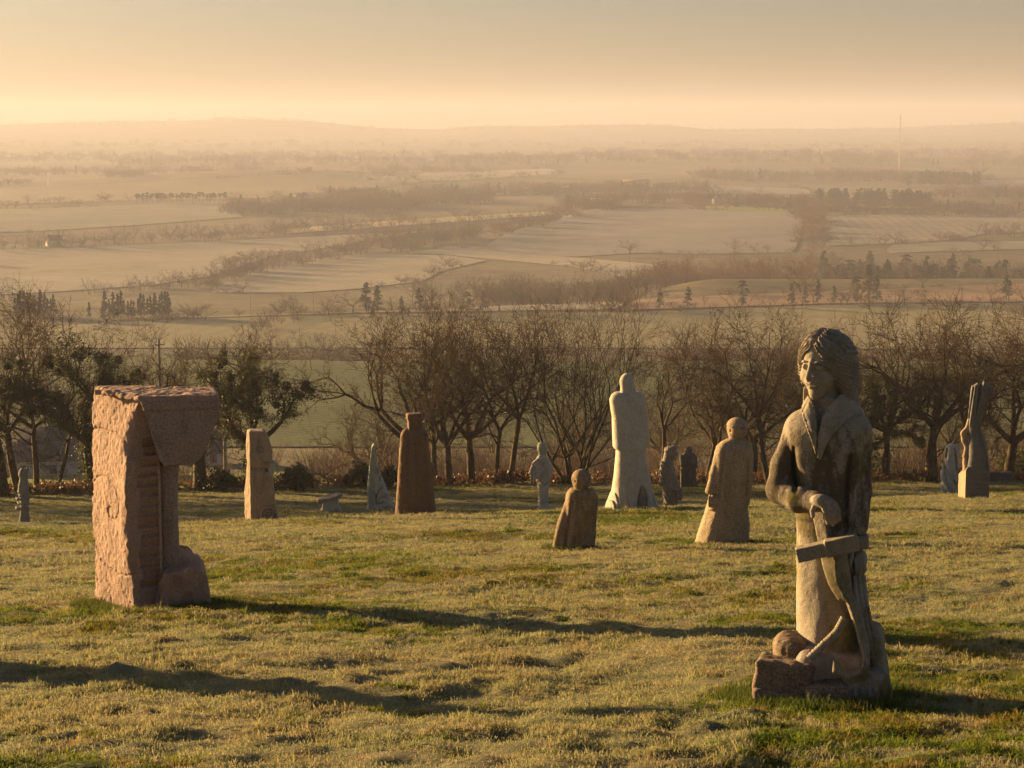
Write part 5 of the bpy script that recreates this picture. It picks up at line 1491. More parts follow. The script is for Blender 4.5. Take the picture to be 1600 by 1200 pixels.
def build_shrubs():
    rng = np.random.default_rng(23)
    # twiggy bush: many thin stems from the ground
    protos = []
    for s in range(3):
        G_ = Grow(200 + s); R_ = G_.r
        for k in range(16):
            a = R_.uniform(0, 6.28); sp = R_.uniform(.1, .75)
            G_.limb(Vector((math.cos(a) * .25, math.sin(a) * .25, -.1)), Vector((math.cos(a) * sp, math.sin(a) * sp, 1)).normalized(), R_.uniform(.7, 1.2), .022, 3, .03, .12, .55, 5)
        V1, F1 = tubes(G_.mid, 3); V2, F2 = tubes(G_.fine, 3)
        protos.append(mesh_from('twiggy_bush_%s' % 'abc'[s], np.concatenate([V1, V2]), np.concatenate([F1, F2 + len(V1)]), SCRUB, True))
    n = 360
    y = rng.uniform(131, 300, n); px = rng.uniform(150, 1660, n)
    keep = (px > 490) | (rng.uniform(size=n) < .25)
    y = y[keep]; px = px[keep]; n = len(y)
    x = PX(px, y)
    P = np.stack([x, y, land(x, y) - .1], 1)
    S = rng.uniform(.9, 2.2, n)
    T_ = np.stack([np.zeros(n), np.zeros(n), rng.uniform(0, 6.28, n)], 1)
    scatter('undergrowth', P, S, T_, protos, rng.integers(0, 3, n), kind='stuff', label='russet leafless scrub filling the slope behind the tree row', category='scrub')
    # bank of dead bracken and bramble along the foot of the row
    n = 900
    px = rng.uniform(-200, 1800, n); y = np.interp(px, [-200, 100, 740, 1800], [115, 118.3, 123.2, 125.2]) + rng.normal(.6, .8, n)
    x = PX(px, y)
    h = .45 + .5 * np.clip(vnoise(x / 5, y * 0, 61) + .4, 0, 1)
    C = np.stack([x, y, land(x, y) + h * rng.uniform(.1, .8, n)], 1)
    me = leaf_cloud(C, .42, 30000, .17, BRACKEN, 'bracken_bank', 5)
    link('undergrowth', me, kind='stuff', label='low bank of dead russet bracken along the foot of the tree row', category='bracken')
    # evergreen bushes
    for i, (px, y, r, lab) in enumerate([(345, 119.5, 1.0, 'dark evergreen bush beside the column of the rose granite block'), (462, 119.5, 1.1, 'dark evergreen bush between the bearded slab and the small dolmen'), (566, 121.5, 1.1, 'small evergreen bush behind the fin statue'), (606, 121, .9, 'evergreen bush wedged between the fin and the red robed statue'), (1348, 128, 2.2, 'large dark evergreen bush behind the anchor statue'), (1590, 127, 1.6, 'evergreen bush behind the end of the low stone')]):
        x = PX(px, y)
        a = rng.uniform(0, 6.28, 60); rr = r * rng.uniform(0, .8, 60) ** .5
        C = np.stack([rr * np.cos(a), rr * np.sin(a), r * (.35 + rng.uniform(0, 1.1, 60) * (1 - (rr / r) ** 2))], 1)
        o = bpy.data.objects.new('evergreen_bush', None); COL.objects.link(o); o.location = (x, y, float(land(x, y)))
        o['label'] = lab; o['category'] = 'bush'; o['group'] = 'evergreen bushes along the row'
        link('foliage', leaf_cloud(C, .30 * r, 2600, .15, HEDGE, 'foliage', 70 + i), o)
        V, F = tubes([(0, 0, -.2, .05, c[0], c[1], c[2], .012) for c in C[:14]], 4)
        link('stem', mesh_from('stem', V, F, BARK), o)
    # fallen dead branch heap in the bank
    G_ = Grow(300); R_ = G_.r
    for k in range(7):
        G_.limb(Vector((R_.uniform(-1.6, 1.6), R_.uniform(-.3, .3), .3)), Vector((R_.uniform(-1, 1), R_.uniform(-.3, .3), .35)).normalized(), R_.uniform(1.2, 2.4), .035, 2, -.01, .14, .6, 4)
    V1, F1 = tubes(G_.mid, 4); V2, F2 = tubes(G_.fine, 3)
    x = PX(520, 121)
    link('fallen_branch', mesh_from('fallen_branch', np.concatenate([V1, V2]), np.concatenate([F1, F2 + len(V1)]), BARK, True), None, (x, 121, float(land(x, 121))), label='tangle of dead fallen branches on the bank behind the small dolmen', category='branch')
build_shrubs()
# plan positions in metres: x, y (and height)
FIELDS = [('crop', [(-137.5, 476.2), (-175.0, 638.7), (-166.6, 642.6), (-158.0, 646.4), (-149.3, 650.0), (-140.4, 653.6), (-131.1, 658.1), (-121.6, 662.7), (-112.0, 667.5), (-101.4, 661.6), (-91.0, 655.7), (-80.7, 649.7), (-70.6, 643.4), (-45.4, 477.7), (-38.0, 471.1), (-31.7, 472.4), (-25.5, 473.7), (-19.1, 475.2), (-12.8, 476.8), (-6.4, 476.8), (0.0, 476.8), (6.4, 476.8), (12.8, 476.8), (19.2, 476.8), (25.6, 476.7), (32.0, 476.7), (38.6, 476.6), (45.2, 476.5), (51.8, 476.5), (58.4, 476.5), (65.0, 476.6), (71.7, 476.8), (78.3, 477.1), (85.0, 477.6), (91.7, 478.2), (98.5, 479.1), (105.5, 480.4), (112.7, 482.7), (157.9, 638.5), (167.0, 639.6), (176.1, 640.7), (185.3, 641.8), (119.0, 411.1), (104.4, 360.0), (89.7, 308.8), (85.5, 308.7), (81.3, 308.6), (77.1, 308.4), (72.9, 308.3), (68.7, 308.2), (64.5, 308.1), (60.3, 308.0), (56.2, 307.8), (52.0, 307.7), (47.8, 307.6), (43.6, 307.5), (39.5, 307.5), (35.3, 307.4), (31.1, 307.3), (27.0, 307.3), (22.8, 307.2), (18.7, 307.2), (14.5, 307.2), (10.4, 307.2), (6.2, 307.2), (2.1, 307.2), (-2.1, 307.2), (-6.2, 307.2), (-10.4, 307.2), (-14.5, 307.1), (-18.7, 307.1), (-22.8, 307.1), (-27.0, 307.1), (-31.1, 307.1), (-35.3, 307.1), (-39.4, 307.1), (-43.6, 307.0), (-47.7, 307.0), (-51.8, 307.0), (-56.0, 306.9), (-60.1, 306.9), (-64.3, 306.8), (-68.4, 306.8), (-72.5, 306.7), (-76.7, 306.7), (-80.8, 306.6), (-84.9, 306.6), (-89.0, 306.5), (-103.7, 357.6), (-118.0, 407.7)]), ('bright', [(-73.1, 251.3), (-69.6, 251.3), (-66.1, 251.3), (-62.6, 251.3), (-59.1, 251.2), (-55.6, 251.2), (-52.1, 251.2), (-48.6, 251.2), (-45.1, 251.2), (-41.6, 251.2), (-38.0, 251.2), (-34.5, 251.2), (-31.0, 251.2), (-27.5, 251.2), (-24.0, 251.2), (-20.5, 251.2), (-17.0, 251.2), (-15.9, 235.1), (-19.2, 235.1), (-22.5, 235.1), (-25.8, 235.1), (-29.1, 235.1), (-32.3, 235.1), (-35.6, 235.1), (-38.9, 235.1), (-42.2, 235.1), (-45.5, 235.1), (-48.8, 235.1), (-52.1, 235.1), (-55.4, 235.1), (-58.6, 235.2), (-61.9, 235.2), (-65.2, 235.2), (-68.5, 235.2)]), ('gold', [(-215.4, 747.2), (-206.1, 753.7), (-196.6, 760.2), (-187.0, 767.0), (-177.4, 774.3), (-167.7, 782.4), (-156.7, 788.9), (-145.7, 795.7), (-134.4, 802.6), (-123.4, 806.9), (-112.2, 811.0), (-100.9, 814.8), (-89.5, 818.2), (-77.9, 821.1), (-66.2, 823.6), (-53.4, 824.5), (-40.5, 825.4), (-27.7, 826.4), (-15.6, 826.9), (-3.5, 827.7), (8.6, 828.5), (20.7, 829.7), (32.9, 831.5), (45.2, 833.6), (60.2, 838.7), (75.4, 843.4), (90.7, 847.1), (103.9, 850.9), (117.2, 854.5), (130.6, 858.0), (144.0, 861.0), (155.4, 860.3), (166.6, 859.0), (177.8, 857.4), (188.9, 855.8), (200.0, 854.4), (211.2, 853.5), (222.6, 853.2), (234.0, 853.3), (245.5, 853.7), (198.4, 687.5), (188.8, 687.2), (179.3, 686.8), (169.8, 686.5), (160.3, 686.3), (150.8, 686.2), (141.4, 686.4), (132.0, 686.8), (122.7, 687.3), (113.3, 687.9), (103.9, 688.5), (94.6, 689.1), (85.2, 689.7), (75.7, 690.3), (66.3, 691.0), (56.8, 691.6), (47.4, 692.2), (37.9, 692.7), (28.4, 692.8), (18.9, 692.9), (9.4, 692.9), (-0.2, 692.9), (-9.7, 692.9), (-19.2, 692.7), (-28.7, 692.2), (-38.1, 691.4), (-47.6, 690.5), (-56.9, 689.3), (-66.3, 688.2), (-75.6, 687.0), (-84.9, 686.1), (-94.2, 685.3), (-103.5, 684.6), (-112.9, 684.2), (-122.2, 683.8), (-131.5, 683.5), (-140.9, 683.3), (-150.3, 683.4), (-159.7, 683.7), (-169.2, 684.2), (-178.8, 684.9), (-188.4, 685.6), (-198.0, 686.3)]), ('frost', [(-145.1, 810.1), (-134.4, 814.7), (-123.6, 819.1), (-112.6, 823.4), (-101.5, 827.4), (-90.2, 831.0), (-78.8, 834.1), (-67.2, 837.0), (-54.4, 840.5), (-41.4, 844.1), (-28.4, 848.1), (-16.2, 853.8), (-3.8, 861.1), (8.8, 874.8), (25.6, 1043.3), (40.5, 1037.5), (51.3, 959.4), (51.5, 880.2), (45.3, 846.7), (33.9, 844.2), (22.5, 841.9), (11.2, 840.0), (0.0, 838.5), (-11.2, 837.1), (-22.4, 835.9), (-33.5, 835.0), (-44.7, 834.3), (-55.8, 833.6), (-66.9, 832.9), (-78.7, 830.2), (-90.4, 827.1), (-102.0, 823.6), (-113.4, 819.6), (-124.7, 815.4), (-135.8, 811.0)]), ('bracken', [(57.6, 931.3), (70.5, 916.6), (83.8, 911.3), (97.4, 910.3), (111.3, 912.1), (125.5, 915.8), (139.8, 919.3), (154.1, 922.2), (166.8, 924.6), (179.6, 926.8), (192.4, 929.0), (205.3, 931.3), (218.4, 934.1), (231.6, 937.2), (245.0, 940.6), (258.6, 944.3), (272.4, 948.6), (247.0, 858.8), (235.5, 858.6), (224.0, 858.7), (212.7, 859.4), (201.5, 860.6), (190.3, 862.3), (179.2, 864.4), (168.1, 866.4), (156.8, 868.2), (145.4, 869.4), (131.9, 866.7), (118.4, 863.5), (105.0, 860.2), (91.7, 856.9), (78.0, 853.5), (64.4, 849.3), (50.9, 844.6)]), ('frost', [(-418.8, 1461.4), (-400.0, 1473.0), (-380.9, 1484.5), (-361.4, 1496.1), (-341.7, 1508.1), (-324.2, 1525.4), (-306.3, 1543.0), (-287.9, 1560.4), (-269.0, 1577.6), (-249.6, 1594.5), (-229.6, 1610.9), (-209.1, 1626.6), (-187.9, 1640.9), (-166.2, 1653.5), (-144.1, 1665.2), (-122.8, 1677.1), (-101.2, 1689.2), (-79.3, 1701.8), (-103.9, 1642.2), (-127.1, 1590.0), (-147.5, 1544.7), (-166.3, 1496.9), (-183.5, 1448.3), (-191.4, 1350.2), (-198.4, 1264.3), (-210.9, 1226.4), (-222.9, 1191.7), (-238.4, 1176.3), (-253.7, 1162.1), (-268.6, 1148.2), (-281.8, 1139.5), (-294.6, 1130.1), (-307.0, 1120.1), (-319.0, 1109.7)]), ('frostline', [(-189.1, 1244.9), (-179.1, 1317.2), (-167.9, 1398.8), (-152.1, 1425.6), (-135.4, 1450.6), (-117.9, 1474.4), (-94.6, 1467.4), (-71.4, 1460.0), (-48.4, 1452.6), (-18.7, 1400.1), (-48.1, 1309.9), (-57.2, 1223.8), (-76.0, 1196.8), (-93.8, 1170.2), (-110.2, 1157.0), (-126.0, 1142.9), (-144.0, 1143.7), (-161.8, 1143.7), (-179.5, 1143.0)]), ('frost', [(-79.0, 1481.2), (-51.0, 1532.3), (-30.1, 1506.9), (-9.9, 1485.6), (9.8, 1464.2), (28.8, 1439.6), (50.1, 1409.0), (70.5, 1378.7), (90.1, 1350.9), (114.0, 1314.7), (104.5, 1252.3), (81.4, 1218.6), (63.5, 1268.7), (44.4, 1330.3), (25.7, 1357.5), (6.2, 1384.6), (-14.1, 1411.5), (-48.6, 1458.5)]), ('grey', [(-20.4, 1529.7), (-5.6, 1674.8), (17.6, 1759.3), (43.1, 1851.2), (88.0, 2036.3), (116.1, 2025.8), (144.1, 2017.4), (172.5, 2015.8), (201.1, 2017.8), (231.8, 1992.9), (260.8, 1961.9), (289.2, 1933.4), (274.6, 1811.3), (241.1, 1609.7), (211.8, 1444.4), (188.4, 1436.9), (165.1, 1428.9), (142.3, 1422.8), (119.2, 1431.1), (96.1, 1441.3), (71.5, 1430.8), (47.4, 1421.8), (24.0, 1440.9), (0.0, 1457.2)]), ('greyline', [(307.2, 1886.3), (343.6, 1896.7), (381.2, 1911.2), (408.8, 1911.7), (437.0, 1914.5), (464.2, 1912.9), (490.1, 1906.4), (515.4, 1898.5), (540.4, 1890.2), (479.9, 1677.0), (454.5, 1665.6), (429.5, 1654.5), (404.8, 1643.5), (354.3, 1564.6), (323.5, 1541.8), (293.9, 1521.5), (269.7, 1513.2), (245.7, 1505.0)]), ('lit', [(-212.0, 1722.3), (-189.9, 1747.7), (-167.2, 1774.1), (-143.9, 1802.4), (-117.4, 1826.3), (-90.3, 1851.5), (-62.4, 1876.9), (-37.8, 1895.9), (-12.8, 1918.5), (12.9, 1945.5), (39.4, 1975.3), (44.5, 1913.8), (17.2, 1884.0), (-9.3, 1858.5), (-35.1, 1834.4), (-60.2, 1808.8), (-86.9, 1781.2), (-113.0, 1756.7), (-138.5, 1734.1), (-159.9, 1716.7), (-181.0, 1699.3), (-201.5, 1681.3)]), ('greygreen', [(-560.6, 1961.8), (-536.8, 1975.0), (-513.3, 1990.9), (-489.9, 2008.9), (-466.1, 2027.3), (-441.4, 2044.1), (-415.8, 2065.3), (-389.9, 2088.6), (-364.2, 2116.9), (-338.4, 2149.8), (-312.4, 2187.7), (-262.4, 1879.4), (-283.6, 1853.9), (-304.2, 1829.7), (-324.0, 1803.9), (-342.7, 1776.1), (-361.1, 1750.7), (-378.9, 1725.6), (-396.7, 1703.2), (-414.6, 1683.7), (-434.4, 1673.3), (-454.0, 1663.5), (-473.4, 1654.0)]), ('hill', [(-768.2, 2692.1), (-732.4, 2711.9), (-694.5, 2725.7), (-654.8, 2733.9), (-614.2, 2738.9), (-573.3, 2743.7), (-532.9, 2758.5), (-491.8, 2772.0), (-450.1, 2784.8), (-408.9, 2802.9), (-373.9, 2819.5), (-338.9, 2839.7), (-304.5, 2870.7), (-270.6, 2916.2), (-232.1, 2917.7), (-193.7, 2921.6), (-155.3, 2927.6), (-132.8, 2760.7), (-172.1, 2694.4), (-208.3, 2615.9), (-240.2, 2524.8), (-270.9, 2448.3), (-296.6, 2351.0), (-328.1, 2330.6), (-358.9, 2309.7), (-389.0, 2287.9), (-417.2, 2259.9), (-442.8, 2222.5), (-464.3, 2173.0), (-488.0, 2139.8), (-513.5, 2118.1), (-539.8, 2101.4), (-566.1, 2086.9), (-592.2, 2073.0)]), ('lit', [(-94.7, 2593.6), (-35.7, 2689.1), (6.0, 2714.2), (48.3, 2731.2), (91.0, 2741.9), (113.7, 2636.9), (64.4, 2589.3), (16.7, 2522.7), (-16.6, 2503.8), (-49.3, 2475.7), (-81.5, 2454.3)]), ('grey', [(135.4, 2720.3), (181.0, 2728.0), (227.0, 2737.0), (273.5, 2748.5), (307.4, 2725.0), (340.6, 2701.4), (372.8, 2675.5), (404.0, 2647.0), (382.1, 2449.0), (347.4, 2448.2), (313.1, 2450.4), (279.0, 2454.5), (244.6, 2456.4), (208.8, 2483.7), (173.3, 2525.9), (136.5, 2571.4)]), ('bright', [(202.6, 2102.7), (229.4, 2092.2), (255.6, 2079.1), (280.8, 2061.4), (304.9, 2039.5), (291.0, 1945.6), (260.8, 1961.9), (229.9, 1976.4), (198.1, 1987.3)]), ('grey', [(668.3, 2963.8), (710.1, 2953.8), (751.2, 2941.9), (790.5, 2924.8), (830.3, 2911.4), (763.5, 2675.8), (727.5, 2682.1), (692.2, 2691.9), (656.5, 2701.4), (620.6, 2710.9)]), ('frost', [(-224.5, 2821.0), (-184.3, 2875.6), (-144.0, 2961.1), (-110.1, 3321.3), (-68.8, 3461.3), (-23.2, 3502.0), (23.7, 3578.6), (71.9, 3616.2), (87.2, 3287.7), (41.0, 3088.5), (0.0, 2996.6), (-38.5, 2906.5), (-75.5, 2844.6), (-111.6, 2804.8), (-147.1, 2772.8), (-182.4, 2750.5)]), ('lit', [(287.0, 2274.6), (321.4, 2250.9), (351.2, 2203.1), (380.5, 2161.7), (411.7, 2118.9), (442.6, 2081.8), (430.7, 2025.3), (403.7, 2036.7), (376.8, 2049.8), (350.0, 2065.7), (323.6, 2087.4), (297.3, 2114.5), (270.0, 2139.5)]), ('greygreen', [(291.3, 1507.8), (319.6, 1523.3), (349.1, 1541.8), (373.8, 1548.3), (398.7, 1554.8), (423.6, 1561.0), (448.8, 1567.1), (423.9, 1479.4), (401.0, 1467.8), (378.9, 1457.8), (357.5, 1449.9), (336.7, 1443.3), (309.1, 1438.1), (281.9, 1433.8)])]
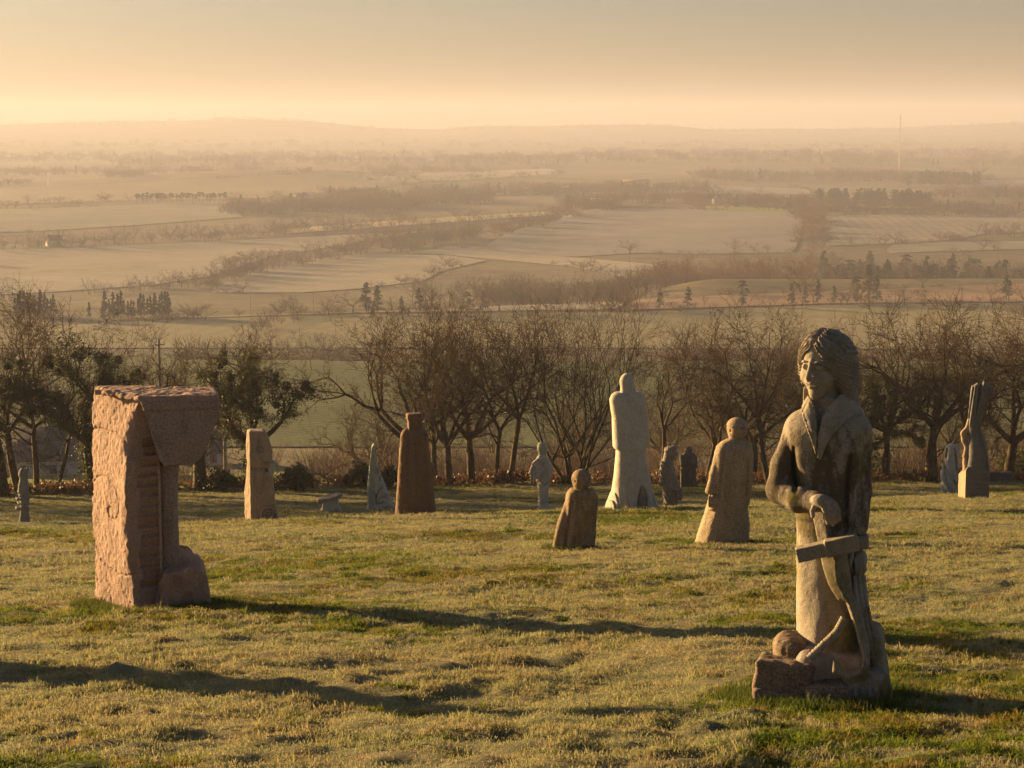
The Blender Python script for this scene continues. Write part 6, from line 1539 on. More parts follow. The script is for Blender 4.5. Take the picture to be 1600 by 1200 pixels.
BARE = {'bare tree in the hollow beyond the green crop field': [(-95.7, 554.2, 8.6), (-64.5, 545.6, 8.8), (-71.1, 549.6, 7.4), (-95.6, 563.5, 10.8), (-77.5, 575.2, 8.7), (-42.9, 557.1, 6.6), (-58.9, 557.6, 11.8), (-41.9, 557.9, 8.8), (-48.4, 575.1, 8.8), (-52.6, 541.8, 6.2), (-76.9, 545.5, 8.1), (-44.1, 552.4, 6.6), (-87.3, 584.5, 9.8), (-93.2, 589.8, 10.7), (-63.1, 589.2, 10.5), (-58.5, 592.7, 12.5), (-50.0, 563.6, 8.4), (-96.6, 581.9, 13.2), (-48.1, 556.5, 7.4), (-79.7, 576.8, 12.6), (-94.9, 584.8, 10.1), (-71.3, 595.3, 12.6), (-48.7, 550.1, 5.0), (-65.5, 576.4, 6.5), (-56.2, 587.4, 12.6), (-77.1, 545.1, 11.1)], 'bare tree in the hollow hidden behind the tree row': [(22.2, 628.7, 11.2), (37.2, 599.4, 9.0), (171.3, 616.7, 12.4), (87.6, 616.5, 12.6), (109.5, 589.5, 10.6), (111.9, 613.5, 10.3), (83.7, 575.9, 10.3), (4.1, 598.5, 10.6), (127.8, 591.5, 13.0), (78.8, 576.4, 9.1), (54.2, 590.4, 8.7), (54.8, 587.9, 11.5), (68.9, 567.5, 9.6), (159.5, 605.0, 10.1), (170.5, 627.4, 8.6), (143.0, 625.6, 11.1), (71.6, 587.4, 12.0), (88.3, 585.4, 10.1), (87.7, 568.4, 10.3), (56.8, 616.5, 12.3), (12.6, 601.0, 11.3), (106.2, 586.6, 12.5), (154.7, 579.5, 12.9), (33.3, 587.2, 12.1), (88.5, 635.0, 10.8), (61.5, 613.5, 8.2), (165.1, 571.5, 10.7), (141.4, 564.2, 9.8), (14.0, 621.4, 7.3), (78.5, 560.7, 11.7), (63.1, 627.8, 10.7), (108.0, 592.4, 12.3), (113.1, 584.7, 11.5), (127.9, 599.6, 9.7)], 'bare tree on the hedge line climbing to the bright strip': [(-97.9, 732.3, 5.9), (-97.9, 745.9, 8.4), (-98.3, 754.1, 7.6), (-98.7, 775.1, 7.3), (-98.9, 791.4, 6.9), (-98.7, 801.3, 5.9), (-98.3, 814.7, 8.2), (-98.6, 831.0, 7.2), (-97.1, 838.9, 7.8)], 'leafless tree in the wood below the frosty fields': [(1.8, 1006.4, 16.0), (-31.2, 1072.6, 11.3), (56.8, 977.6, 13.4), (52.0, 1012.1, 14.0), (1.0, 1045.7, 17.0), (11.8, 1045.8, 13.2), (-37.9, 1065.4, 16.0), (6.4, 1033.1, 17.0), (50.1, 987.6, 12.1), (-21.0, 1040.1, 13.0), (49.2, 977.5, 11.4), (50.5, 986.0, 12.9), (35.4, 1056.0, 13.7), (27.4, 1047.0, 15.8), (28.5, 1035.1, 13.5), (13.7, 1003.7, 17.0), (53.4, 984.4, 14.3), (-38.1, 1070.8, 10.6), (-13.4, 994.6, 17.0), (22.9, 1023.1, 13.7), (-17.3, 1074.1, 14.4), (45.7, 1064.3, 8.3), (12.9, 1039.2, 15.1), (-18.5, 1025.2, 13.8), (50.9, 962.8, 10.4), (-4.4, 977.7, 17.0), (45.1, 1084.7, 11.0), (1.1, 1026.3, 14.0), (35.7, 968.3, 17.0), (50.0, 1024.1, 11.1), (41.6, 1042.8, 11.2), (16.9, 989.8, 17.0), (58.8, 961.4, 8.1), (49.6, 990.1, 16.3), (2.6, 1002.9, 17.0), (5.8, 1082.5, 16.3), (54.4, 965.9, 7.3), (-4.1, 1054.5, 17.0), (7.7, 1048.1, 14.0), (41.9, 979.9, 15.1), (22.9, 963.7, 13.9), (4.2, 992.0, 17.0), (26.5, 966.2, 17.0), (-6.8, 993.6, 16.4)], 'russet bare tree in the thicket right of the wood': [(149.0, 1226.0, 13.2), (103.5, 1081.1, 17.0), (105.0, 1151.2, 17.0), (104.2, 1086.1, 17.0), (156.6, 1021.2, 17.0), (153.0, 1123.9, 17.0), (149.0, 1190.1, 17.0), (190.4, 1239.5, 17.0), (118.5, 1068.1, 17.0), (99.8, 1133.7, 15.7), (137.7, 1206.8, 17.0), (151.4, 1030.8, 17.0), (142.8, 1075.5, 17.0), (93.1, 1198.3, 17.0), (92.7, 1236.4, 10.9), (107.3, 1048.1, 13.7), (161.7, 1167.1, 17.0), (144.0, 1244.5, 15.1), (78.9, 1018.7, 17.0), (154.8, 1157.1, 17.0), (104.6, 1092.8, 17.0), (109.4, 1066.7, 16.2), (87.3, 1052.0, 17.0), (113.7, 1085.3, 14.9), (155.9, 1054.7, 17.0), (129.2, 1143.5, 17.0), (142.1, 1169.5, 15.6), (105.9, 1161.3, 17.0), (76.8, 1013.8, 17.0), (150.9, 1092.7, 17.0), (115.0, 1051.8, 17.0), (104.3, 1214.6, 17.0), (113.8, 1066.1, 17.0), (143.8, 1096.0, 17.0), (119.5, 1143.3, 17.0), (147.4, 1225.4, 8.4), (81.7, 1094.9, 17.0), (123.3, 1200.8, 15.8), (122.0, 1021.6, 11.3), (132.7, 1075.7, 17.0), (77.0, 1046.9, 17.0), (76.6, 1033.0, 17.0), (151.3, 1147.3, 17.0), (110.6, 1176.6, 17.0), (87.1, 1000.6, 17.0), (152.8, 1012.4, 14.7), (175.3, 1175.2, 17.0), (130.3, 1029.8, 17.0), (113.3, 1218.9, 10.7), (149.2, 1093.9, 17.0)], 'brown leafless tree in the belt below the far grey field': [(315.9, 1135.0, 17.0), (193.5, 1074.9, 17.0), (199.1, 1188.3, 17.0), (294.4, 1223.3, 11.0), (236.2, 1139.6, 17.0), (301.7, 1231.2, 17.0), (212.0, 1062.7, 17.0), (314.3, 1265.5, 6.8), (192.6, 1142.4, 17.0), (250.0, 1130.4, 17.0), (286.6, 1083.6, 17.0), (194.5, 1091.4, 17.0), (235.4, 1235.2, 17.0), (217.6, 1194.7, 17.0), (215.2, 1279.8, 17.0), (204.4, 1160.5, 17.0), (272.6, 1067.3, 17.0), (323.2, 1168.9, 16.1), (326.8, 1218.8, 17.0), (253.3, 1065.0, 17.0), (293.6, 1120.6, 17.0), (275.5, 1230.3, 14.7), (321.5, 1159.2, 17.0), (307.1, 1184.9, 17.0), (254.1, 1198.6, 17.0), (255.5, 1198.8, 17.0), (200.4, 1074.5, 17.0), (329.7, 1241.8, 12.9), (247.9, 1063.3, 17.0), (262.4, 1207.9, 17.0), (271.2, 1083.8, 17.0), (288.1, 1172.0, 17.0), (219.0, 1164.8, 17.0), (216.5, 1115.7, 17.0), (224.1, 1064.5, 17.0), (255.8, 1278.0, 9.7), (232.2, 1095.9, 17.0), (252.5, 1200.3, 14.5), (268.9, 1245.9, 10.9), (295.8, 1126.3, 17.0), (212.7, 1184.4, 17.0), (236.0, 1087.6, 17.0), (191.4, 1050.3, 17.0), (248.8, 1174.5, 17.0), (246.6, 1118.9, 17.0), (252.2, 1203.4, 17.0), (302.9, 1231.4, 17.0), (207.8, 1115.2, 17.0), (258.4, 1180.7, 17.0), (212.0, 1087.0, 17.0)], 'bare tree in the belt behind the spruce plantation': [(-249.9, 1131.2, 10.8), (-248.4, 1139.6, 8.6), (-239.5, 1132.6, 9.1), (-238.0, 1142.0, 7.0), (-232.6, 1155.0, 7.4), (-228.7, 1150.0, 11.1), (-223.7, 1153.3, 10.9), (-221.6, 1174.6, 7.8), (-215.9, 1176.3, 7.9), (-209.5, 1168.6, 7.2), (-203.7, 1182.0, 10.6), (-198.7, 1176.5, 7.9), (-196.0, 1187.8, 9.6), (-191.4, 1196.5, 7.6)], 'lone bare tree on the pale field edge': [(-210.9, 1180, 12.2), (-199.6, 1200, 13.1), (-95.0, 830, 8.9)], 'bare tree in the hedgerow crossing the pale fields': [(-190.0, 1236.7, 13.5), (-187.0, 1241.2, 14.0), (-186.9, 1266.3, 13.7), (-181.2, 1267.2, 14.2), (-179.6, 1275.4, 10.5), (-175.8, 1274.7, 10.7), (-175.9, 1300.9, 12.6), (-170.4, 1301.5, 14.2), (-166.9, 1308.3, 13.1), (-166.1, 1331.2, 11.1), (-162.8, 1342.1, 12.6), (-159.0, 1346.0, 11.9), (-158.2, 1366.9, 14.0), (-154.5, 1385.0, 12.3), (-151.5, 1381.1, 12.4), (-148.0, 1410.3, 14.3), (-143.7, 1404.6, 14.6), (-140.8, 1429.7, 11.4), (-138.5, 1433.4, 13.1), (-135.9, 1465.4, 14.9), (-131.2, 1455.1, 12.0), (-128.2, 1472.5, 13.7), (-125.3, 1498.1, 12.5), (-121.0, 1496.8, 15.8), (-117.8, 1516.2, 16.1), (-113.9, 1551.0, 13.2), (-109.2, 1560.7, 16.5), (-105.1, 1556.0, 12.8), (-100.2, 1572.6, 13.8), (-98.0, 1605.6, 17.4)], 'leafless tree in the long hedgerow above the large pale field': [(-400.0, 1494.5, 15.5), (-394.4, 1493.8, 10.7), (-390.5, 1510.6, 11.8), (-383.7, 1523.8, 14.6), (-371.5, 1507.7, 12.8), (-369.7, 1521.2, 14.7), (-360.3, 1527.8, 13.3), (-355.7, 1526.7, 14.7), (-352.8, 1542.2, 11.5), (-343.7, 1546.4, 11.4), (-335.5, 1544.8, 12.7), (-330.6, 1566.5, 10.8), (-322.1, 1559.4, 15.8), (-314.6, 1567.5, 16.4), (-309.3, 1572.1, 14.1), (-301.7, 1583.9, 13.7), (-295.9, 1579.8, 11.0), (-291.2, 1602.8, 13.5), (-282.7, 1593.6, 14.8), (-277.5, 1615.1, 13.2), (-268.0, 1610.7, 16.9), (-261.2, 1611.5, 15.8), (-254.2, 1634.7, 11.8), (-250.6, 1631.2, 11.0), (-239.0, 1642.8, 14.5), (-231.6, 1644.1, 12.8), (-227.9, 1652.0, 13.3), (-220.2, 1664.3, 11.7), (-209.4, 1662.7, 15.4), (-206.4, 1669.0, 13.9), (-199.4, 1694.9, 18.6), (-189.8, 1701.2, 14.2), (-183.2, 1703.9, 16.6), (-173.3, 1721.4, 18.2), (-165.4, 1722.1, 19.2), (-155.9, 1714.1, 12.2), (-150.2, 1717.2, 15.8), (-144.4, 1721.8, 14.7), (-136.5, 1743.2, 12.4), (-128.3, 1762.7, 19.9), (-120.8, 1760.7, 14.1), (-110.7, 1772.1, 19.0), (-102.9, 1759.7, 14.9), (-91.0, 1795.6, 12.6)], 'bare tree in the copse between the pale fields': [(-95.1, 1540.0, 19.7), (-91.9, 1541.8, 16.6), (-86.8, 1496.6, 19.9), (-85.5, 1525.1, 19.9), (-81.8, 1502.1, 20.0), (-80.0, 1531.0, 19.5), (-78.4, 1582.2, 15.2), (-76.1, 1583.8, 18.3), (-70.3, 1554.5, 21.0), (-68.3, 1569.4, 15.5), (-63.6, 1559.3, 21.6), (-62.4, 1611.5, 19.5), (-58.1, 1559.7, 14.8), (-55.0, 1575.2, 17.4), (-52.8, 1571.5, 15.0), (-50.9, 1632.7, 17.5), (-46.3, 1584.9, 19.8), (-42.5, 1608.7, 20.6), (-39.1, 1602.0, 20.7), (-35.3, 1612.7, 22.2), (-33.0, 1625.6, 18.7), (-29.7, 1638.0, 22.2)], 'bare tree in the hedge beside the large grey field': [(-15.3, 1710.6, 16.2), (-9.6, 1717.6, 15.5), (-5.5, 1728.5, 13.9), (-0.7, 1757.0, 12.4), (1.9, 1757.9, 17.3), (7.0, 1735.2, 14.7), (10.5, 1741.4, 16.6), (14.7, 1753.7, 14.9), (19.6, 1783.1, 16.2), (24.1, 1777.5, 14.9), (30.2, 1809.9, 16.9), (34.6, 1805.8, 15.7), (38.6, 1821.8, 14.5), (45.9, 1864.4, 13.6), (49.4, 1882.0, 18.4), (53.3, 1875.8, 12.6)], 'bare tree in the belt along the top of the far right field': [(319.5, 1952.6, 14.7), (326.5, 1944.7, 12.7), (335.2, 1952.9, 14.9), (335.4, 1929.5, 14.9), (345.9, 1952.3, 11.7), (352.1, 1956.3, 12.9), (357.4, 1941.5, 15.8), (361.4, 1922.5, 14.7), (365.0, 1923.0, 10.5), (376.1, 1955.4, 12.2), (385.9, 1957.1, 12.6), (383.9, 1918.1, 13.4), (395.7, 1953.9, 13.3), (397.0, 1917.5, 13.7), (408.0, 1953.7, 10.6), (410.0, 1931.6, 11.1), (420.0, 1942.2, 14.9), (421.2, 1920.7, 11.6), (426.3, 1915.2, 10.2), (437.2, 1929.1, 16.0), (441.6, 1933.6, 14.2), (447.7, 1926.9, 15.2), (450.8, 1921.9, 12.7), (457.4, 1909.8, 12.7), (461.5, 1911.1, 15.5), (468.9, 1908.9, 15.5), (479.2, 1931.1, 10.6), (486.3, 1935.2, 14.4), (484.8, 1901.6, 14.0), (495.3, 1924.7, 13.1), (495.5, 1897.0, 13.6), (507.9, 1924.6, 13.5)], 'tree in the clump on the far right field': [(390.1, 1614.1, 13.5), (399.0, 1617.7, 12.0), (402.5, 1619.3, 11.6), (407.2, 1613.1, 12.9), (416.2, 1635.8, 12.8), (418.7, 1613.8, 13.2), (423.5, 1622.0, 13.9), (427.0, 1607.9, 13.1)], 'reddish tree in the upright hedge dividing the far fields': [(196.2, 1265.2, 12.3), (200.8, 1292.6, 11.7), (206.4, 1326.1, 9.9), (213.3, 1369.0, 13.2), (217.2, 1391.0, 11.3), (227.5, 1455.3, 11.7), (235.4, 1503.5, 16.6), (242.6, 1551.3, 16.2), (243.7, 1558.6, 12.7), (250.6, 1604.6, 17.4), (258.8, 1657.9, 15.3), (270.5, 1735.5, 18.7), (275.9, 1771.4, 18.3), (282.4, 1814.0, 13.5)]}
CONIFERS = [(-63.4, 831.4, 13.7), (-58.4, 831.0, 12.8), (-48.1, 830.3, 7.8), (-40.3, 829.7, 11.4), (-19.5, 834.0, 9.0), (-12.6, 833.8, 9.8), (43.5, 838.6, 8.7), (65.8, 851.1, 9.4), (78.6, 854.3, 10.0), (104.1, 864.2, 11.6), (126.5, 865.7, 10.2), (133.0, 868.0, 9.3), (139.1, 870.3, 11.4), (146.2, 869.3, 8.4), (157.1, 873.4, 12.3), (166.4, 874.4, 12.6), (223.7, 866.5, 11.9), (165.6, 889.0, 16.7)]
HEDGE_SHRUBS = [(-79.2, 826.9, 3.3), (-74.7, 826.7, 2.2), (86.3, 859.7, 6.3), (118.8, 866.2, 5.5), (176.9, 874.7, 8.2), (217.0, 867.5, 7.6), (-44.4, 830.0, 3.3), (-35.5, 829.4, 2.2), (172.8, 875.9, 4.7)]
SPRUCES = [(-172.2, 804.3, 7.4), (-172.2, 808.9, 11.6), (-169.6, 804.9, 8.6), (-169.6, 813.1, 10.9), (-167.5, 806.6, 7.2), (-166.1, 805.8, 10.8), (-165.8, 811.8, 11.7), (-165.2, 813.9, 7.4), (-161.9, 806.4, 7.7), (-160.8, 808.2, 8.1), (-160.2, 810.4, 7.3), (-159.5, 815.9, 7.9), (-157.7, 812.5, 10.9), (-157.4, 817.4, 9.4), (-155.5, 816.0, 8.0), (-154.8, 818.9, 9.2), (-151.9, 811.2, 7.7), (-152.2, 815.6, 10.5), (-150.9, 819.6, 9.3), (-149.8, 818.9, 10.5), (-148.3, 818.3, 11.0), (-146.9, 816.8, 11.0), (-211.3, 813.3, 7.7), (-207.7, 805.5, 10.3), (-208.5, 811.1, 11.2), (-206.4, 809.5, 11.3), (-205.3, 811.4, 10.4), (-202.7, 805.4, 11.0), (-203.5, 813.5, 8.8), (-201.4, 807.8, 9.7), (-200.6, 812.6, 8.1), (-200.3, 813.1, 11.1), (-198.6, 813.3, 9.8), (-197.3, 813.0, 7.7), (-195.5, 810.9, 7.9), (-195.6, 815.8, 9.3), (-178.7, 807.8, 7.1)]
PINES = [(-415.2, 2131.6, 11.0), (-411.5, 2125.5, 10.8), (-406.7, 2123.6, 11.4), (-404.8, 2138.2, 12.0), (-402.5, 2141.5, 9.2), (-399.0, 2136.4, 11.0), (-392.7, 2131.4, 11.8), (-389.3, 2132.7, 11.9), (-389.0, 2150.2, 10.9), (-384.3, 2140.2, 10.0), (-381.4, 2151.9, 10.6), (-377.4, 2138.9, 11.7), (-375.0, 2158.1, 10.2), (-369.1, 2145.0, 9.5), (-370.1, 2165.8, 11.7), (-362.4, 2148.0, 11.5), (-362.2, 2162.6, 11.2), (-356.5, 2151.2, 10.6), (-353.0, 2153.1, 10.0), (-353.5, 2177.2, 12.0), (-348.1, 2170.2, 11.9), (-344.8, 2179.4, 9.7), (-338.5, 2162.8, 10.9), (-339.3, 2189.7, 10.8), (-336.9, 2187.6, 9.6), (-330.5, 2178.3, 10.6), (-328.8, 2195.4, 10.1), (-324.8, 2184.2, 11.7)]
PINE_BLOCK = [(376.9, 2230.1, 16.0), (357.7, 2100.8, 16.0), (340.0, 2135.6, 16.0), (403.5, 2128.9, 16.0), (375.7, 2242.4, 16.0), (474.8, 2240.8, 11.0), (451.5, 2134.0, 16.0), (435.1, 2115.7, 16.0), (397.1, 2131.1, 15.9), (462.4, 2194.6, 10.5), (364.4, 2102.5, 16.0), (397.2, 2054.9, 16.0), (358.8, 2069.3, 16.0), (347.4, 2109.4, 16.0), (420.6, 2210.9, 16.0), (402.4, 2223.6, 16.0), (390.9, 2073.7, 16.0), (458.4, 2183.1, 14.4), (460.7, 2241.2, 12.2), (379.6, 2050.2, 16.0), (421.9, 2071.1, 16.0), (387.4, 2239.4, 16.0), (372.3, 2229.7, 16.0), (343.0, 2062.4, 16.0), (386.1, 2100.2, 16.0), (437.1, 2079.3, 16.0), (442.4, 2182.6, 12.4), (362.6, 2189.7, 16.0), (360.3, 2125.9, 16.0), (456.8, 2217.9, 15.6), (385.6, 2085.2, 16.0), (429.9, 2071.4, 15.4), (458.4, 2137.6, 14.3), (470.5, 2194.2, 10.8), (415.9, 2061.1, 16.0), (421.8, 2118.0, 16.0), (387.1, 2160.7, 16.0), (409.6, 2129.4, 16.0), (437.1, 2053.0, 16.0), (422.6, 2054.8, 16.0), (449.1, 2186.8, 15.6), (367.2, 2056.5, 16.0), (456.6, 2215.0, 11.9), (393.4, 2099.2, 16.0), (357.1, 2115.9, 16.0), (408.1, 2206.5, 16.0), (449.9, 2161.4, 12.9), (448.1, 2071.0, 16.0), (349.6, 2076.9, 16.0), (344.9, 2168.8, 16.0), (400.5, 2187.4, 16.0), (446.0, 2204.9, 13.9), (457.4, 2160.1, 13.9), (353.6, 2214.3, 16.0), (427.1, 2148.5, 16.0), (416.8, 2236.5, 15.1), (356.6, 2158.0, 16.0), (328.7, 2050.3, 16.0), (424.7, 2200.2, 16.0), (398.0, 2079.8, 16.0), (648.9, 2877.6, 16.9), (565.6, 2750.5, 18.0), (607.5, 2779.6, 18.0), (675.1, 2822.0, 18.0), (584.2, 2759.3, 18.0), (625.3, 2817.5, 18.0), (618.0, 2871.7, 15.2), (618.9, 2792.0, 17.8), (605.6, 2791.0, 18.0), (642.0, 2876.1, 17.1), (659.2, 2798.6, 18.0), (596.2, 2818.7, 18.0), (618.9, 2863.9, 18.0), (627.5, 2804.5, 17.7), (598.3, 2802.2, 18.0), (617.5, 2859.8, 14.8), (618.3, 2830.6, 18.0), (658.8, 2806.2, 18.0), (606.0, 2850.3, 18.0), (699.4, 2892.3, 16.2), (590.4, 2793.2, 18.0), (676.8, 2883.7, 14.4), (659.3, 2818.3, 18.0), (607.8, 2833.6, 18.0), (621.4, 2755.5, 18.0), (645.5, 2814.2, 18.0), (663.4, 2752.7, 18.0), (650.0, 2750.0, 18.0), (644.7, 2783.0, 18.0), (661.9, 2759.7, 18.0)]
# ---------------------------------------------------------------- fields of the valley
def field_material(kind, c1, c2, stripes=0.0, ang=0.0, period=6.0):
    M = Mat('field_' + kind, 0.95, 0.1)
    p = M.pos()
    f = M.noise(p, .011, 6, .65, .8); f2 = M.noise(p, .12, 5, .65)
    c = M.ramp(M.math('ADD', M.math('MULTIPLY', f, .7), M.math('MULTIPLY', f2, .3)), [(.35, c1), (.65, c2)])
    if stripes:
        w = M.n('TexWave'); w.inputs['Scale'].default_value = 1.0 / period * 3.14 / 6.28; w.inputs['Distortion'].default_value = 1.5; w.inputs['Detail'].default_value = 2
        M.ln(M.mapv(p, rot=(0, 0, ang)), w.inputs['Vector'])
        c = M.mix(M.math('MULTIPLY', M.ramp(w.outputs[0], [(.4, 0.0), (.75, 1.0)]), stripes), c, tuple(np.array(c1) * .55))
    M.color(c)
    M.bump(f2, .5, .4)
    return M.m
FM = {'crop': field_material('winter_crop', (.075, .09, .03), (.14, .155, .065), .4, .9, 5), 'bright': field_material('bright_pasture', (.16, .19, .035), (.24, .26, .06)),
      'gold': field_material('straw_pasture', (.21, .185, .09), (.33, .29, .16), .12, .15, 14), 'frost': field_material('frosted_pasture', (.27, .235, .16), (.44, .39, .29), .1, .5, 18),
      'frostline': field_material('frosted_stubble', (.25, .22, .15), (.42, .37, .27), .25, .35, 11), 'bracken': field_material('russet_fallow', (.24, .155, .095), (.36, .25, .16)),
      'grey': field_material('shade_grey_pasture', (.20, .185, .155), (.29, .27, .235)), 'greyline': field_material('grey_ploughland', (.20, .18, .14), (.34, .30, .22), .25, .1, 15),  # grey: shade painted into the colour; greyline: striped grey
      'lit': field_material('sun_tinted_pasture', (.34, .29, .14), (.50, .42, .24)), 'greygreen': field_material('grey_green_pasture', (.19, .18, .12), (.30, .28, .20)), 'hill': field_material('hill_pasture', (.18, .15, .085), (.25, .21, .12))}  # lit: sunlight painted into the colour; greygreen: plain grey-green
def inside(px, py, P):
    r = np.zeros(px.shape, bool); n = len(P)
    for i in range(n):
        x0, y0 = P[i]; x1, y1 = P[(i + 1) % n]
        if y0 == y1: continue
        r ^= ((y0 > py) != (y1 > py)) & (px < x0 + (py - y0) * (x1 - x0) / (y1 - y0))
    return r
def build_fields():
    for kind, P in FIELDS:
        A = np.array(P); lo = A.min(0); hi = A.max(0)
        st = np.maximum((hi - lo) / np.array((46, 30)), 2.0)
        gx, gy = np.meshgrid(np.arange(lo[0], hi[0], st[0]), np.arange(lo[1], hi[1], st[1]))
        gx = gx.ravel(); gy = gy.ravel(); m = inside(gx, gy, P); gx = gx[m]; gy = gy[m]
        pts = [Vector(p) for p in P] + [Vector((a, b)) for a, b in zip(gx, gy)]
        n = len(P)
        v, e, f, *_ = delaunay_2d_cdt(pts, [], [list(range(n))], 2, 0.05)
        X = np.array([q.x for q in v]); Y = np.array([q.y for q in v])
        V = np.stack([X, Y, land(X, Y) + .18 + Y * .00022], 1)
        tri = np.array([q for q in f if len(q) == 3])
        nz = (V[tri[:, 1], 0] - V[tri[:, 0], 0]) * (V[tri[:, 2], 1] - V[tri[:, 0], 1]) - (V[tri[:, 1], 1] - V[tri[:, 0], 1]) * (V[tri[:, 2], 0] - V[tri[:, 0], 0])
        tri = np.where(nz[:, None] < 0, tri[:, ::-1], tri)
        link('field', mesh_from('field', V, tri, FM[kind], True), kind='structure')
build_fields()

# ---------------------------------------------------------------- distant trees
FARBARK = bark_material('distant_bark', (0.06, 0.042, 0.028), (0.12, 0.08, 0.05), 0)
FARRED = bark_material('distant_russet_bark', (0.11, 0.06, 0.035), (0.18, 0.10, 0.06), 0)
NEEDLE = leaf_material('needles', (0.018, 0.022, 0.010), (0.05, 0.052, 0.022), .15)
def far_bare(seed, mat, tall=1.0):
    """unit-height bare tree"""
    G_ = Grow(seed); R_ = G_.r
    p = Vector((0, 0, -.3)); d = Vector((0, 0, 1))
    G_.put(p, .26, Vector((0, 0, 1.6)), .2); G_.put(Vector((0, 0, 1.6)), .2, Vector((.1, 0, 3.0)), .17)
    for k in range(6):
        a = k * 1.05 + R_.random()
        G_.limb(Vector((.1, 0, 2.2 + R_.random() * 1.2)), Vector((math.cos(a) * .75, math.sin(a) * .75, .9 * tall)).normalized(), R_.uniform(2.2, 3.3), .11, 1, .04, .12, .62, 4)
    S = np.array(G_.thick + G_.mid + G_.fine); S[:, 3] = np.maximum(S[:, 3], .024); S[:, 7] = np.maximum(S[:, 7], .018)
    V, F = tubes(S, 3); h = V[:, 2].max()
    return mesh_from('far_bare_tree', V / h, F, mat, True)
def far_conifer(seed, kind):
    rng = np.random.default_rng(seed); R_ = random.Random(seed)
    C = []; rad = []; segs = [(0, 0, -.03, .022, 0, 0, .55, .016), (0, 0, .55, .016, 0, 0, .97, .004)]
    lo, wid, nb = {'spruce': (.10, .20, 46), 'fir': (.14, .26, 50), 'pine': (.52, .20, 30), 'yew': (.10, .30, 60)}[kind]
    for k in range(nb):
        t = rng.uniform(0, 1) ** .8; z = lo + (1 - lo) * t
        w = wid * ((1 - t) ** .75 if kind in ('spruce',) else math.sqrt(max(.02, math.sin(math.pi * min(1, .12 + .88 * (1 - t)))) ) if kind != 'fir' else (1 - t) ** .5) * rng.uniform(.45, 1.15)
        a = rng.uniform(0, 6.28)
        e = (math.cos(a) * w, math.sin(a) * w, z - .25 * w)
        segs.append((0, 0, z - .02, .006, e[0], e[1], e[2], .003))
        for q in (.45, .75, 1.0):
            C.append((e[0] * q, e[1] * q, z + (e[2] - z) * q)); rad.append(.030 + .035 * (1 - t))
    me = leaf_cloud(C, rad, 1300, .045, NEEDLE, 'far_' + kind, seed)
    V, F = tubes(segs, 4)
    n0 = len(me.vertices); co = np.empty(n0 * 3, np.float32); me.vertices.foreach_get('co', co)
    F0 = np.arange(n0).reshape(-1, 4)
    bpy.data.meshes.remove(me)
    idx = np.concatenate([np.zeros(len(F0)), np.ones(len(F))])
    return mesh_from('far_' + kind, np.concatenate([co.reshape(-1, 3), V]), np.concatenate([F0, F + n0]), [NEEDLE, FARBARK], False, idx)

def far_grove(seed, mat):
    """a clump of rounded bare trees and bushes, unit height"""
    R_ = random.Random(seed); V = []; F = []; n = 0
    for k in range(5):
        me = far_bare(seed * 10 + k % 3, mat, R_.uniform(.6, 1.0))
        c = np.empty(len(me.vertices) * 3, np.float32); me.vertices.foreach_get('co', c); c = c.reshape(-1, 3)
        h = R_.uniform(.45, 1.0) if k else 1.0
        V.append(c * (h * 1.35, h * 1.35, h) + (R_.uniform(-1.3, 1.3), R_.uniform(-.5, .5), 0)); F.append(np.arange(0)); 
        q = np.empty(len(me.loops), np.int32); me.loops.foreach_get('vertex_index', q); F[-1] = q.reshape(-1, 4) + n; n += len(c)
        bpy.data.meshes.remove(me)
    return mesh_from('far_grove', np.concatenate(V), np.concatenate(F), mat, True)
PB = [far_bare(400 + i, FARBARK, t_) for i, t_ in enumerate((1.0, .8, 1.3, 1.0, .7))]
PR = [far_bare(410 + i, FARRED, t_) for i, t_ in enumerate((1.0, .8, 1.2))]
PG = [far_grove(60 + i, m_) for i, m_ in enumerate((FARBARK, FARRED, FARBARK))]
PS = [far_conifer(420 + i, 'spruce') for i in range(3)]
PF = [far_conifer(430 + i, 'fir') for i in range(4)] + [far_conifer(440, 'yew')]
PP = [far_conifer(450 + i, 'pine') for i in range(3)]
WOODS = ('leafless tree in the wood below the frosty fields', 'russet bare tree in the thicket right of the wood', 'brown leafless tree in the belt below the far grey field')
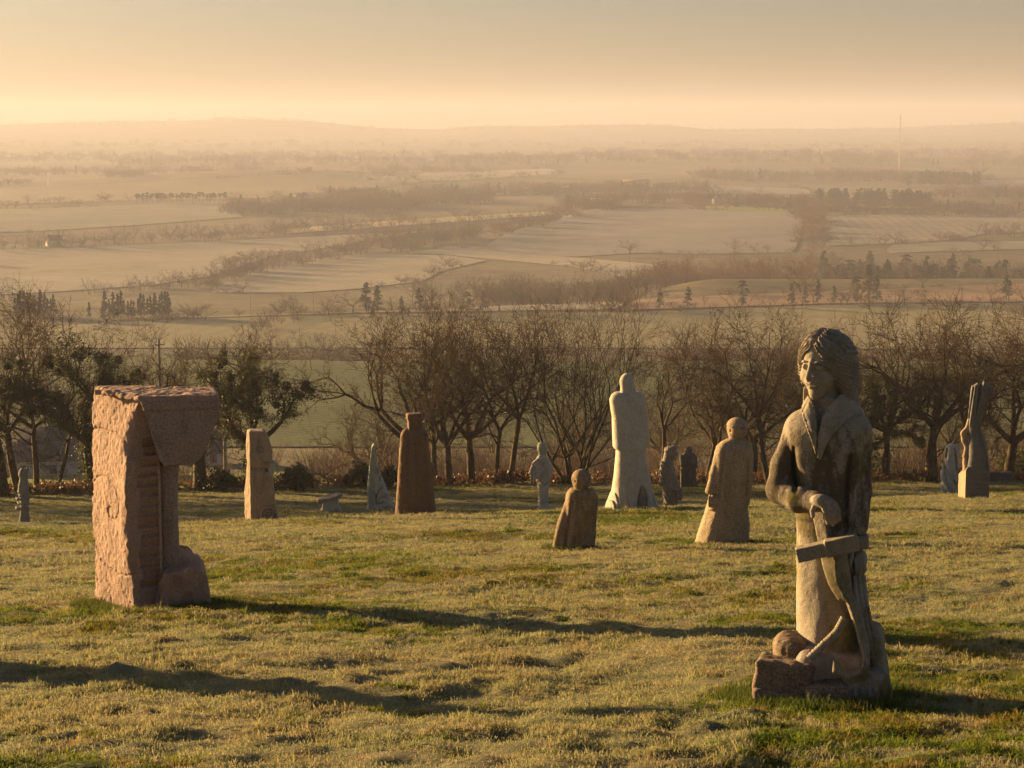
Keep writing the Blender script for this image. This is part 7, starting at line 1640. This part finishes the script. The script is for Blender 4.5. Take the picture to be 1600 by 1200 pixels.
def build_far_trees():
    rng = np.random.default_rng(77)
    for lab, rows in BARE.items():
        if lab in WOODS: continue
        if 'hidden behind' in lab: rows = rows[:20]
        src = PR if 'red' in lab or 'russet' in lab else PB
        for i, (x, y, h) in enumerate(rows):
            w = h * rng.uniform(.95, 1.35)
            link('distant_tree', src[rng.integers(len(src))], None, (x, y, float(land(x, y)) - .1), rng.uniform(0, 6.28), (w, w, h), label=lab, category='tree', group=lab.replace('tree', 'trees', 1))
    # woods that read as one mass
    for name, key, kinds, n, lab in (('woodland', WOODS[0], PB, 190, 'hazy grey-brown leafless wood below the frosty fields'), ('woodland', WOODS[1], PR, 190, 'russet leafless thicket beside the large grey field'), ('woodland', WOODS[2], PB + PF, 210, 'dark mixed wood below the striped far field')):
        A = np.array(BARE[key]); k = rng.integers(0, len(A), n)
        x = A[k, 0] + rng.normal(0, 9, n); y = A[k, 1] + rng.normal(0, 22, n); h = A[k, 2] * rng.uniform(.55, 1.05, n)
        T_ = np.stack([np.zeros(n), np.zeros(n), rng.uniform(0, 6.28, n)], 1)
        scatter(name, np.stack([x, y, land(x, y)], 1), np.stack([h * 1.15, h * 1.15, h], 1), T_, kinds, rng.integers(0, len(kinds), n), kind='stuff', label=lab, category='wood')
    def belts(name, lab, P, kinds, wide=1.2):
        P = np.array(P); n = len(P); T_ = np.stack([np.zeros(n), np.zeros(n), rng.uniform(0, 6.28, n)], 1)
        scatter(name, np.stack([P[:, 0], P[:, 1], land(P[:, 0], P[:, 1])], 1), np.stack([P[:, 2] * wide, P[:, 2] * wide, P[:, 2]], 1), T_, kinds, rng.integers(0, len(kinds), n), kind='stuff', label=lab, category='wood')
    # hedges along the field edges
    hg = []
    for kind, P in FIELDS:
        n = len(P)
        for i in range(n):
            (x0, y0), (x1, y1) = P[i], P[(i + 1) % n]
            if min(y0, y1) < 650 or abs(x0) > .32 * y0 + 60: continue
            L = math.hypot(x1 - x0, y1 - y0)
            for k in range(int(L / 7.0)):
                t = rng.uniform(); g = vnoise(np.array([(x0 + (x1 - x0) * t) / 60.0]), np.array([(y0 + (y1 - y0) * t) / 60.0]), 91)[0]
                if g < -.12: continue
                big = rng.uniform() < .22
                hg.append((x0 + (x1 - x0) * t + rng.normal(0, 1.5), y0 + (y1 - y0) * t + rng.normal(0, 2.5), rng.uniform(7, 13) if big else rng.uniform(1.8, 4.5)))
    for lab, rows in BARE.items():
        if lab in WOODS: continue
        for x, y, h in rows:
            for _ in range(2): hg.append((x + rng.normal(0, 6), y + rng.normal(0, 5), h * rng.uniform(.3, .6)))
    belts('hedgerows', 'scrubby leafless hedgerows dividing the valley fields', hg, PB + PR + PG[:2], 1.7)
    belts('pine_plantation', 'dark pine plantations beyond the far right fields', PINE_BLOCK, PF, 1.5)
    far = []
    def band(px0, px1, y0, y1, n, h0, h1, skew=0.0):
        for _ in range(n):
            px = rng.uniform(px0, px1); y = rng.uniform(y0, y1) + skew * (px - px0) / (px1 - px0)
            far.append((PX(px, y), y, rng.uniform(h0, h1)))
    band(365, 660, 1900, 2060, 170, 9, 17, 120); band(520, 760, 2150, 2320, 120, 9, 18); band(650, 1100, 2420, 2560, 170, 9, 18, 60); band(880, 960, 2000, 2150, 40, 9, 15)
    band(940, 1130, 2180, 2260, 60, 8, 14); band(1130, 1270, 2060, 2190, 60, 8, 16); band(1080, 1500, 2900, 3050, 130, 10, 20); band(1440, 1660, 2300, 2420, 70, 9, 16); band(1200, 1660, 1960, 2030, 90, 7, 12, 60)
    band(-60, 420, 3300, 3550, 130, 9, 18); band(200, 900, 3700, 4200, 240, 9, 18); band(-60, 700, 4300, 5000, 260, 10, 20); band(700, 1660, 3800, 4300, 260, 10, 22); band(900, 1660, 4500, 5200, 240, 10, 22); band(560, 760, 3300, 3400, 50, 9, 17)
    band(-60, 1660, 8000, 8500, 420, 9, 18); band(-60, 1660, 5600, 6600, 260, 10, 20); band(180, 230, 2880, 2930, 20, 8, 13); band(-60, 60, 2800, 2850, 26, 8, 12)
    belts('distant_woods', 'far hazy belts of leafless trees across the valley', far, PG + PG + PB + PS[:1], 1.3)
    ordn = 'first second third fourth fifth sixth seventh eighth ninth tenth eleventh twelfth thirteenth fourteenth fifteenth sixteenth seventeenth eighteenth'.split()
    for i, (x, y, h) in enumerate(sorted(CONIFERS)):
        w = h * rng.uniform(.8, 1.05)
        link('conifer', PF[i % 5], None, (x, y, float(land(x, y)) - .1), rng.uniform(0, 6.28), (w, w, h), label='%s dark conifer, counting from the spruces, in the open row along the bright strip' % ordn[i], category='tree', group='conifers along the bright strip')
    for i, (x, y, h) in enumerate(HEDGE_SHRUBS):
        link('distant_tree', PB[i % 5], None, (x, y, float(land(x, y)) - .1), rng.uniform(0, 6.28), (h, h, h), label='small bare tree between the conifers along the bright strip', category='tree', group='small bare trees along the bright strip')
    for i, (x, y, h) in enumerate(SPRUCES):
        link('spruce', PS[i % 3], None, (x, y, float(land(x, y)) - .1), rng.uniform(0, 6.28), (h * .9, h * .9, h), label='dark spruce in the small plantations left of the pole in the valley', category='tree', group='spruces in the valley plantations')
    for i, (x, y, h) in enumerate(PINES):
        link('pine', PP[i % 3], None, (x, y, float(land(x, y)) - .1), rng.uniform(0, 6.28), (h * 1.2, h * 1.2, h), label='tall thin pine in the distant straight row below the smooth hill', category='tree', group='pines in the distant straight row')
build_far_trees()

# ---------------------------------------------------------------- houses, poles, masts
WALL = plain('whitewash', (.50, .46, .40), .9, .1, .12, 2); SLATE = plain('slate', (.10, .09, .085), .7, .3, .25, 3); GLASSD = plain('window_glass', (.03, .03, .035), .15, .5)
CONC = plain('concrete', (.30, .27, .23), .9, .1, .15, 6); STEEL = plain('galvanised_steel', (.22, .21, .19), .5, .4); BARN = plain('barn_cladding', (.45, .30, .18), .8, .2, .1, 3)
def boxm(name, c, s, mat):
    c = np.array(c); s = np.array(s) / 2
    V = np.array([(x, y, z) for z in (-1, 1) for y in (-1, 1) for x in (-1, 1)]) * s + c
    return mesh_from(name, V, np.array([(0, 2, 3, 1), (4, 5, 7, 6), (0, 1, 5, 4), (2, 6, 7, 3), (0, 4, 6, 2), (1, 3, 7, 5)]), mat)
def house(x, y, rot, L, D, H, RH, label, wall=WALL, roof=SLATE, windows=3, chim=True, name='house'):
    o = bpy.data.objects.new(name, None); COL.objects.link(o); o.location = (x, y, float(land(x, y)) - .3); o.rotation_euler = (0, 0, rot)
    o['label'] = label; o['category'] = 'house' if name == 'house' else 'barn'; o['group'] = 'farm buildings in the valley'
    a, b = L / 2, D / 2
    V = np.array([(-a, -b, 0), (a, -b, 0), (a, b, 0), (-a, b, 0), (-a, -b, H), (a, -b, H), (a, b, H), (-a, b, H), (-a, 0, H + RH), (a, 0, H + RH)])
    link('wall', mesh_from('wall', V, [np.array([(0, 1, 5, 4), (2, 3, 7, 6)]), np.array([(1, 2, 6, 9, 5), (3, 0, 4, 8, 7)])], wall), o)
    e = .35; t = .12
    up = np.array([(-a - e, -b - e, H - e * RH / b + .05), (a + e, -b - e, H - e * RH / b + .05), (a + e, 0, H + RH + .05), (-a - e, 0, H + RH + .05), (a + e, b + e, H - e * RH / b + .05), (-a - e, b + e, H - e * RH / b + .05)])
    V = np.concatenate([up, up + (0, 0, t)])
    F = np.array([(6, 7, 8, 9), (9, 8, 10, 11), (0, 3, 2, 1), (3, 5, 4, 2), (0, 1, 7, 6), (4, 5, 11, 10), (0, 6, 9, 3), (3, 9, 11, 5), (1, 2, 8, 7), (2, 4, 10, 8)])
    r = link('roof', mesh_from('roof', V, F, roof), o)
    if chim: link('chimney', boxm('chimney', (a - .6, 0, H + RH + .5), (.6, .8, 1.6), wall), r)
    for k in range(windows):
        wx = -a + (k + .5) * L / windows
        w = link('window', boxm('window', (wx, -b - .015, H * .55), (.95, .06, 1.15), GLASSD), o)
        link('frame', boxm('frame', (wx, -b - .03, H * .55 - .64), (1.15, .12, .1), WALL), w)
    if windows: link('door', boxm('door', (-a + .5 * L / windows + L / windows / 2, -b - .02, 1.05), (.95, .07, 2.0), BARN), o)
    return o
house(-62.5, 252, .10, 15, 7.5, 3.1, 3.6, 'white-walled farmhouse with a big slate roof seen between the trunks past the totem', windows=4)
house(-45.2, 272, .5, 6, 5, 2.4, 2.6, 'small slate-roofed cottage glimpsed under the overhang of the rose granite block', windows=2)
for x, y, rot, L, D, H, RH, lab, w, rf, nm in ((-365, 1530, .9, 11, 8, 5, 4, 'lone pale house beside the long hedgerow above the large pale field', WALL, SLATE, 'house'),
        (232, 2172, 1.1, 13, 9, 6, 5, 'pale house with a sunlit gable on the far farm', WALL, SLATE, 'house'), (272, 2196, .4, 18, 9, 4, 4, 'long low house on the far farm, right of the sunlit gable', WALL, SLATE, 'house'), (250, 2186, .2, 12, 8, 4, 3, 'low outbuilding between the two houses of the far farm', WALL, SLATE, 'house'),
        (97, 2092, .3, 24, 14, 5, 4, 'wide grey-roofed barn among trees above the large grey field', CONC, CONC, 'barn'), (-250, 2285, .8, 16, 10, 5, 4, 'pale barn glinting in the wood below the smooth hill', WALL, CONC, 'barn'), (172, 2700, .1, 40, 14, 8, 3, 'long ochre barn on the horizon belt of trees', BARN, BARN, 'barn')):
    house(x, y, rot, L, D, H, RH, lab, w, rf, 2, nm == 'house', nm)
def pole(x, y, H, label, group='wooden power poles'):
    o = bpy.data.objects.new('power_pole', None); COL.objects.link(o); o.location = (x, y, float(land(x, y)) - .3)
    o['label'] = label; o['category'] = 'pole'; o['group'] = group
    V, F = tubes([(0, 0, 0, .16, 0, 0, H, .10)], 10); link('shaft', mesh_from('shaft', V, F, CONC, True), o)
    a = link('crossarm', boxm('crossarm', (0, 0, H - .45), (.9, .08, .08), STEEL), o)
    for dx in (-.40, 0, .40):
        V, F = tubes([(dx, 0, H - .42, .035, dx, 0, H - .12 + (.25 if dx == 0 else 0), .05)], 8); link('insulator', mesh_from('insulator', V, F, WALL, True), a)
pole(PX(253, 150), 150, 12.1, 'tall concrete power pole rising behind the tree row above the rose granite block')
pole(PX(352, 140), 140, 4.6, 'short pole standing behind the evergreen bush by the rose granite block')
pole(-112.9, 826, 9.0, 'slim pole on the bright strip left of the lone bare tree'); pole(-87.5, 843, 8.5, 'slim pole on the bright strip near the paired conifers')
def lattice(name, x, y, H, w, label, cat, arms=True):
    o = bpy.data.objects.new(name, None); COL.objects.link(o); o.location = (x, y, float(land(x, y)) - .5); o['label'] = label; o['category'] = cat
    n = 9; S = []
    for k in range(n):
        z0, z1 = H * k / n, H * (k + 1) / n; w0 = w * (1 - .88 * k / n) if arms else w; w1 = w * (1 - .88 * (k + 1) / n) if arms else w
        c = [(-1, -1), (1, -1), (1, 1), (-1, 1)]
        for i in range(4):
            a_, b_ = c[i], c[(i + 1) % 4]
            S.append((a_[0] * w0, a_[1] * w0, z0, .22, a_[0] * w1, a_[1] * w1, z1, .22)); S.append((a_[0] * w0, a_[1] * w0, z0, .14, b_[0] * w1, b_[1] * w1, z1, .14))
    V, F = tubes(S, 4); link('frame', mesh_from('frame', V, F, STEEL), o)
    if arms:
        for z in (.72, .83, .94):
            V, F = tubes([(-H * .14, 0, H * z, .15, H * .14, 0, H * z, .15), (-H * .14, 0, H * z, .12, 0, 0, H * (z + .04), .12), (H * .14, 0, H * z, .12, 0, 0, H * (z + .04), .12)], 4); link('crossarm', mesh_from('crossarm', V, F, STEEL), o)
    else:
        for k in range(3):
            a = k * 2.09; V, F = tubes([(0, 0, H * .8, .1, math.cos(a) * H * .4, math.sin(a) * H * .4, 0, .1)], 3); link('guy_wire', mesh_from('guy_wire', V, F, STEEL), o)
lattice('pylon', -655, 2735, 30, 3.0, 'lattice power pylon beyond the left end of the smooth hill', 'pylon'); lattice('pylon', -452, 2960, 26, 2.8, 'lattice power pylon on the crest of the smooth hill', 'pylon'); lattice('pylon', -266, 2960, 24, 2.6, 'smaller pylon at the right end of the smooth hill crest', 'pylon')
lattice('radio_mast', 644, 3215, 104, .7, 'very tall guyed radio mast crossing the horizon', 'mast', False)
